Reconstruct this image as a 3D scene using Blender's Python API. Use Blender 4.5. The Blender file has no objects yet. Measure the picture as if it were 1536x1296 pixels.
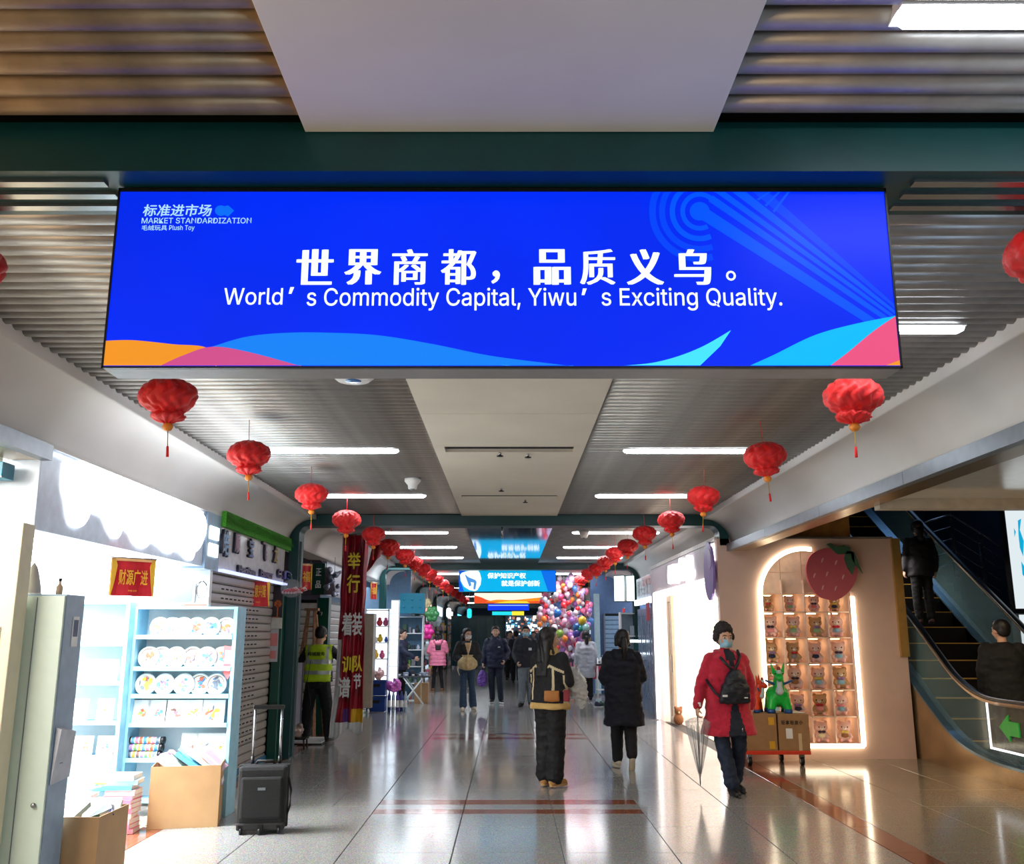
import bpy, bmesh, math, random
from mathutils import Vector, Matrix, noise, Euler
from math import sin, cos, pi, radians
random.seed(7)
SC = bpy.context.scene
COL = SC.collection
# ---------------------------------------------------------------- camera, world, exposure
FPX, CX, CY, TILT, EYE = 1380.0, 764.0, 648.0, math.atan(302 / 1380.0), 1.58
cam = bpy.data.cameras.new('camera')
camo = bpy.data.objects.new('camera', cam); COL.objects.link(camo)
camo.location = (0, 0, EYE); camo.rotation_euler = (pi / 2 + TILT, 0, 0)
cam.sensor_width = 36; cam.lens = 36 * FPX / 1536; cam.shift_x = 4 / 1536; cam.clip_end = 300; cam.clip_start = .05
SC.camera = camo
SC.view_settings.view_transform = 'Standard'; SC.view_settings.look = 'None'
SC.view_settings.gamma = 1; SC.view_settings.use_curve_mapping = False; SC.view_settings.exposure = 0.0
wd = bpy.data.worlds.new('world'); SC.world = wd; wd.use_nodes = True
wd.node_tree.nodes['Background'].inputs[0].default_value = (.55, .68, 1, 1)
wd.node_tree.nodes['Background'].inputs[1].default_value = .25
SC.cycles.max_bounces = 7; SC.cycles.diffuse_bounces = 4; SC.cycles.glossy_bounces = 4
SC.cycles.transmission_bounces = 6; SC.cycles.transparent_max_bounces = 12
SC.cycles.sample_clamp_indirect = 6; SC.cycles.caustics_reflective = False; SC.cycles.caustics_refractive = False
TUBE, SHOP1, SHOPR = 24.0, 700.0, 270.0          # lamp strengths

def area(name, loc, sx, sy, power, col=(1, 1, 1), rot=(0, 0, 0)):
    l = bpy.data.lights.new(name, 'AREA'); l.shape = 'RECTANGLE'; l.size = sx; l.size_y = sy
    l.energy = power; l.color = col
    o = bpy.data.objects.new(name, l); o.location = loc; o.rotation_euler = rot; COL.objects.link(o); return o
# ceiling panels of the lit shops and warm hall, with unseen fills added among them
area('shop_ceiling_light', (-4.4, 7.3, 2.95), 2.4, 3.2, SHOP1, (.93, .97, 1))
area('added_shelf_fill', (-3.95, 7.55, 2.7), 1.3, .3, 190, (.93, .97, 1), (radians(35), 0, 0))  # unseen lamp added to brighten the shelves
area('added_header_fill', (-2.1, 7.2, 2.9), .12, 2.8, 5, (.9, .95, 1), (0, radians(62), 0))  # added fill that brightens the header face
area('shop_ceiling_light', (4.6, 15.6, 2.7), 2.4, 4.2, SHOPR, (1, .95, .9))
area('hall_ceiling_light', (4.7, 9.2, 2.6), 2.2, 2.2, 45, (1, .74, .45))
area('hall_ceiling_light', (6.5, 5.5, 2.6), 2.2, 2.2, 50, (1, .7, .4))
area('shop_ceiling_light', (-4.3, 22.5, 2.7), 1.6, 4, 120, (.85, .93, 1))
area('shop_ceiling_light', (4.3, 23.5, 2.7), 1.6, 4, 90, (.9, .93, 1))
area('shop_ceiling_light', (-3.9, 18.6, 2.7), .8, 2.4, 90, (.85, .93, 1))
area('added_warm_fill', (-4.2, 1.2, 1.6), 2.2, 2.0, 80, (1, .68, .38), (0, radians(-90), 0))  # no window here: warm fill added for the left slats
area('added_pillar_fill', (-3.7, 4.3, 2.6), 1.2, 1.6, 110, (1, .95, .85), (radians(25), 0, 0))  # added lamp, tilted to light the pillar and cabinet door
area('added_cool_fill', (4.2, .8, 1.6), 2.2, 2.0, 70, (.55, .75, 1), (0, radians(90), 0))  # no window here: cool fill added for the right side
area('added_stall_fill', (1.5, 22.9, 3.05), 1.4, 1.2, 45, (1, .93, .97))  # unseen lamp added over the balloons to brighten them
area('added_stall_fill', (-2.3, 21.0, 3.05), 1.0, 1.6, 40, (.8, .92, 1))  # added fill for the left stall
area('added_stall_fill', (-2.2, 25.0, 3.05), 1.2, 2, 50, (.9, .94, 1))  # added fill that brightens the people farther along the left
area('entrance_ceiling_light', (0, -2.5, 2.9), 3, 1.5, 60, (1, .95, .9))
area('escalator_hall_light', (7.5, 17, 6.2), 2.5, 2.5, 22, (.35, .6, 1))

# ---------------------------------------------------------------- helpers
def W(px, py, X=None, Y=None, Z=None):
    "point of the photographed place seen at a pixel, given one known coordinate"
    v = (CY - py) / FPX; c, s = cos(TILT), sin(TILT)
    d = Vector(((px - CX) / FPX, c - s * v, s + c * v))
    t = (Z - EYE) / d.z if Z is not None else (Y / d.y if Y is not None else X / d.x)
    return Vector((0, 0, EYE)) + d * t

def lin(c):
    return tuple((x / 12.92 if x <= .04045 else ((x + .055) / 1.055) ** 2.4) for x in (k / 255 for k in c))
_M = {}
def mat(name, col, rough=.6, metal=0, var=.06, scale=12, bump=0, spec=None, coat=0, trans=0, alpha=1, sheen=0):
    if name in _M: return _M[name]
    m = bpy.data.materials.new(name); m.use_nodes = True; nt = m.node_tree; b = nt.nodes['Principled BSDF']
    L = lin(col)
    b.inputs['Roughness'].default_value = rough; b.inputs['Metallic'].default_value = metal
    if spec is not None: b.inputs['Specular IOR Level'].default_value = spec
    if coat: b.inputs['Coat Weight'].default_value = coat; b.inputs['Coat Roughness'].default_value = .08
    if trans: b.inputs['Transmission Weight'].default_value = trans
    if alpha < 1: b.inputs['Alpha'].default_value = alpha
    if sheen: b.inputs['Sheen Weight'].default_value = sheen
    tc = nt.nodes.new('ShaderNodeTexCoord'); n = nt.nodes.new('ShaderNodeTexNoise')
    n.inputs['Scale'].default_value = scale; n.inputs['Detail'].default_value = 4
    nt.links.new(tc.outputs['Object'], n.inputs['Vector'])
    r = nt.nodes.new('ShaderNodeValToRGB')
    r.color_ramp.elements[0].position = .3; r.color_ramp.elements[1].position = .7
    r.color_ramp.elements[0].color = tuple(max(0, x * (1 - var * 2)) for x in L) + (1,)
    r.color_ramp.elements[1].color = tuple(min(1, x * (1 + var)) for x in L) + (1,)
    nt.links.new(n.outputs['Fac'], r.inputs['Fac']); nt.links.new(r.outputs[0], b.inputs['Base Color'])
    if bump:
        bp = nt.nodes.new('ShaderNodeBump'); bp.inputs['Strength'].default_value = bump; bp.inputs['Distance'].default_value = .02
        nt.links.new(n.outputs['Fac'], bp.inputs['Height']); nt.links.new(bp.outputs[0], b.inputs['Normal'])
    _M[name] = m; return m

def emit(name, col, st=1.0, var=0.0, scale=1.5):
    if name in _M: return _M[name]
    m = bpy.data.materials.new(name); m.use_nodes = True; nt = m.node_tree; b = nt.nodes['Principled BSDF']
    L = lin(col)
    b.inputs['Base Color'].default_value = tuple(x * .12 for x in L) + (1,); b.inputs['Roughness'].default_value = .35; b.inputs['Specular IOR Level'].default_value = .15
    b.inputs['Emission Color'].default_value = L + (1,); b.inputs['Emission Strength'].default_value = st
    if var:
        tc = nt.nodes.new('ShaderNodeTexCoord'); n = nt.nodes.new('ShaderNodeTexNoise'); n.inputs['Scale'].default_value = scale
        nt.links.new(tc.outputs['Object'], n.inputs['Vector'])
        mr = nt.nodes.new('ShaderNodeMapRange'); mr.inputs['To Min'].default_value = st * (1 - var); mr.inputs['To Max'].default_value = st * (1 + var)
        nt.links.new(n.outputs['Fac'], mr.inputs['Value']); nt.links.new(mr.outputs[0], b.inputs['Emission Strength'])
    _M[name] = m; return m

class MB:
    def __init__(s): s.v = []; s.f = []; s.m = []; s.s = []
    def add(s, vs, fs, mi=0, sm=False):
        o = len(s.v); s.v += [tuple(x) for x in vs]
        for f in fs: s.f.append([o + i for i in f]); s.m.append(mi); s.s.append(sm)
        return s
    def box(s, x0, x1, y0, y1, z0, z1, mi=0):
        return s.add([(x0,y0,z0),(x1,y0,z0),(x1,y1,z0),(x0,y1,z0),(x0,y0,z1),(x1,y0,z1),(x1,y1,z1),(x0,y1,z1)],
                     [(0,3,2,1),(4,5,6,7),(0,1,5,4),(1,2,6,5),(2,3,7,6),(3,0,4,7)], mi)
    def obox(s, M, sx, sy, sz, mi=0):
        a = MB().box(-sx/2, sx/2, -sy/2, sy/2, -sz/2, sz/2)
        return s.add([M @ Vector(v) for v in a.v], a.f, mi)
    def loft(s, rings, mi=0, sm=True, cap=True):
        n = len(rings[0]); vs = [p for r in rings for p in r]; fs = []
        for i in range(len(rings) - 1):
            for j in range(n):
                a = i*n + j; b = i*n + (j+1) % n; fs.append((a, b, b+n, a+n))
        if cap: fs += [tuple(range(n))[::-1], tuple(range((len(rings)-1)*n, len(rings)*n))]
        return s.add(vs, fs, mi, sm)
    def cyl(s, p0, p1, r0, r1=None, n=10, mi=0, sm=True, cap=True):
        p0 = Vector(p0); p1 = Vector(p1); r1 = r0 if r1 is None else r1
        q = (p1 - p0).to_track_quat('Z', 'Y')
        R = [[(p + q @ Vector((cos(2*pi*k/n)*r, sin(2*pi*k/n)*r, 0))) for k in range(n)] for p, r in ((p0, r0), (p1, r1))]
        return s.loft(R, mi, sm, cap)
    def tube(s, pts, r, n=8, mi=0, sm=True, cap=True):
        pts = [Vector(p) for p in pts]; R = []
        for i, p in enumerate(pts):
            d = pts[min(i+1, len(pts)-1)] - pts[max(i-1, 0)]
            q = d.to_track_quat('Z', 'Y'); rr = r[i] if isinstance(r, (list, tuple)) else r
            R.append([p + q @ Vector((cos(2*pi*k/n)*rr, sin(2*pi*k/n)*rr, 0)) for k in range(n)])
        return s.loft(R, mi, sm, cap)
    def ball(s, c, r, n=12, m=8, mi=0, R=None):
        c = Vector(c); r = (r, r, r) if isinstance(r, (int, float)) else r; vs = []; fs = []
        for i in range(1, m):
            for j in range(n):
                a = pi*i/m; b = 2*pi*j/n
                vs.append(Vector((sin(a)*cos(b)*r[0], sin(a)*sin(b)*r[1], cos(a)*r[2])))
        vs += [Vector((0,0,r[2])), Vector((0,0,-r[2]))]; T, B = len(vs)-2, len(vs)-1
        for i in range(m-2):
            for j in range(n):
                a = i*n+j; b = i*n+(j+1) % n; fs.append((a, a+n, b+n, b))
        for j in range(n): fs.append((T, j, (j+1) % n)); fs.append((B, (m-2)*n+(j+1) % n, (m-2)*n+j))
        if R: vs = [R @ v for v in vs]
        return s.add([c + v for v in vs], fs, mi, True)
    def cap(s, p0, r0, p1, r1, n=10, mi=0):
        "tapered capsule"
        p0 = Vector(p0); p1 = Vector(p1); d = p1 - p0
        q = d.to_track_quat('Z', 'Y'); R = []
        for a in (-80, -50, -20, 0): R.append((p0 + q @ Vector((0,0,sin(radians(a))*r0)), r0*cos(radians(a))))
        for a in (0, 20, 50, 80): R.append((p1 + q @ Vector((0,0,sin(radians(a))*r1)), r1*cos(radians(a))))
        return s.loft([[c + q @ Vector((cos(2*pi*k/n)*r, sin(2*pi*k/n)*r, 0)) for k in range(n)] for c, r in R], mi)
    def lathe(s, prof, n=16, c=(0,0,0), mi=0, sm=True, cap=True):
        return s.loft([[(c[0]+r*cos(2*pi*k/n), c[1]+r*sin(2*pi*k/n), c[2]+z) for k in range(n)] for r, z in prof], mi, sm, cap)
    def prism(s, poly, ax, d0, d1, mi=0):
        "2D outline extruded along axis ax ('x','y','z')"
        def P(a, b, d): return {'x': (d, a, b), 'y': (a, d, b), 'z': (a, b, d)}[ax]
        n = len(poly); vs = [P(a, b, d0) for a, b in poly] + [P(a, b, d1) for a, b in poly]
        return s.add(vs, [tuple(range(n)), tuple(range(2*n-1, n-1, -1))] + [(i, i+n, (i+1) % n+n, (i+1) % n) for i in range(n)], mi)
    def build(s, name, mats, parent=None, bevel=0, loc=None, fix=True):
        me = bpy.data.meshes.new(name); me.from_pydata(s.v, [], s.f)
        for m in (mats if isinstance(mats, (list, tuple)) else [mats]): me.materials.append(m)
        me.polygons.foreach_set('material_index', s.m); me.polygons.foreach_set('use_smooth', s.s)
        if fix:
            b = bmesh.new(); b.from_mesh(me); bmesh.ops.recalc_face_normals(b, faces=b.faces); b.to_mesh(me); b.free()
        me.update(); o = bpy.data.objects.new(name, me); COL.objects.link(o)
        if parent: o.parent = parent
        if loc is not None: o.location = loc
        if bevel:
            bm_ = o.modifiers.new('bevel', 'BEVEL'); bm_.width = bevel; bm_.segments = 2; bm_.limit_method = 'ANGLE'
        return o

def tag(o, label, cat, group=None, kind=None):
    o['label'] = label; o['category'] = cat
    if group: o['group'] = group
    if kind: o['kind'] = kind
    return o
def thing(name, label, cat, loc=(0,0,0), rz=0, group=None):
    o = bpy.data.objects.new(name, None); COL.objects.link(o); o.location = loc; o.rotation_euler = (0, 0, rz)
    o.empty_display_size = .1
    return tag(o, label, cat, group)
def part(o, label): o['label'] = label; return o
def struct(o, label=None):
    o['kind'] = 'structure'
    if label: o['label'] = label; o['category'] = 'building'
    return o
def dup(o, parent=None, label=None, loc=None, rz=None, kids=True):
    c = o.copy(); COL.objects.link(c)
    if parent: c.parent = parent
    if label: c['label'] = label
    if loc is not None: c.location = loc
    if rz is not None: c.rotation_euler = (0, 0, rz)
    if kids:
        for ch in list(o.children): dup(ch, c)
    return c
def share(o, mats):
    "own copy of the mesh with other materials"
    o.data = o.data.copy()
    for i, m in enumerate(mats): o.data.materials[i] = m
    return o
TMP = bpy.data.scenes.new('tmp'); TVL = TMP.view_layers[0]
def evaluated(o):
    'mesh of an object with its modifiers applied, worked out in a small side scene'
    TMP.collection.objects.link(o); TVL.update(); dg = TVL.depsgraph; me = bpy.data.meshes.new_from_object(o.evaluated_get(dg)); TMP.collection.objects.unlink(o); return me
_T = {}
try: FONT = bpy.data.fonts.load(bpy.utils.system_resource('DATAFILES', path='fonts') + '/Inter.woff2')
except Exception: FONT = None
def text_mesh(s, size, bold=0.0, ext=0.0, spacing=1.0, shear=0.0, align='CENTER', res=3):
    k = (s, size, bold, ext, spacing, shear, align)
    if k in _T: return _T[k]
    cu = bpy.data.curves.new('lettering', 'FONT'); cu.body = s
    if FONT and all(ord(q) < 256 or q == '’' for q in s): cu.font = FONT
    cu.size = size; cjk = any(ord(q) > 0x2000 and q != '’' for q in s); cu.offset = 0 if cjk else bold * size; cu.extrude = ext
    cu.space_character = spacing; cu.shear = shear; cu.align_x = align; cu.align_y = 'CENTER'; cu.resolution_u = res
    o = bpy.data.objects.new('lettering', cu); me = evaluated(o)
    bpy.data.objects.remove(o); bpy.data.curves.remove(cu)
    if cjk and bold:
        bb = bmesh.new(); bb.from_mesh(me); src = list(bb.verts)+list(bb.edges)+list(bb.faces); t = bold * size
        for i, (dx, dy) in enumerate(((t, 0), (-t, 0), (0, t*.7), (0, -t*.7), (t*.6, t*.5), (-t*.6, -t*.5))):
            for v in bmesh.ops.duplicate(bb, geom=src)['geom']:
                if isinstance(v, bmesh.types.BMVert): v.co.x += dx; v.co.y += dy; v.co.z += .0008*size*(i+1)
        bb.to_mesh(me); bb.free()
    _T[k] = me; return me
FACE_CAM, FACE_PX, FACE_MX = (pi/2, 0, 0), (pi/2, 0, pi/2), (pi/2, 0, -pi/2)   # text facing -Y, +X, -X
def text(s, size, m, parent, loc, rot=FACE_CAM, name='lettering', width=None, height=None, **kw):
    me = text_mesh(s, size, **kw).copy(); me.materials.clear(); me.materials.append(m)
    o = bpy.data.objects.new(name, me); COL.objects.link(o); o.parent = parent; o.location = loc; o.rotation_euler = rot
    xs = [v.co.x for v in me.vertices]; ys = [v.co.y for v in me.vertices]
    if xs and (width or height):
        sx = width / (max(xs)-min(xs)) if width else 1; sy = height / (max(ys)-min(ys)) if height else (sx if width else 1)
        mx, my = (max(xs)+min(xs))/2, (max(ys)+min(ys))/2
        if not width: sx = sy
        for v in me.vertices: v.co.x = (v.co.x-mx)*sx; v.co.y = (v.co.y-my)*sy
    return o
ORD = ['nearest', 'second', 'third', 'fourth', 'fifth', 'sixth', 'seventh', 'eighth', 'ninth', 'tenth', 'eleventh', 'twelfth', 'thirteenth',
       'fourteenth', 'fifteenth', 'sixteenth', 'seventeenth', 'eighteenth', 'nineteenth', 'twentieth']
def fuse(name, mb, m, voxel, parent, it=2, wr=0, wsc=8, paint=None, loc=None, dec=None):
    "overlapping volumes grown together into one continuous surface"
    o = mb.build(name, m); COL.objects.unlink(o)
    r = o.modifiers.new('r', 'REMESH'); r.mode = 'VOXEL'; r.voxel_size = voxel; r.use_smooth_shade = True
    if it: q = o.modifiers.new('s', 'SMOOTH'); q.factor = .5; q.iterations = it
    if dec: q = o.modifiers.new('d', 'DECIMATE'); q.ratio = dec
    me = evaluated(o); old = o.data; o.modifiers.clear(); o.data = me; bpy.data.meshes.remove(old); COL.objects.link(o)
    if parent: o.parent = parent
    me.materials.clear()
    for x in (m if isinstance(m, (list, tuple)) else [m]): me.materials.append(x)
    if wr:
        nv = len(me.vertices); co = [0.0]*(nv*3); no = [0.0]*(nv*3)
        me.vertices.foreach_get('co', co); me.vertices.foreach_get('normal', no); f = noise.noise
        for i in range(0, nv*3, 3):
            x, y, z = co[i], co[i+1], co[i+2]
            k = wr * (f((x*wsc, y*wsc, z*wsc*1.6)) + .5 * f((x*wsc*2.3, y*wsc*2.3, z*wsc*3 + 5)))
            co[i] += no[i]*k; co[i+1] += no[i+1]*k; co[i+2] += no[i+2]*k
        me.vertices.foreach_set('co', co)
    for p in me.polygons:
        p.use_smooth = True; p.material_index = paint(p.center) if paint else 0
    me.update()
    if loc is not None: o.location = loc
    return o
# ---------------------------------------------------------------- structure materials
def granite(name, c0, c1, rough=.1):
    m = mat(name, c0, rough, 0, .03, 3); nt = m.node_tree; b = nt.nodes['Principled BSDF']
    g = nt.nodes.new('ShaderNodeNewGeometry'); v = nt.nodes.new('ShaderNodeTexVoronoi'); v.inputs['Scale'].default_value = 55
    n = nt.nodes.new('ShaderNodeTexNoise'); n.inputs['Scale'].default_value = 90; n.inputs['Detail'].default_value = 5
    n2 = nt.nodes.new('ShaderNodeTexNoise'); n2.inputs['Scale'].default_value = 1.3; n2.inputs['Detail'].default_value = 5
    for q in (v, n, n2): nt.links.new(g.outputs['Position'], q.inputs['Vector'])
    r = nt.nodes.new('ShaderNodeValToRGB'); r.color_ramp.elements[0].position = .36; r.color_ramp.elements[1].position = .62
    r.color_ramp.elements[0].color = lin(c1) + (1,); r.color_ramp.elements[1].color = lin(c0) + (1,)
    nt.links.new(n.outputs['Fac'], r.inputs['Fac'])
    mx = nt.nodes.new('ShaderNodeMix'); mx.data_type = 'RGBA'; mx.blend_type = 'MULTIPLY'; mx.inputs['Factor'].default_value = .3
    nt.links.new(r.outputs[0], mx.inputs['A']); nt.links.new(v.outputs['Color'], mx.inputs['B'])
    nt.links.new(mx.outputs['Result'], b.inputs['Base Color'])
    mr = nt.nodes.new('ShaderNodeMapRange'); mr.inputs['To Min'].default_value = rough * .6; mr.inputs['To Max'].default_value = rough * 1.5
    nt.links.new(n2.outputs['Fac'], mr.inputs['Value']); nt.links.new(mr.outputs[0], b.inputs['Roughness'])
    b.inputs['Specular IOR Level'].default_value = .8
    return m
GRAN = granite('grey_granite', (184, 182, 178), (132, 130, 128), .13)
GRAN2 = granite('light_granite', (172, 160, 142), (126, 116, 100), .13)
BROWN = granite('brown_granite', (170, 104, 76), (118, 66, 48), .1)
CREAMT = granite('cream_granite', (222, 212, 196), (190, 180, 164), .12)
GROUT = mat('grout', (70, 66, 62), .7)
WHITEB = mat('white_board', (218, 212, 198), .55, var=.04, scale=1.5)
WHITEC = mat('white_plaster', (214, 212, 210), .5, var=.02, scale=2)
GREYM = mat('grey_metal_trim', (128, 134, 142), .35, .5)
GREEN = mat('dark_green_enamel', (0, 58, 58), .38, .0, .08, 5)
GREENG = mat('green_cladding', (0, 70, 56), .28, 0, .1, 3)
ALU = mat('brushed_aluminium_slat', (168, 166, 164), .42, .55, .12, 6)
ALUW = mat('warm_lit_aluminium_slat', (184, 150, 108), .42, .5, .2, 5)  # warm light on the near left slats put into their colour
DARK = mat('dark_plenum', (26, 25, 25), .9)
CREAM = mat('cream_wall', (226, 214, 186), .55, var=.03)
PINK = mat('pink_shop_wall', (226, 192, 176), .5, var=.03, scale=3)
PINKW = mat('pale_mauve_fascia', (206, 192, 200), .45, var=.03)
WHITE = mat('white_paint', (236, 238, 240), .4, var=.02)
BLACKM = mat('black_metal', (18, 18, 20), .35, .3)
STEEL = mat('brushed_steel', (170, 172, 176), .22, .95)
BRASS = mat('bronze_steel_cladding', (176, 150, 112), .24, .8, .1, 3)
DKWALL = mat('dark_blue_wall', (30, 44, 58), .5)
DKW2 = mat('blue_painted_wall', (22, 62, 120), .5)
LAMPW = emit('tube_light', (240, 248, 255), TUBE)
WOODP = mat('varnished_wood_panel', (214, 150, 70), .35, var=.2, scale=4)

# ---------------------------------------------------------------- floor: slab, tiles laid one by one
floor = struct(MB().box(-7, 9.6, -4, 62, -.12, -.011).build('floor', GROUT))
_tile = {}
def tile(x0, x1, y0, y1, m):
    w, d = round(x1-x0-.006, 3), round(y1-y0-.004, 3); k = (w, d, m.name)
    cx, cy = (x0+x1)/2, (y0+y1)/2
    if k in _tile:
        o = dup(_tile[k]); o.parent = floor; o.location = (cx, cy, 0); return
    b = MB(); e = .0025
    rings = [[(-w/2,-d/2,-.012),(w/2,-d/2,-.012),(w/2,d/2,-.012),(-w/2,d/2,-.012)], [(-w/2,-d/2,-e),(w/2,-d/2,-e),(w/2,d/2,-e),(-w/2,d/2,-e)],
             [(-w/2+e,-d/2+e,0),(w/2-e,-d/2+e,0),(w/2-e,d/2-e,0),(-w/2+e,d/2-e,0)]]
    b.loft(rings, 0, False)
    _tile[k] = b.build('tile', m, floor, loc=(cx, cy, 0))
XL = [-1.234 + .8145*k for k in range(-2, 6)]          # longitudinal joints
YL = [5.43 + .93*k for k in range(0, 14)]
for j in range(len(YL)-1):
    for i in range(len(XL)-1):
        y0, y1 = YL[j], YL[j+1]
        if 2 <= i <= 4 and j == 3:
            for a, b, m in ((8.22, 8.79, GRAN), (8.79, 9.0, BROWN), (9.0, 9.25, GRAN)): tile(XL[i], XL[i+1], a, b, m)
        elif 2 <= i <= 4 and j == 4:
            for a, b, m in ((9.25, 9.5, BROWN), (9.5, 10.08, GRAN)): tile(XL[i], XL[i+1], a, b, m)
        elif 2 <= i <= 4 and j == 10:
            for a, b, m in ((y0, y0+.28, BROWN), (y0+.28, y0+.55, GRAN), (y0+.55, y0+.78, BROWN), (y0+.78, y1, GRAN)): tile(XL[i], XL[i+1], a, b, m)
        elif i == 1 and j == 4:
            tile(XL[i], XL[i+1]-.42, y0, y1, GRAN); tile(XL[i+1]-.42, XL[i+1], y0+.2, y1, GRAN); tile(XL[i+1]-.42, XL[i+1], y0, y0+.2, GRAN)
        else: tile(XL[i], XL[i+1], y0, y1, GRAN)
for j in range(len(YL)-1):                             # brown border courses, shop floors and escalator hall
    y0, y1 = YL[j], YL[j+1]
    tile(XL[0]-.2, XL[0], y0, y1, BROWN)
    tile(XL[-1], XL[-1]+.23, y0, y1, BROWN) if y0 < 12 else None
    if j < 4:
        for k in range(2): tile(XL[0]-.2-.9*(k+1), XL[0]-.2-.9*k, y0, y1, CREAMT)
    if j < 8:
        for k in range(3): tile(XL[-1]+.23+.8145*k, XL[-1]+.23+.8145*(k+1), y0, y1, GRAN2)
b = MB()                                               # the courses too far or too near to tell apart
for j in range(-10, 0):
    for i in range(-2, 8): b.box(-1.234+.8145*i+.003, -1.234+.8145*(i+1)-.003, 5.43+.93*j+.002, 5.43+.93*(j+1)-.002, -.012, 0)
for j in range(13, 60):
    for i in range(7): b.box(XL[i]+.003, XL[i+1]-.003, 5.43+.93*j+.002, 5.43+.93*(j+1)-.002, -.012, 0)
o = b.build('far_tiles', GRAN, floor); o['kind'] = 'stuff'
b = MB().box(-6.9, XL[0]-.003, 17.6, 61, -.012, 0).box(-6.9, -4.88, -4, 17.5, -.012, 0).box(-4.88, XL[0]-.21, 9.3, 17.5, -.012, -.001).box(2.84, 9.5, 17.6, 61, -.012, 0).box(5.6, 9.5, -4, 17.5, -.012, 0).box(3.08, 5.6, 12.9, 17.5, -.012, 0)
b.build('side_floor', CREAMT, floor)
part(MB().box(-.22, .02, 15.35, 15.62, 0, .004).build('floor_plate', STEEL, floor), 'small steel plate set in the floor')

# ---------------------------------------------------------------- ceiling
FR = [(2.66, 2.97), (12.45, 12.75), (21.3, 21.6), (29.5, 29.8), (36.5, 36.8), (43, 43.3), (51, 51.3)]
CZ = 3.15
ceil = struct(MB().box(-3.3, 3.3, -4, 62, 3.36, 3.5).build('ceiling', DARK))
def slat_mb(x0, x1, w=.078, h=.05):
    b = MB(); pr = [(-w/2, h), (-w/2, .022), (-w*.3, .006), (0, 0), (w*.3, .006), (w/2, .022), (w/2, h)]
    b.loft([[(x, y, z) for y, z in pr] for x in (x0, x1)], 0, True); return b
pro = {(-1, 0): slat_mb(-2.63, -.655), (1, 0): slat_mb(.655, 2.63)}
pro = {k: v.build('slat', ALU, ceil, loc=(0, -50, CZ)) for k, v in pro.items()}
proL = slat_mb(-2.63, -.655, .082, .06).build('slat', ALUW, ceil, loc=(0, 0, CZ))
used = set(); farb = MB()
def put_slat(sx, y, near=False):
    src = proL if near else pro[(sx, 0)]
    if src in used: o = dup(src); o.parent = ceil
    else: o = src; used.add(src)
    o.location = (0, y, CZ + (random.uniform(-.008, .008) if near else random.uniform(-.002, .002)))
    o.rotation_euler = (random.uniform(-.12, .12) if near else random.uniform(-.03, .03), 0, random.uniform(-.003, .003) if near else 0)
y = .45
while y < 12.42:
    if not (2.62 < y < 3.02):
        put_slat(-1, y, y < 2.66); put_slat(1, y)
    y += .1
y = -3.9
while y < 60:
    if (y < .4 or y > 12.8) and not any(a-.05 < y < b_+.05 for a, b_ in FR):
        for sx in (-1, 1):
            a = slat_mb(*((-2.63, -.655) if sx < 0 else (.655, 2.63))) if y < 21 else MB().box(*((-2.63, -.655) if sx < 0 else (.655, 2.63)), -.04, .04, 0, .05)
            farb.add([(p[0], p[1]+y, p[2]+CZ) for p in a.v], a.f, 0, y < 21)
    y += .1
o = farb.build('far_slats', ALU, ceil); o['kind'] = 'stuff'
MIRR = mat('mirror_polished_panel', (200, 212, 235), .06, .9, .02)
def cpanel(y0, y1, m=WHITEB): MB().box(-.65, .65, y0+.004, y1-.004, CZ-.012, CZ+.02).build('ceiling_panel', m, ceil, bevel=.003)
for a, c in ((-3.9, -1), (-1, 2.66), (2.97, 4.7), (4.7, 6.5), (6.5, 7.66), (8.0, 10.5), (10.78, 12.45)): cpanel(a, c)
for a, c in ((12.75, 15.6), (15.6, 18.4), (18.4, 21.3)): cpanel(a, c, MIRR)
for (a, b_), (c, d) in zip(FR[2:], FR[3:]): cpanel(b_, (b_+c)/2); cpanel((b_+c)/2, c)
VENTM = mat('grey_blue_vent', (96, 118, 136), .3, .5)
for y0, y1 in ((7.66, 8.0), (10.5, 10.78)):            # linear air slots between the boards
    MB().box(-.65, -.56, y0, y1, CZ-.012, CZ+.02).box(.56, .65, y0, y1, CZ-.012, CZ+.02).box(-.56, .56, y0, y0+.05, CZ-.012, CZ+.02).box(-.56, .56, y1-.05, y1, CZ-.012, CZ+.02).build('ceiling_panel', WHITEB, ceil)
    v = MB().box(-.56, .56, y0+.05, y1-.05, CZ+.06, CZ+.1).build('air_slot', VENTM, ceil)
    for k in range(3): MB().box(-.56, .56, y0+.08+.055*k, y0+.085+.055*k, CZ+.0, CZ+.06).build('vent_blade', STEEL, v)
# dome detectors, sensors, sprinkler
def hang(name, label, cat, px, py, dx=0):
    p = W(px, py, Z=CZ-.03); return thing(name, label, cat, (p.x, p.y, CZ))
t = hang('smoke_detector', 'white conical smoke detector on the slats left of the white panels', 'detector', 619, 722)
MB().lathe([(.0, -.11), (.045, -.11), (.05, -.07), (.085, -.03), (.085, 0), (0, 0)], 20).build('housing', WHITE, t)
MB().lathe([(0, -.125), (.02, -.125), (.025, -.11), (0, -.11)], 12).build('sensor', GREYM, t)
t = hang('smoke_detector', 'small white detector on the slats beyond the second green frame, right side', 'detector', 876, 799)
MB().lathe([(.0, -.11), (.05, -.11), (.08, -.03), (.08, 0), (0, 0)], 16).build('housing', WHITE, t)
MB().lathe([(0, -.125), (.02, -.125), (.025, -.11), (0, -.11)], 12).build('sensor', GREYM, t)
t = hang('emergency_lamp', 'flat white oval ceiling fitting just beyond the underside of the big blue sign', 'lamp', 530, 569)
MB().lathe([(0, -.04), (.1, -.04), (.13, -.015), (.13, 0), (0, 0)], 24).build('cover', WHITE, t)
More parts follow.
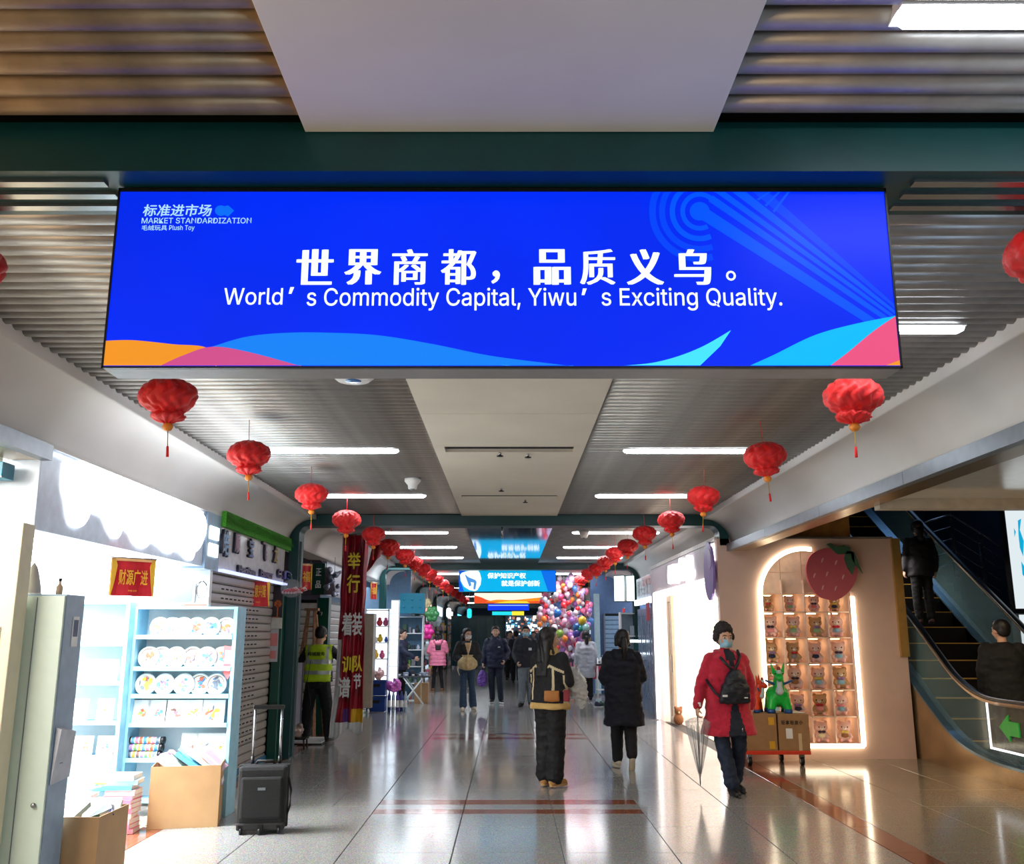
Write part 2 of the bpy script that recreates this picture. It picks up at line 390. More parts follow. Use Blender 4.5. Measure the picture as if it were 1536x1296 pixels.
MB().lathe([(0, -.046), (.05, -.044), (.05, -.04), (0, -.04)], 16).build('lens', mat('blue_lens', (60, 120, 190), .2), t)
for k, (px, py, w) in enumerate(((750, 682, 'first'), (792, 684, 'second'), (752, 735, 'third'), (788, 752, 'fourth'))):
    t = hang('sprinkler', w + ' small dark sprinkler head below the white centre panels, counted from the big sign', 'sprinkler', px, py)
    MB().cyl((0,0,0), (0,0,-.035), .012).build('pipe', STEEL, t); MB().lathe([(0, -.05), (.03, -.047), (.03, -.04), (0, -.035)], 12).build('plate', BLACKM, t)
t = thing('hanging_rod', 'thin grey rod hanging below the second green frame', 'rod', (-.1, 12.6, 3.0))
MB().cyl((0,0,.02), (0,0,-.13), .012).build('rod', STEEL, t); MB().ball((0,0,-.13), .018).build('knob', STEEL, t)

# ---------------------------------------------------------------- green portal frames
def arc(cx, cz, r, a0, a1, n=10): return [(cx + r*cos(radians(a0+(a1-a0)*k/n)), cz + r*sin(radians(a0+(a1-a0)*k/n))) for k in range(n+1)]
for k, (y0, y1) in enumerate(FR):
    zt, zb = 3.155, 3.005
    rl = 2.74 if k == 1 else 0
    outer = [(-2.97, 0), (-2.97, zt-.36)] + arc(-2.62, zt-.35, .35, 180, 90)[1:] + arc(2.62, zt-.35, .35, 90, 0) + [(2.97, rl)]
    inner = [(2.84, rl), (2.84, zb-.12)] + arc(2.72, zb-.12, .12, 0, 90)[1:] + arc(-2.72, zb-.12, .12, 90, 180) + [(-2.84, 0)]
    b = MB()
    if k == 0:                                         # the near frame passes overhead; its legs stand outside the picture
        b.box(-4.6, 4.6, y0, y1-.0, zb, zt+.02)
        for q in (-1.75, 1.78): b.box(q-.004, q+.004, y0-.004, y0, zb+.003, zt)
    else:
        poly = outer + inner; b.prism(poly, 'y', y0, y1)
        for q in (y0+.06, y0+.13): b.box(-2.839, -2.83, q, q+.02, .02, 2.8); b.box(2.83, 2.839, q, q+.02, max(.02, rl), 2.8)
    o = struct(b.build('green_frame', GREEN))
    if k == 0:
        for q in range(3):
            for xa, xb in ((-4.6, -1.3), (1.3, 4.6)):
                part(MB().box(xa, xb, y0+.05+q*.085, y0+.085+q*.085, zb-.012, zb).build('steel_strip', STEEL, o), 'bright steel strip under the green beam')

# ---------------------------------------------------------------- coves along both sides
def cove(sx, y0, y1, name):
    pr = [(-2.62, 3.36), (-2.62, 3.09)] + arc(-2.65, 2.76, .33, 90, 180, 14) + [(-3.02, 2.76), (-3.3, 2.76), (-3.3, 3.36)]
    pr = [(x if sx < 0 else -x, z) for x, z in pr]
    b = MB(); b.prism(pr, 'y', y0, y1)
    for i in range(2, 18): b.s[i] = True
    return struct(b.build(name, WHITEC))
for (a, b_), (c, d) in zip([(-4, -4)] + FR, FR + [(62, 62)]):
    cove(-1, b_, c, 'cove_left'); cove(1, b_, c, 'cove_right')
# ---------------------------------------------------------------- walls, right hall, escalator well
struct(MB().box(-7.1, -7, -4, 62, 0, 3.5).build('wall_left', WHITE))
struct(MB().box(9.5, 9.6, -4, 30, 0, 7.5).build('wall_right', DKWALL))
struct(MB().box(-7.1, 9.6, 61, 61.2, 0, 3.5).build('wall_far', DKWALL))
struct(MB().box(-7.1, 9.6, -4.2, -4, 0, 3.5).build('wall_behind', CREAM))
struct(MB().box(-7, -3.3, -4, 62, 3.3, 3.45).build('ceiling_left', WHITE))
struct(MB().box(3.2, 9.5, 20.6, 62, 3.2, 3.4).build('ceiling_right', WHITE))
# right bulkhead: grey edge band in lengths, bronze soffit
bk = struct(MB().box(3.0, 3.2, 2.97, 12.45, 2.664, 2.77).build('trim_1', BRASS))
yy = 2.97
while yy < 12.3:
    MB().box(2.93, 3.0, yy+.003, min(yy+1.9, 12.45)-.003, 2.66, 2.76).build('edge_panel', GREYM, bk); yy += 1.9
HALLC = mat('polished_ceiling', (232, 226, 214), .12, .1, .03)
struct(MB().box(3.2, 9.5, -4, 7.9, 2.72, 2.9).build('ceiling_hall', HALLC))
struct(MB().box(3.2, 9.5, 7.9, 8.02, 2.63, 2.95).build('trim_2', mat('pale_fascia', (206, 196, 178), .4)))
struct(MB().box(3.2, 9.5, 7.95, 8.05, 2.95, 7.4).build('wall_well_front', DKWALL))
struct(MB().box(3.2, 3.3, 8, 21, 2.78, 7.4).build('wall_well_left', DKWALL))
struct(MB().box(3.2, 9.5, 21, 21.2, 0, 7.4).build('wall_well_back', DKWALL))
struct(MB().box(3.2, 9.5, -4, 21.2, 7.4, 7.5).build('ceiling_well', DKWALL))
b = MB().box(3.32, 4.72, 12.75, 12.83, 2.79, 3.6)
struct(b.build('trim_3', WOODP))
struct(MB().box(4.75, 5.6, 17.5, 17.6, 2.8, 6).build('wall_upper', DKW2))

# ---------------------------------------------------------------- big hanging sign
SB = {'b': emit('sign_blue', (0, 44, 246), 1.0, .25, 1.3)}
def em(name, c, st=1.0): return emit(name, c, st)
TXTW = em('sign_white', (235, 250, 255), 1.25)
sg = thing('hanging_sign', 'wide backlit blue sign with white Chinese and English lettering under the near green beam', 'sign', (0, 0, 0))
SY = 2.77
p0, p1 = W(153, 553, Y=SY), W(1353, 282, Y=SY); sx0, sx1, sz0, sz1 = p0.x, W(1353, 553, Y=SY).x, p0.z, 3.0
MB().box(sx0, sx1, SY+.004, SY+.12, sz0, sz1).build('housing', mat('sign_housing', (150, 150, 152), .4, .3), sg, bevel=.004)
MB().box(sx0+.006, sx1-.006, SY-.004, SY+.004, sz0+.008, sz1-.004).build('light_panel', SB['b'], sg)
fr = MB().box(sx0, sx1, SY-.008, SY+.004, sz0, sz0+.006).box(sx0, sx1, SY-.008, SY+.004, sz1-.012, sz1).box(sx0, sx0+.006, SY-.008, SY+.004, sz0, sz1).box(sx1-.006, sx1, SY-.008, SY+.004, sz0, sz1)
fr.build('frame', BLACKM, sg)
def art(pts, m, d, name='printed_shape', parent=None, Y=None):
    Y = SY if Y is None else Y
    poly = [(W(x, y, Y=Y).x, W(x, y, Y=Y).z) for x, y in pts]
    poly = [(min(max(x, sx0+.007), sx1-.007), min(max(z, sz0+.009), sz1-.013)) for x, z in poly] if Y == SY else poly
    b = MB(); b.add([(x, Y-.0045-d, z) for x, z in poly], [tuple(range(len(poly)))])
    return b.build(name, m, parent or sg, fix=False)
def curve(pts, n=16):
    "smooth line through pixels"
    out = []
    for i in range(len(pts)-1):
        p = [Vector(pts[max(0, min(len(pts)-1, j))]) for j in (i-1, i, i+1, i+2)]
        for k in range(n):
            t = k/n; out.append(tuple(.5*((2*p[1]) + (-p[0]+p[2])*t + (2*p[0]-5*p[1]+4*p[2]-p[3])*t*t + (-p[0]+3*p[1]-3*p[2]+p[3])*t**3)))
    return out + [tuple(pts[-1])]
def strip_to(pts, yb, m, d):
    "area between a curve and a lower line, as a strip"
    b = MB()
    P = [(W(x, y, Y=SY), W(x + (yb-y)*(x-CX)*.00016, yb, Y=SY)) for x, y in pts]
    vs = []
    for u, l in P: vs += [(u.x, SY-.0045-d, u.z), (l.x, SY-.0045-d, max(l.z, sz0+.009))]
    b.add(vs, [(2*i, 2*i+1, 2*i+3, 2*i+2) for i in range(len(P)-1)]); return b.build('printed_wave', m, sg, fix=False)
strip_to(curve([(157, 512), (200, 511), (260, 517), (312, 523), (325, 553)]), 551, em('sign_orange', (240, 150, 40)), .0004)
strip_to(curve([(240, 550), (275, 534), (318, 521), (370, 528), (452, 550)]), 551, em('sign_magenta', (206, 80, 140)), .0008)
strip_to(curve([(318, 521), (370, 506), (430, 500), (500, 500), (570, 504), (650, 517), (740, 535), (860, 550)]), 551, em('sign_sky', (20, 130, 245)), .0006)
strip_to(curve([(318, 521.5), (370, 528), (452, 550)]), 551, em('sign_magenta', (206, 80, 140)), .0009)
art(curve([(750, 548), (850, 552), (950, 548), (1000, 540), (1050, 522), (1096, 496)]) + [(1080, 520), (1050, 551), (760, 551)], em('sign_cyan', (70, 225, 250)), .0007)
art(curve([(1120, 551), (1160, 533), (1220, 504), (1280, 487), (1345, 474)]) + [(1345, 530), (1242, 551)], em('sign_cyan2', (10, 185, 245)), .0007)
art(curve([(1242, 551), (1270, 530), (1310, 497), (1347, 472)]) + [(1353, 551)], em('sign_pink', (232, 84, 130)), .001)
art([(1328, 551), (1353, 541), (1353, 552)], em('sign_orange', (240, 150, 40)), .0013)
RING = em('sign_ring_blue', (0, 84, 250)); RINGD = em('sign_ring_blue_dim', (0, 68, 246))
rc = (1049, 318)
art([(rc[0]+15*cos(radians(a)), rc[1]+14*sin(radians(a))) for a in range(0, 360, 20)], RING, .0008, 'printed_ring')
for k, (ra, rb) in enumerate(((22, 29), (37, 45), (52, 61), (66, 76))):
    vs = []; b = MB(); n = 30
    for i in range(n+1):
        a = radians(-48 - (250 - k*4)*i/n)
        for r in (ra, rb):
            yy_ = max(rc[1] + r*sin(a), 285); p = W(rc[0] + r*cos(a), yy_, Y=SY); vs.append((p.x, SY-.0052, min(p.z, sz1-.013)))
    b.add(vs, [(2*i, 2*i+1, 2*i+3, 2*i+2) for i in range(n)]); b.build('printed_ring', RING if k < 2 else RINGD, sg, fix=False)
for k, (ra, rb) in enumerate(((-9, 10), (20, 31), (37, 49), (55, 67), (73, 86))):
    D, N = Vector((.815, .58)), Vector((.58, -.815))
    def spt(r, t): return Vector(rc) + N*r + D*t
    pts = [spt(ra, max(2, (285-spt(ra, 0).y)/D.y)), spt(rb, max(2, (285-spt(rb, 0).y)/D.y)), spt(rb*.6+16, 335), spt(ra*.6+16, 335)]
    art([tuple(p) for p in pts], RING if k < 4 else RINGD, .0001 + k*.00005, 'printed_stripe')
for k in range(3):
    art([(1134+k*12, 300+k*9), (1152+k*14, 285), (1156+k*14, 285), (1137+k*12, 302+k*9)], RING, .0013, 'printed_stripe')
def signtext(s, px0, px1, py, hpx, Y, m, parent, d=.008, **kw):
    a, c = W(px0, py, Y=Y), W(px1, py, Y=Y); t0, t1 = W(CX, py-hpx/2, Y=Y), W(CX, py+hpx/2, Y=Y)
    me = text_mesh(s, .1, **kw).copy(); me.materials.clear(); me.materials.append(m)
    o = bpy.data.objects.new('lettering', me); COL.objects.link(o); o.parent = parent
    xs = [v.co.x for v in me.vertices]; ys = [v.co.y for v in me.vertices]
    for v in me.vertices:
        v.co.x = (v.co.x-(max(xs)+min(xs))/2)*(c.x-a.x)/(max(xs)-min(xs)); v.co.y = (v.co.y-(max(ys)+min(ys))/2)*(t0.z-t1.z)/(max(ys)-min(ys))
    o.location = ((a.x+c.x)/2, Y-d, (t0.z+t1.z)/2); o.rotation_euler = FACE_CAM; return o
def song(ch, x0, x1, py, h, Y, m, parent, w=2.6, n=3):
    "upright strokes heavier than level ones: the glyph is printed side by side with itself and joined"
    a = signtext(ch, x0, x1, py, h, Y, m, parent, bold=0, res=4)
    dx = (W(x0+w, py, Y=Y).x - W(x0, py, Y=Y).x); bb = bmesh.new(); bb.from_mesh(a.data)
    g = [v for v in bb.verts]; src = list(bb.verts)+list(bb.edges)+list(bb.faces)
    for k in range(1, n+1):
        r = bmesh.ops.duplicate(bb, geom=src)
        for v in r['geom']:
            if isinstance(v, bmesh.types.BMVert): v.co.x += dx*k/n; v.co.y += .0006*(k % 2)
    for v in bb.verts: v.co.x -= dx/2
    bb.to_mesh(a.data); bb.free(); return a
for ch, x in zip('世界商都品质义乌', (473, 545, 615, 688, 828, 896, 967, 1038)):
    song(ch, x-25, x+25, 402, 53, SY, TXTW, sg, w=(3.4 if ch in '商都质' else 5.8))
signtext('，', 737, 750, 417, 20, SY, TXTW, sg, bold=.03)
signtext('。', 1088, 1103, 415, 15, SY, TXTW, sg, bold=.01)
signtext("World", 337, 425, 446, 25, SY, TXTW, sg, bold=.004, res=4)
signtext("’", 434, 442, 437, 10, SY, TXTW, sg, bold=.01)
signtext("s Commodity Capital, Yiwu", 461, 864, 450, 34, SY, TXTW, sg, bold=.004, res=4)
signtext("’", 872, 880, 439, 10, SY, TXTW, sg, bold=.01)
signtext("s Exciting Quality.", 902, 1172, 450, 34, SY, TXTW, sg, bold=.004, res=4)
PALE = em('sign_pale_blue', (175, 225, 250))
signtext('标准进市场', 216, 319, 317, 18, SY, PALE, sg, bold=.02, shear=.12)
signtext('MARKET STANDARDIZATION', 214, 378, 332.5, 8.5, SY, PALE, sg, bold=.006, spacing=1.0)
signtext('毛绒玩具', 214, 252, 343.3, 8, SY, PALE, sg, bold=.01)
signtext('Plush Toy', 255, 293, 344, 9, SY, PALE, sg, bold=.008)
art([(332+9*cos(radians(a)), 317+8*sin(radians(a))) for a in range(0, 360, 30)], em('sign_mid_blue', (10, 110, 245)), .0007)
art([(336, 311), (343, 309), (352, 317), (343, 326), (336, 323)], em('sign_mid_blue', (10, 110, 245)), .0009)

# ---------------------------------------------------------------- farther signs
def farsign(label, x0, x1, y0, y1, Y, m):
    a, c = W(x0, y1, Y=Y), W(x1, y0, Y=Y)
    t = thing('hanging_sign', label, 'sign')
    MB().box(a.x, c.x, Y+.004, Y+.14, a.z, c.z).build('housing', BLACKM, t); MB().box(a.x+.01, c.x-.01, Y-.004, Y+.004, a.z+.01, c.z-.01).build('light_panel', m, t)
    MB().cyl((a.x+.2, Y+.07, c.z), (a.x+.2, Y+.07, 3.2), .01).build('hanger_rod', STEEL, t); MB().cyl((c.x-.2, Y+.07, c.z), (c.x-.2, Y+.07, 3.2), .01).build('hanger_rod', STEEL, t)
    return t
def fart(pts, m, t, Y, d=.001): 
    P = [W(x, y, Y=Y) for x, y in pts]; b = MB(); b.add([(p.x, Y-.0045-d, p.z) for p in P], [tuple(range(len(P)))]); return b.build('printed_shape', m, t, fix=False)
Y2 = 21.8
t = farsign('cyan sign with a white shield emblem and Chinese text far down the corridor', 688, 834, 851, 888, Y2, em('sign2_cyan', (0, 170, 225), 1.15))
fart([(688.5, 852), (700, 852), (690, 870), (696, 887), (688.5, 887)], em('sign2_blue', (0, 90, 225)), t, Y2)
fart([(810, 852), (833.5, 852), (833.5, 887), (822, 887)], em('sign2_blue2', (0, 110, 235)), t, Y2)
SH = [(690, 862), (693, 859), (700, 857), (706, 855.5), (713, 853), (716, 853.5), (720, 860), (722, 868), (721, 877), (716, 885), (712, 887), (704, 885), (696, 880), (691, 871)]
fart(SH, em('sign2_white', (235, 250, 255), 1.2), t, Y2, .003)
fart([(697, 861), (703, 866), (713, 870), (715, 873), (713, 884), (710, 884), (711, 874), (706, 873), (707, 878), (704, 880)], em('sign2_emblem', (80, 150, 225)), t, Y2, .005)
signtext('保护知识产权', 731, 789, 863.5, 9, Y2, TXTW, t, bold=.045)
signtext('就是保护创新', 752, 810, 875, 9, Y2, TXTW, t, bold=.045)
Y3 = 30
t = farsign('white and orange sign picturing low hills, hanging below the cyan sign', 711, 813, 889, 905.5, Y3, em('sign3_white', (255, 236, 214), 1.2))
fart(curve([(711, 893), (722, 896), (735, 901), (760, 902.5)], 4) + [(813, 901), (812.8, 905), (711.4, 905)], em('sign3_red', (240, 84, 40)), t, Y3, .001)
fart(curve([(728, 903), (745, 899.5), (770, 900), (813, 896)], 4) + [(813, 901), (780, 903)], em('sign3_orange', (255, 150, 30)), t, Y3, .003)
fart(curve([(740, 904.8), (765, 901.5), (790, 902)], 4) + [(795, 904.9)], em('sign3_yellow', (255, 226, 60)), t, Y3, .005)
Y4 = 36
t = farsign('small blue sign with a line of pale lettering, third behind the cyan sign', 731, 794, 905.5, 916, Y4, em('sign4_blue', (20, 60, 235), 1.1))
fart([(733, 907.2), (792, 907.2), (792, 908.8), (733, 908.8)], em('sign4_pale', (150, 190, 255)), t, Y4, .002)
Y5 = 44
t = farsign('small cyan and yellow sign, farthest of the row', 738, 770, 917, 923, Y5, em('sign5_cyan', (40, 220, 235), 1.1))
fart([(768, 916.9), (786, 916.9), (786, 923), (768, 923)], em('sign5_yellow', (250, 230, 60), 1.1), t, Y5, .002)

# ---------------------------------------------------------------- tube lights
def tube_proto(x0, x1):
    t = thing('tube_light', 'x', 'light', (0, 0, CZ), 0, 'ceiling tube lights'); b = MB()
    n = 8; r = .035
    MB().box(x0, x1, -.045, .045, -.005, .03).build('housing', WHITE, t)
    R = []
    for x, s in ((x0, .5), (x0+.03, 1), (x1-.03, 1), (x1, .5)): R.append([(x, cos(pi*k/n)*.04*s, -sin(pi*k/n)*.03*s - .004) for k in range(n+1)])
    MB().loft(R).build('diffuser', LAMPW, t)
    return t
TL = tube_proto(-2.22, -.97); TR = tube_proto(1.0, 2.38)
ys = [-3.3, -.6, 2.1, 4.6, 7.9, 10.6, 14.6, 17.1, 19.5, 22.4, 24.9, 29.6, 32.4, 37.5, 40.3, 46, 49]
for k, yv in enumerate(ys):
    for s, src in (('left', TL), ('right', TR)):
        if yv in (2.1, 4.6) and s == 'left': continue
        o = src if k == 0 else dup(src)
        o.location = (0, yv, CZ); nth = ORD[k-2] if k >= 2 else None
        o['label'] = ('%s ceiling tube light %s of the centre panels%s' % (nth.capitalize() if nth != 'nearest' else 'Nearest', s, ', counted from the camera')) if nth else 'tube light on the ceiling behind the camera, %s row %s' % (s, 'near' if k else 'far')
# ================================================================ LEFT SIDE
LBLUE = mat('light_blue_lacquer', (150, 205, 228), .4)
BGREY = mat('blue_grey_panel', (150, 174, 198), .4)
PALEG = mat('pale_green_door', (206, 222, 212), .35, var=.02)
KRAFT = mat('kraft_cardboard', (186, 148, 106), .75, var=.05, scale=6)
PAPER = mat('white_paper', (240, 240, 240), .7, var=.02)
RED = mat('festive_red', (214, 30, 44), .5); GOLD = mat('gold_print', (250, 190, 60), .4)
TEAL = mat('teal_panel', (20, 116, 140), .4)
LEDW = emit('led_white', (255, 250, 240), 9.0)
# near edge band and shop-one pillar
bk = struct(MB().box(-3.2, -3.0, 2.97, 5.78, 2.664, 2.77).build('trim_4', BRASS))
for a in (2.97, 4.4): MB().box(-3.0, -2.93, a+.003, a+1.4, 2.66, 2.76).build('edge_panel', GREYM, bk)
pl = struct(MB().box(-3.75, -2.865, 5.42, 5.56, 0, 2.22).build('pillar', CREAM, bevel=.006))
nt_ = MB().box(-2.99, -2.93, 5.412, 5.42, 1.5, 1.62).build('paper_notice', PAPER, pl)
MB().box(-2.99, -2.93, 5.409, 5.412, 1.6, 1.612).box(-2.99, -2.93, 5.409, 5.412, 1.512, 1.524).build('red_line', RED, nt_)
struct(MB().box(-7, -3.26, 5.78, 5.86, 2.22, 3.2).box(-3.26, -3.0, 5.78, 5.84, 2.76, 3.0).build('wall_shop_return', CREAM))
t = thing('teal_sign', 'teal sign box end at the left edge, below the grey ceiling band', 'sign', (-3.25, 5.6, 2.52))
MB().box(-.3, .12, 0, .14, 0, .1).build('housing', TEAL, t, bevel=.004); MB().box(-.3, .12, -.006, 0, .0, .008).build('edge_strip', STEEL, t)
struct(MB().box(-7, -3.0, 9.32, 9.4, 0, 3.2).build('wall_shop_partition', WHITE))
# header box with glowing letters and their glare shaped as solid blobs
h = thing('shop_header', 'bright white-blue shop header box with glowing sign letters on the left', 'sign')
MB().box(-3.25, -3.0, 5.8, 9.05, 2.22, 2.765).build('header_box', mat('header_face', (206, 218, 236), .3), h, bevel=.006)
GL = emit('glowing_letters', (250, 252, 255), 4.5)
def blob(pts, name='glowing_letter', m=GL, X=-2.985, par=h, d=.02):
    c = curve([tuple(p) for p in pts + [pts[0]]], 5)[:-1]
    P = [W(x, y, X=X) for x, y in c]; b = MB(); b.prism([(p.y, p.z) for p in P], 'x', X-d, X); return b.build(name, m, par)
blob([(97, 705), (140, 690), (150, 722), (142, 745), (134, 775), (122, 790), (106, 786), (99, 750)])
blob([(152, 706), (184, 716), (190, 760), (182, 800), (170, 806), (156, 776), (148, 730)])
blob([(192, 722), (226, 735), (232, 770), (226, 812), (212, 822), (198, 806), (188, 760)])
blob([(234, 740), (262, 752), (264, 790), (260, 826), (248, 828), (236, 812), (230, 780)])
blob([(266, 756), (292, 768), (296, 800), (290, 838), (276, 834), (266, 812)])
blob([(97, 694), (180, 712), (300, 764), (300, 822), (262, 826), (200, 800), (150, 772), (120, 762), (96, 740)], d=.01)  # glare merging the letters, put in as one glowing backing shape
part(MB().box(-2.997, -2.99, 5.95, 8.95, 2.725, 2.74).build('light_strip', emit('strip_soft', (235, 244, 255), 5), h), 'thin white light strip along the top')
# end panel with two lit squares
t = thing('lit_panel', 'narrow blue-grey panel with two bright lit squares beside the white header', 'sign')
MB().box(-3.2, -2.98, 9.07, 9.5, 2.2, 2.8).build('panel', BGREY, t)
LSQ = emit('lit_square', (235, 250, 255), 4)
for z in (2.33, 2.50): MB().box(-2.98, -2.965, 9.14, 9.42, z, z+.13).build('lit_square', LSQ, t, bevel=.01)
# tall cabinet
t = thing('tall_cabinet', 'tall narrow cabinet with pale green door and blue-grey side at the left edge', 'cabinet', (-2.66, 5.6, 0))
MB().box(-.45, 0, .02, .26, .03, 1.81).build('body', BGREY, t, bevel=.004)
d = MB().box(-.45, -.004, 0, .018, .04, 1.80).build('door', PALEG, t, bevel=.003)
MB().box(-.17, -.164, -.002, .002, .05, 1.79).build('door_seam', GREYM, d)
MB().lathe([(0, 0), (.012, 0), (.014, .012), (0, .016)], 12).build('lock', STEEL, d, loc=(-.06, -.002, .62)).rotation_euler = (pi/2, 0, 0)
n = MB(); n.loft([[(0.004, y, z+.01*sin(y*30)) for y, z in ((.03, .72), (.24, .74), (.25, 1.0), (.04, 1.03))], [(0.007+.01*k, y, z) for k, (y, z) in enumerate(((.03, .72), (.24, .74), (.25, 1.0), (.04, 1.03)))]], 0, False)
o = n.build('paper_note', mat('grey_paper', (196, 200, 212), .7), t)
for k in range(3): MB().box(.014, .016, .1, .19, .95-.06*k, .956-.06*k).build('pen_line', mat('pencil', (120, 124, 150), .8), o)
o = MB().box(.001, .005, .12, .2, 1.5, 1.68).build('printed_card', PAPER, t); MB().box(.005, .006, .13, .19, 1.56, 1.66).build('print', mat('slate_print', (100, 112, 140), .6), o)
t = thing('paper_cone', 'grey pointed paper cone standing on the tall cabinet', 'decoration', (-2.93, 5.72, 1.81))
MB().lathe([(.055, 0), (.05, .05), (.035, .12), (.02, .17), (0, .2)], 14).build('cone', mat('grey_card', (176, 170, 162), .7), t)
MB().lathe([(.06, 0), (.06, .01), (.05, .012)], 14).build('brim', PAPER, t)
t = thing('small_bottle', 'tiny tan bottle standing on the tall cabinet beside the paper cone', 'bottle', (-2.76, 5.72, 1.81))
MB().lathe([(.02, 0), (.02, .05), (.008, .065), (.008, .085), (0, .085)], 12).build('glass', mat('tan_glass', (190, 160, 130), .3), t); MB().lathe([(.01, .083), (.01, .1), (0, .1)], 10).build('cap', BLACKM, t)

# ---- open shelf units
def shelf_unit(label, loc, w, dp, zs, rz=0):
    t = thing('shelf_unit', label, 'shelf', loc, rz); H = zs[0]
    for sx in (-1, 1): MB().box(sx*w/2-.018, sx*w/2+.018, 0, dp, 0, H).build('side_panel', LBLUE, t, bevel=.003)
    MB().box(-w/2, w/2, dp-.012, dp, .05, H).build('back_panel', WHITE, t)
    for z in zs: 
        s_ = MB().box(-w/2+.018, w/2-.018, 0, dp-.012, z-.022, z).build('shelf', LBLUE, t, bevel=.002)
        if z != zs[0]: MB().box(-w/2+.018, w/2-.018, -.006, 0, z-.022, z+.016).build('shelf_lip', LBLUE, s_)
    return t
shelf_unit('light blue shelf unit with round craft plates behind the big cardboard box', (-2.975, 8.62, 0), .92, .28, (1.82, 1.55, 1.27, 1.03, .78, .48, .14))
shelf_unit('light blue shelf unit with white picture boards, left of the plate shelf', (-3.9, 8.5, 0), .88, .3, (1.86, 1.49, 1.15, .81, .52, .14))
PC = [(96, 110, 130), (240, 200, 60), (220, 130, 80), (170, 120, 200), (220, 90, 60), (240, 170, 60), (80, 150, 190), (230, 150, 170), (120, 170, 90), (60, 130, 200), (130, 90, 80), (240, 120, 150)]
PM = [mat('print_%d' % i, c, .6) for i, c in enumerate(PC)]
RIM = mat('plate_rim', (242, 240, 236), .35); RIMD = mat('plate_line', (120, 84, 80), .5)
def artwork(b, cx, cz, r, y, n, seed):
    rr = random.Random(seed)
    for k in range(n):
        a, q = rr.uniform(0, 6.28), rr.uniform(0, r*.65); x, z = cx+cos(a)*q, cz+sin(a)*q; s1, s2 = rr.uniform(.08, .3)*r, rr.uniform(.06, .22)*r; th = rr.uniform(0, 3); m = rr.randrange(3)
        pts = [(x+cos(u)*s1*cos(th)-sin(u)*s2*sin(th), y-.0004*k, z+cos(u)*s1*sin(th)+sin(u)*s2*cos(th)) for u in [2*pi*i/9 for i in range(9)]]
        b.add(pts, [tuple(range(9))], m)
def plate(k, x, z, row, nth, r=.078, ring=False):
    t = thing('craft_plate', nth + ' white round craft plate from the left on the %s shelf of the plate unit' % row, 'plate', (x, 8.68+.012*(k % 2), z+.001), 0, 'round craft plates')
    b = MB(); n = 28
    prof = [(0, .006), (r*.72, .006), (r*.8, .0), (r*.97, .0), (r, .006), (r, .012), (0, .014)]
    b.loft([[(cos(2*pi*j/n)*rr_, y, r+sin(2*pi*j/n)*rr_) for j in range(n)] for rr_, y in prof[1:-1]], 0); b.build('plate_disc', RIM, t)
    if ring:
        b = MB(); b.loft([[(cos(2*pi*j/n)*q, yy, r+sin(2*pi*j/n)*q) for j in range(n)] for q, yy in ((r*.74, -.001), (r*.78, -.001), (r*.78, .003), (r*.74, .003))], cap=False); b.build('plate_ring', RIMD, t)
    a = MB(); artwork(a, 0, r, r*.85, -.001, 14, k*7+3); a.build('painting', [PM[(k*3) % 12], PM[(k*5+1) % 12], PM[(k*2+4) % 12]], t, fix=False)
    t.rotation_euler = (radians(-9), 0, 0); return t
k = 0
for row, z, xs, rg in (('top', 1.55, (235, 253, 271, 290, 313, 335), (5,)), ('second', 1.27, (222, 240, 263, 287, 309, 331), (0, 1, 3)), ('third', 1.03, (221, 248, 278, 301, 326), (3, 4))):
    for i, px in enumerate(xs):
        p = W(px, 980, Y=8.68); plate(k, p.x, z, row, ('First' if i == 0 else ORD[i].capitalize()), .098 if z < 1.5 else .09, i in rg); k += 1
def board(name, label, x, y, z, w, h_, seed, cat='picture', n=9, grp=None, tilt=9, m=PAPER, th=.012):
    t = thing(name, label, cat, (x, y, z+.001), 0, grp)
    MB().box(-w/2, w/2, 0, th, 0, h_).build('board', m, t, bevel=.002)
    if n: a = MB(); artwork(a, 0, h_*.45, min(w, h_)*.45, -.001, n, seed); a.build('painting', [PM[seed % 12], PM[(seed*5+1) % 12], PM[(seed*3+4) % 12]], t, fix=False)
    t.rotation_euler = (radians(-tilt), 0, 0); return t
for i, px in enumerate((211, 234, 263, 289, 320)):
    p = W(px, 1060, Y=8.68); board('picture_card', ('First' if i == 0 else ORD[i].capitalize()) + ' white picture card from the left, fourth shelf of the plate unit', p.x, 8.68, .78, .165 if i < 4 else .2, .21, 20+i, n=12)
for i, px in enumerate((283, 306, 330)):
    p = W(px, 1110, Y=8.68); board('picture_card', ('First' if i == 0 else ORD[i].capitalize()) + ' white picture card on the fifth shelf, right of the sticker rolls', p.x, 8.68, .48, .15, .22, 30+i, n=5)
BLK = mat('black_cap', (22, 22, 26), .4)
for i in range(3):
    t = thing('sticker_roll', ['lowest', 'middle', 'topmost'][i] + ' printed sticker roll with black ends on the fifth shelf', 'roll', (-3.29 + .01*i, 8.7, .515 + .062*i), 0, 'printed sticker rolls')
    b = MB(); b.cyl((-.15, 0, 0), (.13, 0, 0), .029, n=16); b.build('roll_paper', PAPER, t)
    for q in range(7): b = MB(); b.cyl((-.13+.037*q, 0, 0), (-.105+.037*q, 0, 0), .0297, n=16, cap=False); b.build('printed_band', PM[(q*5+i*3) % 12], t)
    for q in (-.17, .13): b = MB(); b.cyl((q, 0, 0), (q+.035, 0, 0), .032, n=16); b.build('end_cap', BLK, t)
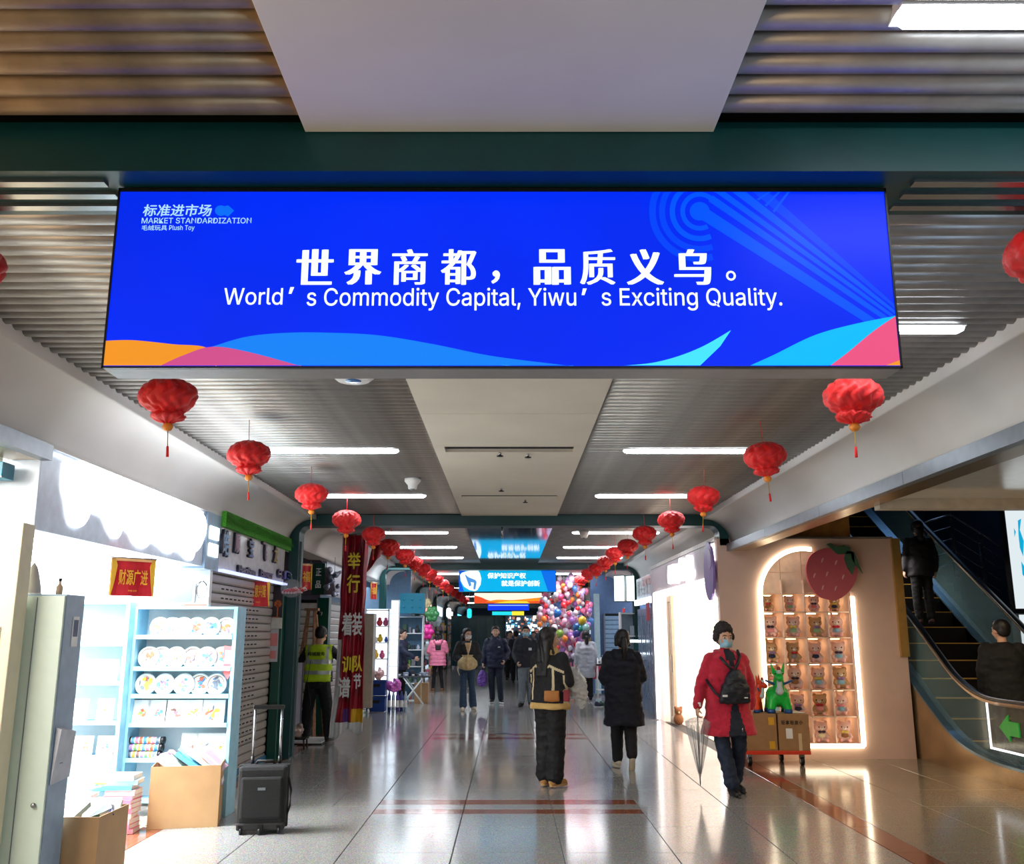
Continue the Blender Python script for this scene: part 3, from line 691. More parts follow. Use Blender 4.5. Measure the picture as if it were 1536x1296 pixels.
for r_, (z, lst) in enumerate(((1.49, (132, 152, 176)), (1.15, (138, 163)), (.81, (124, 162)), (.52, (112, 136, 166)))):
    for i, px in enumerate(lst):
        p = W(px, 1000, Y=8.54)
        board('picture_board', '%s white picture board from the left, %s shelf of the left unit' % (('First', 'Second', 'Third')[i], ('top', 'second', 'third', 'fourth')[r_]), p.x, 8.54+.01*i, z, .15, .2 if z != .52 else .17, 40+r_*5+i, n=6)
# flat packs on the plate unit, blue mirror behind, wire ornament
for i, (x, w) in enumerate(((-3.33, .22), (-3.12, .2), (-2.92, .22))):
    t = thing('flat_pack', ('left', 'middle', 'right')[i] + ' flat white carton lying on top of the plate shelf unit', 'box', (x, 8.75, 1.822), .1*i)
    MB().box(-w/2, w/2, -.09, .09, 0, .03).build('carton', PAPER, t, bevel=.003); MB().box(-w/2+.01, w/2-.01, -.092, -.09, .01, .02).build('stripe', PM[i*2], t)
t = thing('wall_mirror', 'blue rounded wall mirror above the plate shelf unit', 'mirror', (-3.3, 9.3, 1.98))
def rrect(w, h_, r, n=5): return [(x0+cos(a)*r, z0+sin(a)*r) for x0, z0, a0 in ((w/2-r, h_/2-r, 0), (-w/2+r, h_/2-r, 90), (-w/2+r, -h_/2+r, 180), (w/2-r, -h_/2+r, 270)) for a in [radians(a0+90*k/n) for k in range(n+1)]]
b = MB(); b.prism(rrect(.34, .24, .05), 'y', -.02, 0); b.build('frame', WHITE, t); b = MB(); b.prism(rrect(.3, .2, .04), 'y', -.024, -.02); b.build('glass', mat('blue_glass', (100, 150, 200), .15, .3), t)
t = thing('wire_ornament', 'black looped wire ornament on the wall right of the blue mirror', 'ornament', (-3.06, 9.3, 2.0))
MB().tube([(.05*cos(a), -.02, .07*sin(a)*1.2) for a in [k*.35 for k in range(18)]], .004).build('loop', BLACKM, t); MB().tube([(-.05, -.02, .06), (0, -.02, .1), (.05, -.02, .05)], .004).build('stem', BLACKM, t)
# price tag with pink border clipped to the shelf side (its code left plain)
t = thing('price_tag', 'pink bordered white tag hanging from the right side of the plate shelf unit', 'tag', (-2.56, 8.64, 1.17))
b = MB(); b.prism([(-.05, .3), (.05, .29), (.045, .08), (.0, 0), (-.045, .06)], 'y', 0, .006); b.build('card', mat('pink_card', (232, 110, 116), .5), t)
MB().box(-.035, .035, -.002, 0, .14, .26).build('label_panel', PAPER, t)

# ---- flags
def flag(label, pA, pB, ht, s, light=False, YA=0, YB=0, name='festive_flag'):
    a, c = W(*pA, Y=YA), W(*pB, Y=YB); w = (c.xy-a.xy).length; ang = math.atan2(c.y-a.y, c.x-a.x)
    t = thing(name, label, 'flag', (a.x, a.y, (a.z+c.z)/2-ht), ang)
    n = 12; vs = []
    for i in range(n+1):
        for z in (0, ht): vs.append((w*i/n, .006*sin(i*.9)*(1.4 if z == 0 else .6), z))
    b = MB(); b.add(vs + [(x, y+.004, z) for x, y, z in vs], [(2*i, 2*i+2, 2*i+3, 2*i+1) for i in range(n)] + [(2*n+2+2*i, 2*n+3+2*i, 2*n+5+2*i, 2*n+4+2*i) for i in range(n)] + [(2*i, 2*n+2+2*i, 2*n+4+2*i, 2*i+2) for i in range(n)]); b.build('cloth', RED, t)
    for sx in (0, 1):
        X0 = 0 if sx == 0 else w; sg_ = 1 if sx == 0 else -1
        b = MB(); b.prism([(X0, 0), (X0+sg_*w*.03, .0), (X0+sg_*w*.09, ht*.4), (X0+sg_*w*.13, ht*.8), (X0+sg_*w*.08, ht), (X0, ht)], 'y', -.012, -.009); b.build('gold_border', GOLD, t)
    MB().box(0, w, -.012, -.008, ht*.93, ht).build('gold_border', mat('gold_hem', (255, 190, 130), .5), t)
    MB().cyl((-.01, 0, ht+.005), (w+.01, 0, ht+.005), .006).build('rod', STEEL, t)
    for q in (.1, .9): MB().cyl((w*q, 0, ht), (w*q, 0, ht+.07), .002, n=5).build('cord', STEEL, t)
    text(s, ht*.3, GOLD, t, (w*.5, -.016, ht*.5), width=w*.66, height=ht*.42, bold=.02)
    text('恭喜发财', ht*.08, GOLD, t, (w*.5, -.016, ht*.14), width=w*.2, height=ht*.05)
    return t
flag('red and gold flag reading 财源广进 under the white shop header', (168, 834), (233, 843), .275, '财源广进', YA=6.85, YB=7.1)
flag('red and gold festive flag hanging in front of the perforated shutter', (371, 861), (405, 866), .37, '生意兴隆', YA=11.3, YB=11.5)
flag('plain red flag beyond the second green frame, left side', (451, 842), (468, 850), .36, '福', YA=13.2, YB=13.35)
flag('small red flag by the far white pillar on the left', (556, 872), (565, 875), .36, '福', YA=20.1, YB=20.3)

# ---- shop two: sign panel with turf top, shutter
h = thing('shop_sign', 'white shop sign board with coloured characters and a green turf top', 'sign')
MB().box(-3.2, -2.98, 9.5, 12.28, 2.2, 2.8).build('board', mat('sign_board_grey', (206, 204, 208), .25), h, bevel=.004)
b = MB(); rr = random.Random(3)
for i in range(900):
    yy = 9.5+2.9*rr.random(); zz = 2.72+.1*rr.random(); xx = -2.93; b.add([(xx, yy-.006, zz), (xx, yy+.006, zz), (xx+.05+.03*rr.random(), yy+rr.uniform(-.03, .03), zz-.1*rr.random()-.02)], [(0, 1, 2)])
b.box(-3.1, -2.93, 9.5, 12.4, 2.66, 2.82)
o = b.build('turf_fringe', mat('artificial_turf', (70, 160, 30), .8, var=.3, scale=60), h, fix=False); o['kind'] = 'stuff'
MB().box(-3.0, -2.93, 9.5, 12.3, 2.2, 2.225).build('ledge', emit('ledge_glow', (190, 200, 255), 1.6), h)
CHM = [mat('char_%d' % i, c, .35) for i, c in enumerate(((110, 150, 190), (150, 90, 120), (60, 90, 160), (140, 70, 90), (190, 160, 60), (110, 80, 130), (90, 90, 200)))]
for i, (ch, px, py, hh) in enumerate((('皓', 337, 815, 42), ('顺', 354, 815, 32), ('宝', 375, 822, 30), ('飞', 395, 827, 30), ('龙', 412, 832, 27))):
    p = W(px, py, X=-2.97); sc = hh/1380*p.y*.95
    back = text(ch, .1, mat('char_backing_dark', (40, 34, 50), .4), h, (-2.966, p.y, p.z), FACE_PX, 'letter_backing', width=sc*.9, height=sc, bold=.05, ext=.012)  # dark backing behind each coloured letter
    text(ch, .1, CHM[i], h, (-2.945, p.y, p.z), FACE_PX, 'letter', width=sc*.84, height=sc*.94, bold=.02)
for s, xa, xb, py, hh, c in (('HaoSun', 356, 382, 848, 13, 5), ('Bower', 389, 408, 854, 11, 5), ('C', 415, 421, 855, 14, 5), ('ß', 424, 438, 857, 14, 6)):
    a, c_ = W(xa, py, X=-2.97), W(xb, py, X=-2.97)
    text(s, .1, mat('char_backing_dark', (40, 34, 50), .4), h, (-2.966, (a.y+c_.y)/2, a.z-.04), FACE_PX, 'letter_backing', width=c_.y-a.y, height=hh/1380*a.y, bold=.03, ext=.012)
    text(s, .1, CHM[c], h, (-2.945, (a.y+c_.y)/2, a.z-.04), FACE_PX, 'letter', width=(c_.y-a.y)*.97, height=hh/1380*a.y*.9, bold=.01)
SHUT = mat('shutter_slat', (178, 172, 166), .35, .25, .06, 2); HOLE = mat('dark_hole', (20, 18, 24), .8)
def shutter(label, w, H, loc, rz, pitch=.1, holes=True, m=SHUT, box=True):
    "roller shutter: slats hang one by one in front of a dark backing; local x along its width"
    t = thing('roller_shutter', label, 'shutter', loc, rz); src = None; n = int(H/pitch)
    MB().box(0, w, .03, .05, 0, H).build('backing', BLACKM, t)
    for k in range(n):
        if src is None:
            b = MB(); pr = [(0, .004), (-.012, .02), (-.014, pitch*.5), (-.012, pitch-.016), (0, pitch-.004), (.02, pitch-.004), (.02, .004)]
            b.loft([[(x, y, z) for y, z in pr] for x in (0, w)], 0, False); src = o = b.build('slat', m, t)
        else: o = dup(src)
        o.location = (0, 0, k*pitch)
    for sx in (0, w): MB().box(sx-.02, sx+.02, -.03, .05, 0, H).build('guide_rail', GREYM, t)
    if holes:
        b = MB()
        for k in range(3, n-1):
            for i in range(10):
                x = w*.22 + i*w*.055
                b.box(x, x+w*.034, -.0155, -.013, k*pitch+.042, k*pitch+.058)
        o = b.build('perforations', HOLE, t); o['kind'] = 'stuff'
    return t
shutter('closed grey roller shutter with rows of slots behind the shelf units', 2.9, 2.2, (-3.12, 9.42, 0), pi/2, .1)
struct(MB().box(-3.13, -3.09, 9.42, 12.3, 0, .07).build('baseboard_left', mat('blue_base', (40, 110, 150), .4)))
struct(MB().box(-7, -3.17, 9.4, 12.3, 2.78, 3.3).box(-3.3, -3.17, 9.4, 12.35, 2.2, 2.8).build('wall_shop_two', WHITE))
col_ = struct(MB().box(-3.25, -2.975, 12.3, 12.75, 0, 2.2).build('column', GREENG, bevel=.006)); 
MB().box(-3.25, -2.975, 12.295, 12.3, .70, .706).build('joint', DARK, col_)
t = thing('dark_poster', 'dark poster with orange flowers on the green column', 'poster', (-3.11, 12.29, 1.72))
MB().box(-.13, .13, 0, .006, 0, .46).build('sheet', mat('poster_dark', (50, 36, 38), .5), t)
FL = mat('poster_orange', (214, 110, 50), .5)
for x, z in ((-.07, .22), (.07, .24)):
    b = MB()
    for a in range(7): b.add([(x+.03*cos(a*.9)+.02*cos(u), -.002, z+.03*sin(a*.9)+.02*sin(u)) for u in [2*pi*i/8 for i in range(8)]], [tuple(range(8))])
    b.build('printed_flower', FL, t, fix=False); MB().box(x-.008, x+.008, -.002, -.001, .06, z).build('printed_stem', FL, t)
MB().box(-.1, .1, -.002, -.001, .05, .07).build('printed_band', FL, t)
t = thing('paper_notice', 'grey folded paper over a pink printed notice on the green column', 'poster', (-3.09, 12.285, 1.22))
MB().box(-.12, .08, 0, .006, 0, .42).build('sheet', mat('notice_grey', (196, 190, 192), .6), t)
MB().box(-.12, .12, -.012, -.004, .42, .56).build('folded_sheet', mat('notice_cream', (206, 204, 190), .6), t)
MB().box(-.09, .06, -.003, -.001, .04, .14).box(-.02, .07, -.003, -.001, .2, .36).build('print', mat('notice_pink', (214, 130, 124), .6), t)
t = thing('plastic_bag', 'clear plastic bag of red ribbon hanging by the green column', 'bag', (-2.78, 11.9, 2.0))
CLEARP = mat('clear_plastic', (230, 232, 236), .15, 0, .02, trans=0, alpha=.16)
b = MB(); b.ball((0, 0, .14), (.14, .1, .12), 14, 10); b.build('bag', CLEARP, t)
b = MB(); b.tube([(0, 0, .26), (-.02, 0, .34), (-.1, 0, .36)], .008); b.build('handle', CLEARP, t)
for k in range(9): b = MB(); b.tube([(-.11+.018*k, -.03, .08+.02*(k % 2)), (-.05+.03*k, .02, .13), (.02+.02*k, -.02, .09+.03*(k % 3)), (.08, .02, .1)], .017, 6); b.build('ribbon', RED if k % 2 else mat('pale_ribbon', (230, 190, 190), .5), t)

# ---- books, boxes
BC = [(236, 150, 170), (228, 110, 140), (244, 190, 200), (200, 180, 220), (160, 200, 230), (90, 170, 210), (240, 236, 230), (214, 170, 190), (250, 200, 180), (120, 150, 200), (190, 220, 200)]
BM = [mat('book_%d' % i, c, .5) for i, c in enumerate(BC)]; PAGE = mat('book_pages', (238, 232, 220), .7)
def book(label, loc, rot, m, w=.24, d=.19, th=.03, grp=None):
    t = thing('book', label, 'book', loc, 0, grp); t.rotation_euler = rot
    b = MB().box(-w/2, w/2, -d/2, d/2, 0, .003).box(-w/2, w/2, -d/2, d/2, th-.003, th).box(-w/2, w/2, -d/2, -d/2+.003, .003, th-.003); b.build('cover', m, t)
    MB().box(-w/2+.004, w/2-.004, -d/2+.003, d/2-.004, .003, th-.003).build('pages', PAGE, t); return t
rs = random.Random(11)
TH = [(0, 1, 0, 8, 1, 2, 1, 0, 2, 5, 4, 6), (3, 4, 3, 7, 3, 6, 4, 3, 10), (6, 6, 3, 6, 4, 6, 7, 6, 6), (4, 3, 7, 4, 3, 10, 4), (6, 4, 10, 5, 6, 4, 10)]
SN = ['rightmost floor stack', 'lilac stack left of the pink one', 'white floor stack beside the tall cabinet', 'floor stack behind the lilac one', 'back floor stack under the blue shelves']
for q, (sx, sy, z0) in enumerate(((-3.17, 8.0, .0), (-3.46, 7.85, 0), (-3.74, 7.7, 0), (-3.36, 8.32, 0), (-3.68, 8.3, 0))):
    z = .002
    for k, ci in enumerate(TH[q]):
        th = rs.choice((.03, .036, .042)); cn = ('pink', 'rose pink', 'pale pink', 'lilac', 'pale blue', 'sky blue', 'white', 'mauve', 'peach', 'denim blue', 'mint')[ci]
        book('%s book, %s from floor, %s' % (cn, 'lowest' if k == 0 else ORD[k], SN[q]), (sx+rs.uniform(-.015, .015), sy+rs.uniform(-.015, .015), z), (0, 0, rs.uniform(-.12, .12)), BM[ci], th=th, grp='books stacked on the shop floor'); z += th+.0005
def carton(label, loc, rz, w, d, hh, flaps=False):
    t = thing('cardboard_box', label, 'box', loc, rz); th = .006
    MB().box(-w/2, w/2, -d/2, d/2, .001, th).build('base', KRAFT, t)
    MB().box(-w/2, w/2, -d/2, -d/2+th, th, hh).build('side_wall', KRAFT, t); MB().box(-w/2, w/2, d/2-th, d/2, th, hh).build('side_wall', KRAFT, t)
    MB().box(-w/2, -w/2+th, -d/2+th, d/2-th, th, hh).build('side_wall', KRAFT, t); MB().box(w/2-th, w/2, -d/2+th, d/2-th, th, hh).build('side_wall', KRAFT, t)
    MB().box(-w/2+th, w/2-th, -d/2+th, -d/2+.1, .3*hh, .3*hh+.004).build('inner_flap', KRAFT, t)
    return t
carton('big open cardboard box heaped with books in front of the plate shelf', (-2.76, 8.36, 0), .22, .56, .42, .49)
carton('open cardboard box with a rose-cover book at the lower left corner', (-2.715, 6.12, 0), 0, .5, .44, .5)
for k in range(13):
    x = -.2+.033*k; cols = (7, 2, 3, 7, 10, 4, 5, 5, 6, 10, 8, 6, 7); nm = ('mauve', 'pale pink', 'lilac', 'mauve', 'mint', 'pale blue', 'sky blue', 'deep blue', 'white', 'green', 'peach', 'white', 'brown')[k]
    a = .22; px_, py_ = -2.76 + x*cos(a), 8.36 + x*sin(a)
    book('%s book leaning in the big box, %s from left' % (nm.capitalize(), 'first' if k == 0 else ORD[k]), (px_+.0, py_+rs.uniform(-.04, .04), .48+rs.uniform(-.01, .04)), (rs.uniform(-.2, .2), radians(28+4*k if k < 6 else 40+rs.uniform(-8, 8)), .22+rs.uniform(-.25, .25)), BM[cols[k]], w=.22, d=.17, th=.028, grp='books heaped in the big cardboard box')
for k in range(6):
    book('%s book lying low in the big cardboard box' % (('pink', 'white', 'blue', 'mauve', 'mint', 'lilac')[k]), (-2.95+.075*k, 8.32+.02*k, .30), (0, radians(20-6*k), .22), BM[(0, 6, 5, 7, 10, 3)[k]], w=.2, d=.3, th=.05, grp='books lower in the big cardboard box')
o = book('book with a cover of three red roses on top in the lower left box', (-2.74, 6.05, .49), (radians(24), 0, radians(-14)), mat('rose_cover', (240, 236, 220), .4), w=.23, d=.2, th=.03)
b = MB()
for cx, cz in ((-.03, -.03), (.035, -.03), (.01, .035)):
    for q in range(3): b.add([(cx+(.032-.009*q)*cos(u)+.004*q, cz+(.03-.008*q)*sin(u), .0312+.0003*q) for u in [2*pi*i/12 for i in range(12)]], [tuple(range(12))], q % 2)
b.build('printed_rose', [mat('rose_red', (206, 40, 50), .5), mat('rose_dark', (150, 20, 36), .5)], o, fix=False)
b = MB()
for cx, cz, a in ((-.065, .02, .6), (.07, .01, -.5), (-.04, -.07, 0), (.06, .06, .9)): b.add([(cx+.02*cos(u)*cos(a)-.008*sin(u)*sin(a), cz+.02*cos(u)*sin(a)+.008*sin(u)*cos(a), .0311) for u in [2*pi*i/8 for i in range(8)]], [tuple(range(8))])
b.build('printed_leaf', mat('leaf_green', (90, 130, 60), .5), o, fix=False)
book('bright blue book left of the rose-cover book in the lower left box', (-2.9, 6.1, .47), (radians(16), radians(14), radians(-25)), mat('bright_blue_cover', (20, 140, 205), .4), w=.2, d=.22, th=.03)
book('dark blue book right of the rose-cover book in the lower left box', (-2.58, 6.16, .44), (radians(10), radians(-32), radians(20)), mat('navy_cover', (30, 60, 130), .4), w=.2, d=.2, th=.025)
book('pale book leaning at the back of the lower left box', (-2.6, 6.26, .46), (radians(50), 0, radians(8)), BM[6], w=.22, d=.18, th=.03)
book('dark green book in the right corner of the lower left box', (-2.54, 6.06, .46), (0, radians(-20), 0), mat('dark_green_cover', (40, 80, 60), .4), w=.12, d=.2, th=.03)
t = thing('brown_carton', 'closed brown carton lying on the white stack of books', 'box', (-3.76, 7.8, .335), .1)
MB().box(-.2, .12, -.14, .14, 0, .12).build('carton', mat('brown_carton', (150, 110, 90), .7), t, bevel=.003); MB().box(-.2, .12, -.02, .02, .12, .1215).build('tape', PAPER, t)
t = thing('plastic_packet', 'teal and yellow plastic packet on the stack behind the lilac books', 'packet', (-3.4, 8.2, .28), -.1)
fuse('packet', MB().ball((0, 0, .04), (.15, .1, .04), 16, 8), mat('teal_packet', (110, 205, 215), .25), .012, t, 2, .012, 14)
MB().box(-.06, .07, -.08, -.02, .07, .082).build('yellow_label', mat('yellow_label', (230, 226, 90), .4), t)

# ---- suitcase
t = thing('suitcase', 'black fabric trolley suitcase with raised handle right of the cardboard box', 'suitcase', (-2.02, 8.02, 0), .12)
FAB = mat('black_fabric', (16, 16, 18), .8, 0, .15, 60, .15); FAB2 = mat('dark_fabric_trim', (28, 26, 28), .7)
MB().box(-.195, .195, -.11, .11, .045, .52).build('shell', FAB, t, bevel=.03)
MB().box(-.165, .165, -.135, -.1, .12, .44).build('front_pocket', FAB, t, bevel=.02)
MB().box(-.205, .205, -.02, .02, .04, .525).build('zip_band', FAB2, t, bevel=.008)
MB().box(-.19, .19, -.12, .10, .03, .09).build('lower_bumper', FAB2, t, bevel=.015)
MB().box(-.03, .03, -.139, -.135, .34, .36).build('badge', GREYM, t)
for sx in (-1, 1): 
    MB().cyl((sx*.11, .06, .5), (sx*.11, .06, .965), .011).build('handle_tube', STEEL, t); MB().cyl((sx*.11, .06, .5), (sx*.11, .06, .58), .015).build('handle_socket', BLACKM, t)
MB().box(-.13, .13, .04, .08, .955, .99).build('handle_grip', BLACKM, t, bevel=.01)
MB().tube([(-.08, .02, .52), (-.06, 0, .55), (.06, 0, .55), (.08, .02, .52)], .011).build('top_handle', FAB2, t)
MB().tube([(.2, -.02, .42), (.225, -.03, .32), (.22, -.03, .2), (.2, -.02, .14)], .009).build('side_handle', FAB2, t)
for x, yv in ((-.15, -.1), (0, -.12), (.15, -.1), (-.15, .09), (.15, .09)):
    w_ = MB().cyl((x-.012, yv, .028), (x+.012, yv, .028), .028, n=16).build('wheel', BLACKM, t); MB().box(x-.022, x+.022, yv-.02, yv+.02, .035, .075).build('wheel_housing', BLACKM, w_, bevel=.006)
# ================================================================ BEYOND THE SECOND FRAME, LEFT
LILG = mat('mauve_grey_wall', (140, 130, 150), .5)
struct(MB().box(-7, -3.12, 15.4, 15.5, 0, 3.3).build('wall_cross', LILG))
struct(MB().box(-7, -3.05, 15.5, 19.8, 2.2, 3.2).box(-3.2, -3.06, 15.5, 19.8, 0, .06).build('wall_shop_three', mat('header_grey', (150, 158, 178), .35)))
shutter('white roller shutter facing the corridor behind the worker, beside a ladder', .95, 2.12, (-4.08, 15.34, 0), 0, .115, False, mat('white_slat', (226, 226, 222), .4, .1))
shutter('grey side roller shutter behind the red banner', 3.6, 2.12, (-3.06, 15.75, 0), pi/2, .115, False)
struct(MB().box(-3.13, -2.95, 15.3, 15.5, 0, 2.15).build('column', GREENG, bevel=.005))
t = thing('projecting_sign', 'dark green projecting sign with pale letters behind the red banner', 'sign', (-3.0, 15.2, 2.2))
MB().box(-.22, -.02, 0, .08, 0, .5).build('board', mat('dark_green_sign', (0, 60, 48), .4), t)
for k, ch in enumerate('正品'): text(ch, .1, PAPER, t, (-.12, -.004, .36-.2*k), width=.09, height=.12, bold=.02)
t = thing('hanging_ornament', 'silvery hanging plastic ornament beside the dark green sign', 'ornament', (-2.86, 15.2, 2.2))
b = MB(); rr = random.Random(5)
for k in range(14): b.ball((rr.uniform(-.12, .1), rr.uniform(-.08, .08), rr.uniform(0, .4)), rr.uniform(.03, .06), 8, 6)
fuse('foil_cluster', b, mat('foil_silver', (170, 180, 205), .15, .7), .02, t, 1)
MB().tube([(0, 0, .35), (0, 0, .6)], .005).build('cord', STEEL, t)
# ladder
WOODL = mat('worn_wood', (160, 116, 84), .6, var=.2, scale=20)
t = thing('step_ladder', 'worn wooden folding ladder standing behind the worker', 'ladder', (-3.12, 14.85, 0))
for q, (xa, xb, ya, yb) in enumerate(((-.3, -.07, -.05, 0), (.16, .04, -.25, -.02), (-.25, -.07, .36, .04), (.2, .04, .36, .04))):
    MB().obox(Matrix.Translation(((xa+xb)/2, (ya+yb)/2, .98)) @ Vector((xb-xa, yb-ya, 1.94)).to_track_quat('Z', 'Y').to_matrix().to_4x4(), .05, .03, 1.97).build('rail', WOODL, t, bevel=.004)
for k in range(5): z = .35+.33*k; f = z/1.96; MB().box(-.3+.23*f, .16-.12*f, -.2*(1-f)-.03, -.2*(1-f)+.02, z, z+.03).build('rung', WOODL, t)
MB().box(-.12, .1, -.05, .07, 1.93, 1.97).build('top_plate', WOODL, t, bevel=.004)
MB().cyl((.09, -.06, 1.9), (.16, -.06, 1.88), .03).build('hinge_knob', BLACKM, t)
t = thing('white_board', 'tall white board leaning by the green column under the ladder', 'panel', (-3.22, 14.2, 0), .1)
MB().box(-.14, .14, 0, .02, .02, 1.15).build('board', mat('lilac_white', (214, 208, 226), .4), t); MB().box(.12, .14, -.004, 0, .02, 1.15).build('edge', GREYM, t)
t = thing('floor_board', 'white flat board with black edge lying on the floor at the worker', 'board', (-2.93, 14.3, 0))
MB().box(-.36, .2, -.3, .3, .01, .05).build('board', WHITE, t); MB().box(-.37, .21, -.31, .31, .001, .02).build('edge', BLACKM, t)
t = thing('tool_bag', 'heap of tools and wires in a clear bag beside the green column', 'bag', (-3.0, 13.55, 0))
b = MB(); rr = random.Random(9)
for k in range(9): b.ball((rr.uniform(-.13, .13), rr.uniform(-.1, .1), .25+rr.uniform(-.05, .1)), rr.uniform(.04, .09), 9, 7)
fuse('bag', b, mat('grimy_bag', (150, 130, 122), .35), .015, t, 1, .02, 12)
MB().box(-.16, .16, -.12, .12, .13, .15).build('tray', BLACKM, t)
for x, yv in ((-.13, -.1), (.13, -.1), (-.13, .1), (.13, .1)): MB().cyl((x, yv, .14), (x*1.1, yv, 0), .012).build('leg', BLACKM, t)
MB().tube([(.12, 0, .3), (.2, -.05, .6), (.1, .1, .9), (.14, .1, 1.2)], .006).build('cable', BLACKM, t)
MB().box(-.22, -.17, -.02, .02, .05, .55).build('wooden_handle', mat('red_brown', (150, 60, 40), .5), t)
# banner
t = thing('red_banner', 'tall crumpled red banner with yellow and white characters hanging on the left', 'banner', (-2.38, 14.2, .2))
N, Mh = 40, 60; vs = []
def bx(u, v):
    w = .2 + .02*(v < .5)*(1-v*2)
    x = (u-.5)*2*w + (.0 if v > .25 else -.05*(.25-v)/.25*(1-u)*1.2)
    yv = .05*sin(u*17+v*2) + .03*sin(u*31-v*5) + .03*noise.noise(Vector((u*4, v*9, 0)))
    return (x + .02*noise.noise(Vector((u*3, v*6, 4))), yv, v*2.86 - (.06*sin(u*9) + (1-u)*.12 if v < .02 else 0))
for j in range(Mh+1):
    for i in range(N+1): vs.append(bx(i/N, j/Mh))
b = MB(); b.add(vs, [(j*(N+1)+i, j*(N+1)+i+1, (j+1)*(N+1)+i+1, (j+1)*(N+1)+i) for j in range(Mh) for i in range(N)], 0, True)
for k, (j) in enumerate(range(Mh)):
    for i in range(N):
        u, v = i/N, j/Mh; q = j*N+i
        if v < .03: b.m[q] = 1
        elif v < .1 and u > .62: b.m[q] = 2
        elif v < .1 and .35 < u < .5: b.m[q] = 3
        elif u < .12 and v < .45: b.m[q] = 1
o = b.build('cloth', [mat('banner_red', (176, 30, 52), .3, .0, .3, 3), PAPER, mat('banner_yellow', (240, 190, 40), .5), mat('banner_violet', (120, 80, 160), .5)], t, fix=False)
sd = o.modifiers.new('s', 'SOLIDIFY'); sd.thickness = .004
b = MB().cyl((-.22, 0, 2.87), (.26, 0, 2.87), .012); b.build('rod', STEEL, t)
BYE = mat('banner_letter_yellow', (250, 220, 40), .4)
for ch, v, x, m, ww, hh in (('举', .86, .02, BYE, .2, .26), ('行', .74, .02, BYE, .2, .28), ('着', .53, -.05, PAPER, .16, .34), ('装', .53, .1, PAPER, .15, .34), ('训', .325, -.02, BYE, .17, .24), ('队', .33, .13, BYE, .14, .24), ('谱', .13+.08, -.06, PAPER, .18, .3), ('节', .24, .13, PAPER, .12, .22)):
    o = text(ch, .1, m, t, (x, -.115, v*2.86), width=ww, height=hh, bold=.03)
t = thing('banner_tail', 'dark red end of cloth draped behind the top of the banner', 'cloth', (-2.12, 14.4, 2.55))
vs = [(u*.2-.1*(1-v), .04*sin(u*7)+.03, (v-1)*.5*(1-.5*u) + .45) for v in [k/6 for k in range(7)] for u in [i/8 for i in range(9)]]
o = MB().add(vs, [(j*9+i, j*9+i+1, j*9+i+10, j*9+i+9) for j in range(6) for i in range(8)], 0, True).build('cloth', mat('deep_red', (130, 10, 24), .5), t, fix=False); o.modifiers.new('s', 'SOLIDIFY').thickness = .005
# hood arch behind the banner
b = MB()
n = 24; R = [[(-3.0+.02*0-.75+.95*cos(a)*1.0, yv, 2.1+.95*sin(a)) for a in [pi*k/n for k in range(n+1)]] for yv in (15.28, 15.36)]
b.prism([(-3.75+.9*cos(a), 2.2+.78*sin(a)) for a in [pi*k/24 for k in range(25)]], 'y', 15.28, 15.38); struct(b.build('trim_5', mat('dusky_arch', (104, 92, 104), .5)))
# beige rolling cabinet
t = thing('beige_cabinet', 'tall beige cabinet on casters with a black handle beyond the red banner', 'cabinet', (-2.98, 19.4, 0))
MB().box(-.18, .18, 0, .4, .1, 1.98).build('body', mat('beige_laminate', (160, 150, 136), .5), t, bevel=.006)
MB().tube([(-.14, -.03, 1.55), (-.06, -.05, 1.62), (-.05, -.05, 1.78), (-.08, -.02, 1.86)], .012).build('handle', BLACKM, t)
for x in (-.12, .12): w_ = MB().cyl((x-.015, .05, .045), (x+.015, .05, .045), .045, n=14).build('caster', PAPER, t); MB().box(x-.02, x+.02, .03, .07, .06, .1).build('fork', STEEL, w_)
# lit goods shelf behind it
LITW = emit('lit_shelf_back', (225, 240, 255), 2.2)
def goods_shelf(label, loc, w, H, n, seed, rz=0, back=LITW, obj_label='toy', cols=None, d=.3):
    t = thing('display_shelf', label, 'shelf', loc, rz); rr = random.Random(seed)
    MB().box(-w/2, w/2, d-.02, d, .0, H).build('lit_back', back, t)
    for sx in (-1, 1): MB().box(sx*w/2-.015, sx*w/2+.015, 0, d, 0, H).build('side_panel', WHITE, t)
    for k in range(n+1): MB().box(-w/2, w/2, 0, d-.02, k*H/n*.98, k*H/n*.98+.02).build('shelf', WHITE, t)
    cols = cols or [(240, 110, 160), (240, 240, 240), (60, 160, 90), (250, 150, 40), (60, 120, 220), (250, 210, 60), (200, 60, 70), (250, 190, 210)]
    ms = [mat('toy_%d_%d_%d' % c, c, .5) for c in cols]; b = [MB() for _ in ms]
    for k in range(n):
        x = -w/2+.05
        while x < w/2-.05:
            q = rr.randrange(len(ms)); r = rr.uniform(.035, .07); z = k*H/n*.98+.02
            if rr.random() < .5: b[q].ball((x, d*.4, z+r*1.05), (r, r*.8, r*1.1), 8, 6); b[q].ball((x, d*.38, z+r*2.2), r*.6, 8, 6)
            else: b[q].box(x-r*.7, x+r*.7, d*.2, d*.6, z, z+r*rr.uniform(1.5, 3.2))
            x += r*2
    for q, bb in enumerate(b):
        if bb.v: o = bb.build('goods', ms[q], t); o['kind'] = 'stuff'
    return t
goods_shelf('brightly lit shelf of plush and flowers right of the beige cabinet', (-2.78-.08, 20.3, 0), .5, 2.1, 6, 21)
t = thing('light_pillar', 'bright white lit display pillar beyond the goods shelf on the left', 'display', (-2.5, 20.6, 0))
MB().box(-.1, .07, 0, .2, 0, 2.3).build('pillar', WHITE, t)
for k in range(8): MB().box(-.09, .06, -.01, 0, .05+.28*k, .31+.28*k).build('light_panel', LITW, t)
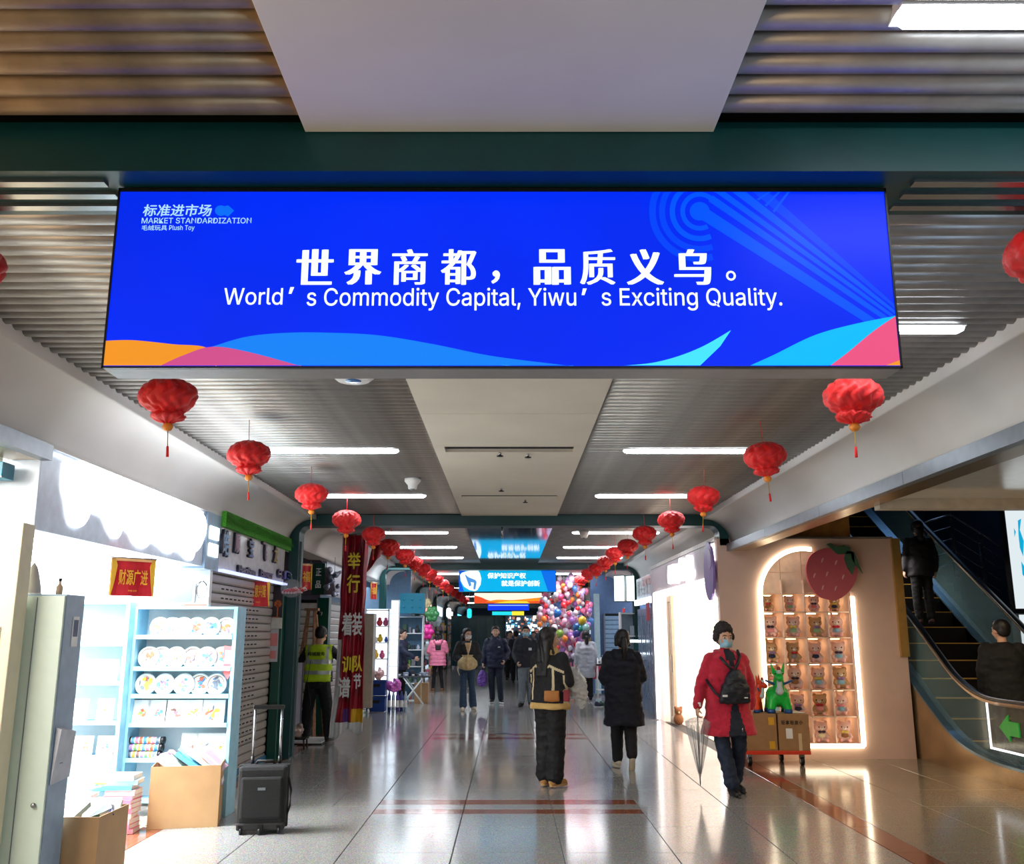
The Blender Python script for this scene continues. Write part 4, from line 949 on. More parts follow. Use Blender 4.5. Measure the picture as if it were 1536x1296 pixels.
for k, z in enumerate((.0, .32)):
    t = thing('blue_crate', ('lower', 'upper')[k] + ' dark blue plastic crate in front of the lit goods shelf', 'crate', (-2.74, 19.75, z+.001), 0, 'stacked blue crates')
    BLC = mat('crate_blue', (0, 50, 130), .4)
    MB().box(-.19, .19, -.15, .15, .01, .31).build('body', BLC, t, bevel=.01); MB().box(-.2, .2, -.16, .16, .27, .31).build('rim', BLC, t, bevel=.004); MB().box(-.08, .08, -.162, -.155, .18, .24).build('grip', BLACKM, t)
for k, (x, z, c, nm) in enumerate(((-2.74, .64, (244, 200, 205), 'pale pink'), (-2.42, .42, (230, 120, 220), 'bright pink'))):
    t = thing('plastic_bag', nm + ' plastic bag heaped by the blue crates', 'bag', (x, 19.9, z)); b = MB()
    for q in range(7): b.ball((random.uniform(-.1, .1), random.uniform(-.06, .06), .06+random.uniform(-.03, .08)), random.uniform(.05, .09), 9, 7)
    fuse('bag', b, mat('bag_%d' % k, c, .25), .014, t, 1, .025, 14); MB().cyl((0, 0, .12), (.03, 0, .24), .02, .035).build('knot', mat('bag_%d' % k, c, .25), t)
for k in range(5):
    t = thing('gift_bottle', ('First', 'Second', 'Third', 'Fourth', 'Fifth')[k] + ' blue and white bottle from the left beside the crates', 'bottle', (-2.5+.085*k, 19.9, .001), 0, 'bottles beside the blue crates')
    MB().lathe([(.035, 0), (.035, .3), (.015, .36), (.015, .4), (0, .4)], 12).build('bottle', mat('bottle_%d' % (k % 3), ((40, 60, 150), (180, 210, 230), (90, 70, 180))[k % 3], .3), t)
    MB().lathe([(.036, .08), (.036, .22)], 12, cap=False).build('label_band', PAPER, t)
# teal shop with goods and table
t = thing('teal_header', 'teal blue shop header with rows of small bumps on the left', 'sign', (-2.35, 22.6, 2.05))
MB().box(-.3, .3, 0, .3, 0, .48).build('board', mat('teal_header', (0, 120, 150), .4), t)
for k in range(6): MB().ball((-.2+.2*(k % 3), -.005, .15+.18*(k//3)), (.03, .01, .03), 8, 6).build('bump', mat('teal_header', (0, 120, 150), .4), t)
struct(MB().box(-7, -2.45, 23.2, 23.3, 0, 3.2).build('wall_teal_shop', mat('steel_blue_wall', (90, 120, 150), .5)))
goods_shelf('open stall of grey and green goods behind the table on the left', (-2.42, 22.9, 0), .62, 2.0, 5, 31, 0, mat('stall_back', (90, 130, 160), .6), cols=[(60, 90, 70), (120, 120, 130), (40, 50, 60), (200, 200, 210), (90, 140, 60), (150, 80, 80)])
def table(label, loc, w, d, H):
    t = thing('folding_table', label, 'table', loc)
    MB().box(-w/2, w/2, -d/2, d/2, H-.03, H).build('tabletop', mat('dark_tabletop', (60, 60, 70), .4), t, bevel=.004)
    for yv in (-d/2+.04, d/2-.04):
        for s in (-1, 1): MB().tube([(s*w*.32, yv, 0), (-s*w*.3, yv, H-.03)], .018).build('leg', WHITE, t)
    return t
table('folding table with crossed white legs and dark goods on the left', (-2.2, 22.0, 0), .75, .5, .62)
for k in range(5):
    t = thing('goods_tray', ('First', 'Second', 'Third', 'Fourth', 'Fifth')[k] + ' dark packet from the left on the folding table', 'packet', (-2.53+.14*k, 21.95, .621), .2*k, 'packets on the folding table')
    MB().box(-.055, .055, -.1, .1, 0, .05+.03*(k % 3)).build('packet', mat('packet_%d' % (k % 3), ((70, 76, 90), (150, 160, 180), (40, 44, 60))[k % 3], .4), t, bevel=.008); MB().box(-.03, .03, -.102, -.1, .01, .04).build('label_panel', PAPER, t)
t = thing('carton', 'brown carton on the floor under the folding table', 'box', (-2.05, 22.3, 0)); MB().box(-.16, .16, -.14, .14, .001, .45).build('carton', KRAFT, t, bevel=.004); MB().box(-.02, .02, -.142, -.14, 0.001, .45).build('tape', mat('tape', (214, 190, 150), .4), t)
# hanging toys, bouquets
for k, (px, py, r, c, nm) in enumerate(((640, 948, .16, (236, 60, 160), 'hot pink foil flower balloon'), (648, 921, .16, (70, 150, 90), 'green inflatable toy'), (640, 905, .11, (230, 220, 170), 'cream fan shaped toy'), (655, 932, .12, (190, 215, 220), 'pale blue inflatable toy'), (643, 975, .14, (210, 225, 235), 'clear balloon bag'))):
    p = W(px, py, Y=26.6+.3*k); r *= 1.15; t = thing('hanging_toy', nm + ' hanging at the stall beyond the pink coat', 'toy', p); b = MB()
    for q in range(6): b.ball((cos(q*1.05)*r*.7, 0, sin(q*1.05)*r*.8), (r*.5, r*.4, r*.5), 9, 7)
    b.ball((0, 0, 0), r*.6, 9, 7)
    fuse('toy_body', b, mat('hang_%d' % k, c, .25), .02, t, 1); MB().cyl((0, 0, r*.5), (0, 0, 3.2-p.z), .004, n=5).build('cord', STEEL, t)

# ================================================================ far rows of shop units, both sides
FARC = [(60, 90, 120), (220, 225, 235), (30, 100, 110), (150, 60, 50), (200, 210, 220), (90, 80, 110)]
def far_unit(side, y0, y1, seed, lit):
    rr = random.Random(seed); s = -1 if side == 'left' else 1; X = s*3.0
    t = thing('far_shop', '%s side far shop unit, %s' % (side.capitalize(), lit), 'shop', (X, y0, 0), 0)
    L = y1-y0; m = mat('far_%d' % (seed % 6), FARC[seed % 6], .5)
    a, b_ = (0, s*.2) if s > 0 else (-.2, 0)
    MB().box(a, b_, 0, L, 2.2, 2.78).build('header', m, t)
    e_ = emit('far_sign_%d' % (seed % 4), ((210, 235, 255), (255, 240, 220), (120, 220, 240), (255, 180, 160))[seed % 4], 1.6)
    MB().box(-s*.03 if s > 0 else 0, 0 if s > 0 else .03, L*.15, L*.8, 2.3, 2.68).build('sign_panel', e_, t)
    MB().box(s*.12-.02, s*.12+.02, .0, L, 0, 2.2).build('door_panel', mat('far_glow_%d' % (seed % 3), ((150, 165, 185), (110, 125, 150), (190, 196, 205))[seed % 3], .4) if seed % 3 else emit('far_lit', (200, 220, 240), .9), t)
    MB().box(-.05 if s > 0 else -.0, .0 if s > 0 else .05, 0, .2, 0, 2.2).build('post', GREENG, t)
    b = [MB() for _ in range(4)]
    for k in range(5):
        yv = .35
        while yv < L-.2:
            q = rr.randrange(4); r = rr.uniform(.05, .1); b[q].box(-s*.12-.05 if s > 0 else .02, -s*.02 if s > 0 else .14, yv, yv+r*1.6, .1+.4*k, .1+.4*k+r*rr.uniform(1.5, 3.4)); yv += r*2.2
    for q, c in enumerate(((230, 120, 160), (240, 240, 245), (60, 70, 90), (240, 180, 60))):
        o = b[q].build('goods', mat('fargoods_%d' % q, c, .6), t); o['kind'] = 'stuff'
seed = 1
for y0, y1, nm in ((25.2, 29.2, 'nearest, past the teal stall'), (29.9, 33, 'second past the teal stall'), (33.1, 36.4, 'third past the teal stall'), (36.9, 42.8, 'fourth past the teal stall'), (43.4, 50.8, 'fifth past the teal stall'), (51.4, 60, 'farthest of its row')):
    far_unit('left', y0, y1, seed, nm); seed += 1
for y0, y1, nm in ((29.9, 33, 'nearest behind the balloon heap'), (33.1, 36.4, 'second behind the balloon heap'), (36.9, 42.8, 'third behind the balloon heap'), (43.4, 50.8, 'fourth behind the balloon heap'), (51.4, 60, 'farthest of its row')):
    far_unit('right', y0, y1, seed+1, nm); seed += 1
# end of the hall: far light put in as glowing boxes, dark clutter below
t = thing('end_stall', 'bright cluttered stall closing the far end of the corridor', 'shop', (0, 46, 0)); rr = random.Random(2)
MB().box(-.2, 2.6, .3, .4, 0, 2.45).build('back_panel', mat('end_dark', (60, 80, 100), .5), t)
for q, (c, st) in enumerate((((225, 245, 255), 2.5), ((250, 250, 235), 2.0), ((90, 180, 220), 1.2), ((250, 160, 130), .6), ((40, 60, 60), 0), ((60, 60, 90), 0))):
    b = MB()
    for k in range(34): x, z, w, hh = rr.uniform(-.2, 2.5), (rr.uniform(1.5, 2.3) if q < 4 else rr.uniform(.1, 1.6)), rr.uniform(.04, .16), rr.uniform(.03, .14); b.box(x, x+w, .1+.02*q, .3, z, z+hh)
    o = b.build('goods', emit('end_patch_%d' % q, c, st) if st else mat('end_patch_%d' % q, c, .5), t); o['kind'] = 'stuff'
t = thing('glass_screen', 'dark green framed glass screen across the left half of the far corridor', 'screen', (-1.4, 44, 0))
MB().box(-1.3, 1.1, .0, .03, .1, 2.3).build('glass', mat('teal_glass', (20, 80, 90), .15), t)
for k in range(7): MB().box(-1.32+.4*k, -1.26+.4*k, -.05, .06, 0, 2.35).build('post', GREENG, t)
MB().box(-1.32, 1.14, -.05, .06, 2.3, 2.38).build('top_rail', GREENG, t)
for px, py, c, nm in ((673, 919, (255, 255, 255), 'white'), (704, 920, (40, 220, 245), 'cyan')):
    p = W(px, py, Y=30.5); t = thing('glowing_sign', 'small round-topped %s glowing sign far on the left' % nm, 'sign', p)
    b = MB(); b.prism(rrect(.14, .3, .06), 'y', 0, .05); b.build('light_panel', emit('far_glow_'+nm, c, 3 if nm == 'white' else 1.3), t); b = MB(); b.prism(rrect(.17, .33, .07), 'y', .05, .09); b.build('frame', GREYM, t); MB().cyl((0, .07, .15), (0, .07, 3.3-p.z), .01).build('rod', STEEL, t)

# ================================================================ RIGHT SIDE
DKH = 2.83
# pink shop: arch wall, corner, fascia, room
AX0, AX1, AZ0 = 3.36, 4.54, .185; ACX = (AX0+AX1)/2; AR = (AX1-AX0)/2; AZS = 2.08
wall = [(2.8, 0), (5.24, 0), (5.24, DKH), (2.8, DKH)]
b = MB()                                               # wall with an arched opening: pieces round it
b.prism([(2.8, 0), (5.24, 0), (5.24, AZ0), (2.8, AZ0)], 'y', 12.45, 12.6)
b.prism([(2.8, AZ0), (AX0, AZ0), (AX0, AZS), (2.8, AZS)], 'y', 12.45, 12.6)
b.prism([(AX1, AZ0), (5.24, AZ0), (5.24, AZS), (AX1, AZS)], 'y', 12.45, 12.6)
la = arc(ACX, AZS, AR, 180, 90, 14); ra_ = arc(ACX, AZS, AR, 90, 0, 14)
b.prism([(2.8, AZS)] + la + [(ACX, DKH), (2.8, DKH)], 'y', 12.45, 12.6)
b.prism(ra_ + [(5.24, AZS), (5.24, DKH), (ACX, DKH)], 'y', 12.45, 12.6)
struct(b.build('wall_pink', PINK))
for x in (AX0-.03,): pass
struct(MB().box(5.14, 5.25, 12.40, 12.62, 1.28, DKH+.0).build('trim_6', mat('gold_edge', (190, 150, 84), .3, .5)))
struct(MB().box(2.8, 5.24, 12.6, 18.4, DKH-.02, DKH+.04).box(5.14, 5.24, 12.6, 18.4, 0, DKH).box(2.9, 5.24, 18.3, 18.4, 0, DKH).build('wall_pink_room', mat('white_room', (248, 240, 232), .5)))
struct(MB().box(2.8, 5.24, 13.25, 13.33, 0, DKH).build('wall_niche_back', PINK) if False else MB().box(3.0, 5.14, 12.98, 13.02, 0, DKH).build('wall_niche_back', PINK))
struct(MB().box(2.8, 2.9, 12.6, 18.4, 2.33, 2.80).build('fascia_pink', PINKW))
struct(MB().box(2.8, 2.9, 12.6, 12.68, 0, 2.33).box(2.8, 2.9, 18.0, 18.4, 0, 2.33).build('jamb_pink', PINKW))
t = thing('glowing_letters', 'bright white glowing rounded letters on the mauve shop fascia at right', 'sign')
GLR = emit('letters_white', (255, 250, 255), 2.2)
def blobR(x0, x1, y0, y1): blob([(x0, (y0+y1)/2), (x0+.6, y0+2), ((x0+x1)/2, y0), (x1-.6, y0+2), (x1, (y0+y1)/2), (x1-.6, y1-2), ((x0+x1)/2, y1), (x0+.6, y1-2)], 'letter', GLR, 2.79, t, .03)
for a in ((1003.5, 1010, 848, 876), (1009, 1016, 846, 875), (1015, 1020, 846, 875), (1020, 1029, 837, 871), (1026, 1032, 848, 866), (1031, 1040, 833, 875), (1037, 1043, 853, 867)): blobR(*a)
led = thing('neon_doorframe', 'white neon strip framing the bright shop doorway at right', 'light')
NEON = emit('neon_white', (255, 246, 236), 4)
MB().cyl((2.785, 17.9, .02), (2.785, 17.9, 2.30), .035).build('neon_upright', NEON, led)
MB().cyl((2.785, 17.9, 2.31), (2.785, 13.15, 2.31), .035).build('neon_lintel', NEON, led)
MB().cyl((2.785, 12.62, .02), (2.785, 12.62, 2.06), .035).build('neon_upright', NEON, led)
MB().cyl((2.785, 12.62, 2.55), (2.785, 12.62, 2.78), .03).build('neon_upright', NEON, led)
t = thing('round_cutout', 'flat violet oval cutout on the mauve shop corner at right', 'decoration', (2.77, 12.78, 2.42))
b = MB(); b.prism([(.3*cos(a), .40*sin(a)) for a in [2*pi*k/28 for k in range(28)]], 'x', -.03, .0); b.build('board', mat('violet', (150, 120, 200), .4), t)
b = MB(); b.prism([(.12*cos(a)-.1, .14*sin(a)+.15) for a in [2*pi*k/16 for k in range(16)]], 'x', -.036, -.03); b.build('highlight', mat('violet_pale', (170, 140, 210), .4), t)
# inner door frame and curtain
t = thing('shop_door', 'pale wooden glass door folded open inside the bright doorway', 'door', (2.93, 17.35, 0))
DW = mat('pale_door_wood', (226, 196, 166), .4)
MB().box(0, .05, 0, .1, 0, 2.25).build('stile', DW, t); MB().box(.0, .05, -.35, -.25, 0, 2.25).build('stile', DW, t); MB().box(.0, .05, -.25, 0, 2.15, 2.25).build('rail', DW, t); MB().box(.0, .05, -.25, 0, 0, .12).build('rail', DW, t)
MB().box(.02, .03, -.25, 0, .12, 2.15).build('pane', mat('door_glass', (220, 226, 230), .1, alpha=.5), t); MB().box(-.02, 0, -.3, -.28, .9, 1.2).build('handle', STEEL, t)
t = thing('plush_toy', 'small brown plush sitting on the threshold of the bright doorway', 'toy', (2.98, 16.9, 0)); fuse('plush_body', MB().ball((0, 0, .1), (.09, .08, .1)).ball((0, 0, .24), .07).ball((-.05, 0, .3), .025).ball((.05, 0, .3), .025), mat('brown_plush', (150, 96, 60), .9), .014, t); MB().ball((0, -.06, .22), .02).build('muzzle', mat('beige_plush', (220, 190, 150), .9), t)
# LED arch
led = thing('neon_arch', 'warm white neon strip outlining the arched toy niche on the pink wall', 'light')
NW = emit('neon_warm', (255, 238, 205), 5)
c0 = [(AX0-.02, 12.41, AZ0-.02)] + [(AX0-.02, 12.41, AZS)]
MB().tube([(AX0-.02, 12.42, AZ0-.02), (AX0-.02, 12.42, 1.2), (AX0-.02, 12.42, AZS)] + [(x, 12.42, z) for x, z in arc(ACX, AZS, AR+.02, 180, 80, 16)], .03, 10).build('neon_arc', NW, led)
MB().tube([(AX1+.02, 12.42, AZS-.02), (AX1+.02, 12.42, 1.2), (AX1+.02, 12.42, AZ0-.02)], .03, 10).build('neon_upright', NW, led)
MB().tube([(AX1+.02, 12.42, AZ0-.02), (4, 12.42, AZ0-.02), (AX0-.02, 12.42, AZ0-.02)], .03, 10).build('glow_base', NW, led)
# niche cabinet: four columns and six rows of cells
cab = thing('toy_niche', 'pink niche cabinet of square cells inside the neon arch', 'cabinet', (AX0, 12.5, AZ0))
cw = (AX1-AX0)/4; ch_ = .335; NP = mat('niche_pink', (236, 208, 192), .5)
for k in range(5): MB().box(k*cw-.008, k*cw+.008, 0, .46, 0, AZS-AZ0+.2).build('divider', NP, cab)
for k in range(6): MB().box(0, AX1-AX0, .0, .46, k*ch_-.01, k*ch_+.004).build('shelf', NP, cab)
MB().box(0, AX1-AX0, .455, .47, 0, AZS-AZ0+.62).build('back_panel', NP, cab)
MB().box(0, AX1-AX0, .02, .03, 5*ch_+.235, 5*ch_+.25).build('shelf', NP, cab)
for (x0, x1, z0, z1) in ((0, .3, 1.93, 2.2), (.3, .59, 1.93, 2.2), (0, .3, 2.2, 2.5), (.3, .59, 2.2, 2.5), (.59, .9, 1.93, 2.3), (.59, .9, 2.3, 2.5), (.9, 1.18, 1.93, 2.35)): MB().box(x0+.004, x1-.004, .06, .08, z0-.0, z1-.006).build('back_tile', NP, cab)
DOWNL = emit('niche_downlight', (255, 226, 180), 9)
for r_ in range(6):
    for c_ in range(4):
        z = (r_+1)*ch_-.016 if r_ < 5 else 5*ch_+.225
        MB().box(c_*cw+.09, c_*cw+.2, .2, .3, z-.008, z).build('cell_light', DOWNL, cab)
# plush animals: plain bears and rabbits in different outfits (one built, copied and recoloured)
def plush(kind):
    t = thing('plush_toy', 'x', 'toy', (0, 0, 0), 0, 'plush animals in the niche cells'); b = MB()
    b.ball((0, 0, .075), (.062, .055, .072), 14, 10).ball((0, -.005, .18), (.083, .066, .066), 16, 12)
    for s in (-1, 1):
        b.cap((s*.05, -.01, .11), .022, (s*.075, -.05, .07), .02); b.cap((s*.04, -.03, .03), .028, (s*.05, -.085, .03), .026)
        if kind == 'rabbit': b.cap((s*.035, 0, .23), .018, (s*.05, .0, .3), .015)
        else: b.ball((s*.06, 0, .235), (.026, .018, .026), 10, 8)
    fuse('plush_body', b, mat('plush_cream', (214, 196, 168), .95), .009, t, 2)
    MB().ball((0, 0, .078), (.066, .06, .05), 14, 8).build('outfit', mat('fit_0', (90, 120, 170), .8), t)
    bw = MB().ball((-.022, -.055, .125), (.024, .012, .016), 8, 6).ball((.022, -.055, .125), (.024, .012, .016), 8, 6).ball((0, -.06, .125), .01, 8, 6); bw.build('bow_tie', mat('bow_0', (200, 40, 60), .7), t)
    MB().ball((0, -.064, .165), (.022, .012, .016), 10, 6).build('muzzle', mat('plush_white', (240, 236, 228), .95), t)
    MB().ball((0, -.077, .172), (.007, .004, .005), 8, 6).build('nose', mat('nose_brown', (120, 80, 50), .5), t)
    for s in (-1, 1): MB().ball((s*.034, -.064, .182), .008, 8, 6).build('eye', mat('eye_black', (10, 10, 12), .2), t)
    for s in (-1, 1): MB().ball((s*.05, -.108, .03), (.018, .006, .018), 8, 6).build('paw_pad', mat('pad_pink', (240, 170, 170), .8), t)
    return t
protos = {'bear': plush('bear'), 'rabbit': plush('rabbit')}
OUT = [('blue', (60, 90, 150)), ('sky blue', (140, 190, 220)), ('pink', (240, 160, 170)), ('cream', (236, 222, 180)), ('navy', (40, 46, 80)), ('rose', (214, 110, 120)), ('green', (150, 190, 150)), ('brown', (150, 100, 60)), ('grey', (150, 150, 160)), ('red', (190, 50, 60))]
BOW = [(200, 40, 60), (235, 150, 160), (60, 40, 60), (220, 200, 90), (150, 120, 180)]
RN = ['bottom', 'second', 'third', 'fourth', 'fifth', 'top']; CN = ['left', 'second', 'third', 'right']
rr = random.Random(14); first = {'bear': 1, 'rabbit': 1}
for r_ in range(6):
    for c_ in range(4):
        if (r_, c_) in ((0, 0),): continue
        kd = 'rabbit' if (r_, c_) in ((4, 3), (2, 1), (1, 3), (0, 1), (3, 0)) else 'bear'; i = rr.randrange(len(OUT))
        if first[kd]: o = protos[kd]; first[kd] = 0
        else: o = dup(protos[kd])
        sc = .78 if r_ == 5 else rr.uniform(.96, 1.06)
        o.location = (AX0+cw*(c_+.5)+rr.uniform(-.02, .02), 12.64, AZ0+r_*ch_+.0045); o.rotation_euler = (0, 0, rr.uniform(-.5, .1)); o.scale = (sc*1.08,)*3
        o['label'] = '%s plush %s in %s, %s row from below, %s cell from the left' % ('Small' if r_ == 5 else 'Sitting', kd, OUT[i][0], RN[r_], CN[c_])
        for chd in o.children:
            if chd.name.startswith('outfit'): share(chd, [mat('fit_%d' % (i+1), OUT[i][1], .8)])
            if chd.name.startswith('plush_body') and (r_*2+c_) % 3: share(chd, [mat('plush_tone_%d' % ((r_*2+c_) % 3), ((0,0,0), (196, 160, 122), (228, 190, 184))[(r_*2+c_) % 3], .95)])
            if chd.name.startswith('bow_tie'): share(chd, [mat('bow_%d' % (1+(r_*3+c_) % 5), BOW[(r_*3+c_) % 5], .7)])
# strawberry
t = thing('strawberry_cutout', 'big flat pink strawberry cutout with green leaves over the neon arch', 'decoration', (4.30, 12.37, 2.36))
sp = curve([(0, -.36), (-.2, -.3), (-.32, -.12), (-.34, .08), (-.27, .24), (-.12, .32), (.06, .335), (.22, .27), (.33, .12), (.33, -.04), (.24, -.2), (.12, -.31), (0, -.36)], 5)[:-1]
b = MB(); b.prism(sp, 'y', 0, .04); b.build('fruit_board', mat('strawberry_pink', (206, 92, 108), .45, var=.03), t, bevel=.004)
sl = mat('strawberry_leaf', (64, 110, 84), .5)
for pts in ([(.0, .40), (-.05, .385), (.06, .27), (.1, .25), (.28, .26), (.25, .34), (.17, .37), (.08, .35)], [(.2, .3), (.3, .28), (.3, .1), (.26, -.02), (.2, .08), (.17, .2)], [(.26, .3), (.31, .27), (.36, .1), (.40, .0), (.30, .12), (.26, .2)]):
    b = MB(); b.prism(pts, 'y', -.03, -.005); b.build('leaf', sl, t)
for x, z in ((-.12, .17), (.06, .14), (-.24, -.03), (-.07, -.01), (.14, -.05), (-.14, -.19), (.03, -.2)):
    b = MB(); b.prism([(x-.018, z-.03), (x-.004, z-.024), (x+.02, z+.03), (x+.012, z+.036), (x-.008, z+.015)], 'y', -.006, 0); b.build('seed', mat('seed_pink', (236, 180, 180), .5), t)

# shops past the pink one on the right
GD = mat('blue_grey_door', (120, 138, 168), .35)
t = thing('folding_door', 'blue-grey folding door of narrow panes past the bright doorway', 'door', (2.86, 18.45, 0))
for k in range(4):
    y0 = .62*k; pn = MB().box(0, .05, y0+.01, y0+.6, 0.01, 2.1).build('door_leaf', GD, t, bevel=.004)
    for q in range(2):
        for z0, z1 in ((.25, 1.05), (1.15, 1.95)): MB().box(-.012, 0, y0+.08+.25*q, y0+.28+.25*q, z0, z1).build('pane', mat('pane_blue', (150, 170, 200), .15, .3), pn)
t = thing('shop_sign', 'white lit shop sign with dark upright characters past the mauve fascia', 'sign', (2.86, 18.45, 2.2))
MB().box(0, .2, 0, 2.5, 0, .56).build('board', mat('grey_sign_board', (160, 166, 190), .35), t); MB().box(-.06, 0, 0, 2.5, -.02, .1).build('ledge_light', emit('ledge_white', (230, 245, 255), 2.5), t)
for k, ch in enumerate('顺兴百货行'): text(ch, .1, mat('ink_blue', (24, 28, 50), .4), t, (-.02, 2.2-.42*k, .33), FACE_MX, width=.26, height=.34, bold=.03)
MB().box(-.01, 0, .3, 1.6, .36, .54).build('red_panel', mat('muted_red', (170, 80, 90), .4), t)
for k, (yy_, nm) in enumerate(((18.6, 'under the dark-lettered sign'), (22.6, 'beyond the lit white boxes'))):
    t = thing('red_flag', 'small red hanging flag on the right, ' + nm, 'flag', (2.78, yy_, 1.83)); MB().box(-.004, .004, 0, .42, 0, .34).build('cloth', mat('flag_red', (200, 30, 50), .5), t); MB().cyl((0, -.02, .345), (0, .44, .345), .008).build('rod', STEEL, t)
for k, (px, nm) in enumerate(((929, 'left'), (944, 'right'))):
    p = W(px, 884, Y=21.2+.1*k); t = thing('light_box', nm + ' one of two blank bright white light boxes on the right', 'sign', (p.x, p.y, p.z-.28), radians(-28))
    MB().box(-.13, .13, 0, .14, 0, .6).build('housing', GREENG, t, bevel=.005); MB().box(-.12, .12, -.006, 0, .02, .58).build('light_panel', emit('box_white', (235, 250, 255), 3), t)
MB_ = goods_shelf('glass goods shelf with bright white shelf strips on the right', (2.78, 21.3, 0), .5, 2.05, 4, 44, 0, mat('shelf_glass', (150, 170, 190), .2), cols=[(150, 165, 185), (220, 226, 232), (70, 90, 110), (180, 190, 200)])
for k, z in enumerate((1.38, 1.1)): t = thing('strip_lamp', ('upper', 'lower')[k] + ' bright white shelf strip lamp on the right', 'light', (2.78, 21.25, z)); MB().box(-.2, .2, -.03, 0, 0, .05).build('tube', emit('strip_white', (230, 245, 255), 5), t); MB().box(-.21, .21, 0, .03, .0, .06).build('housing', WHITE, t)
shutter('blue-grey roller shutter far on the right behind the coat', 1.2, 2.1, (2.55, 25.2, 0), 0, .12, False, mat('blue_slat', (130, 160, 190), .4, .2))
t = thing('white_post', 'pale blue-white square post beside the far shutter on the right', 'post', (2.3, 24.6, 0)); MB().box(-.07, .07, 0, .14, .05, 2.6).build('post', mat('pale_blue_post', (170, 205, 215), .4), t, bevel=.005); MB().box(-.09, .09, -.02, .16, 0, .06).build('base', GREYM, t)
struct(MB().box(2.2, 9.4, 25.3, 25.45, 0, 3.2).build('wall_shutter_side', mat('slate_blue', (90, 120, 165), .5)))
t = thing('red_cloth', 'red cloth covered stand beside the balloon heap', 'stand', (2.05, 23.6, 0)); fuse('cloth', MB().box(-.14, .14, -.12, .12, .5, 1.15).box(-.2, .2, -.14, .14, .48, .8), mat('crimson_cloth', (190, 30, 60), .6), .02, t, 3, .015, 10); MB().cyl((0, 0, 0), (0, 0, .6), .02).build('pole', STEEL, t)
t = thing('white_trolley', 'white wire trolley with a dark tray beside the long dark coat', 'trolley', (2.3, 22.9, 0))
MB().box(-.2, .2, -.15, .15, .82, .86).build('tray', BLACKM, t)
for x, yv in ((-.18, -.13), (.18, -.13), (-.18, .13), (.18, .13)): MB().cyl((x, yv, .05), (x, yv, 1.0), .014).build('leg', WHITE, t)
for z in (.25, .5): MB().box(-.2, .2, -.15, .15, z, z+.02).build('shelf', WHITE, t)
for k in range(5): tg = thing('white_box', ('First', 'Second', 'Third', 'Fourth', 'Fifth')[k] + ' small white packet heaped on the white wire trolley', 'packet', (2.16+.07*k, 22.85+.03*(k % 2), .861), .3*k, 'packets on the wire trolley'); MB().box(-.035, .035, -.05, .05, 0, .1+.05*(k % 3)).build('packet', PAPER, tg, bevel=.004); MB().box(-.02, .02, -.052, -.05, .03, .06).build('print', PM[k], tg)
for k in range(6):
    tg = thing('shoe', ('First', 'Second', 'Third', 'Fourth', 'Fifth', 'Sixth')[k] + ' dark toy shoe of the heap on the floor left of the long coat', 'shoe', (1.95+.09*k, 21.0+.12*(k % 2), .001), .7*k, 'dark shoes heaped on the floor')
    fuse('upper', MB().ball((0, 0, .05), (.09, .045, .04)).ball((-.03, 0, .08), (.045, .04, .045)), mat('shoe_%d' % (k % 3), ((40, 44, 70), (60, 110, 90), (150, 80, 50))[k % 3], .6), .012, tg, 1); MB().box(-.09, .09, -.04, .04, 0, .014).build('sole', PAPER, tg, bevel=.005)

# ---- balloons
cols = [('pink', (240, 130, 170)), ('pale pink', (244, 190, 214)), ('rose', (228, 80, 130)), ('white', (238, 236, 246)), ('lilac', (200, 180, 226)), ('silver', (200, 206, 220)), ('peach', (246, 180, 160)), ('violet', (170, 120, 200)), ('red', (220, 50, 60)), ('sky blue', (90, 150, 220)), ('orange', (246, 140, 60)), ('pearl', (230, 214, 220))]
bp = thing('balloon', 'x', 'balloon', (0, 0, 0), 0, 'balloon heap on the right')
MB().lathe([(0, -.115), (.012, -.11), (.03, -.09), (.07, -.045), (.088, 0), (.086, .035), (.066, .075), (.035, .098), (0, .106)], 14).build('envelope', mat('bal_0', cols[0][1], .12, coat=.5), bp)
MB().lathe([(.014, -.128), (.004, -.115), (0, -.112)], 8).build('knot', mat('bal_0', cols[0][1], .12), bp)
rr = random.Random(77); placed = []
bc = 0; tries = 0; cnt = {}
while bc < 230 and tries < 30000:
    tries += 1
    u, v = rr.uniform(-1, 1), rr.uniform(-1, 1)
    if u*u + v*v*.9 > 1: continue
    x, z, yv = 1.42 + u*.68*(1 if v > -.3 else .75), 2.0 + v*1.02, 23.9 + rr.uniform(-.3, .35)
    sc = rr.uniform(.6, 1.0)
    if any((Vector((x, yv, z))-q).length < .1*(sc+s2)*.62 for q, s2 in placed): continue
    placed.append((Vector((x, yv, z)), sc)); i = rr.choice((0, 0, 1, 1, 1, 2, 3, 3, 3, 4, 4, 5, 5, 6, 7, 8, 9, 10, 11, 11))
    o = bp if bc == 0 else dup(bp)
    o.location = (x, yv, z); o.scale = (sc,)*3; o.rotation_euler = (rr.uniform(-.6, .6), rr.uniform(-.6, .6), 0)
    for chd in o.children: share(chd, [mat('bal_%d' % i, cols[i][1], .12, coat=.5)])
    rw = min(4, int((1-v)*2.5)); cl = min(4, int((u+1)*2.5)); key = (i, rw, cl); cnt[key] = cnt.get(key, 0)+1
    o['label'] = '%s%s balloon, %s, %s of the balloon heap' % (('', 'Second ', 'Third ', 'Fourth ', 'Fifth ')[min(4, cnt[key]-1)], cols[i][0] if cnt[key] > 1 else cols[i][0].capitalize(), ('top', 'upper', 'middle', 'lower', 'bottom')[rw], ('far left', 'left', 'centre', 'right', 'far right')[cl])
    bc += 1
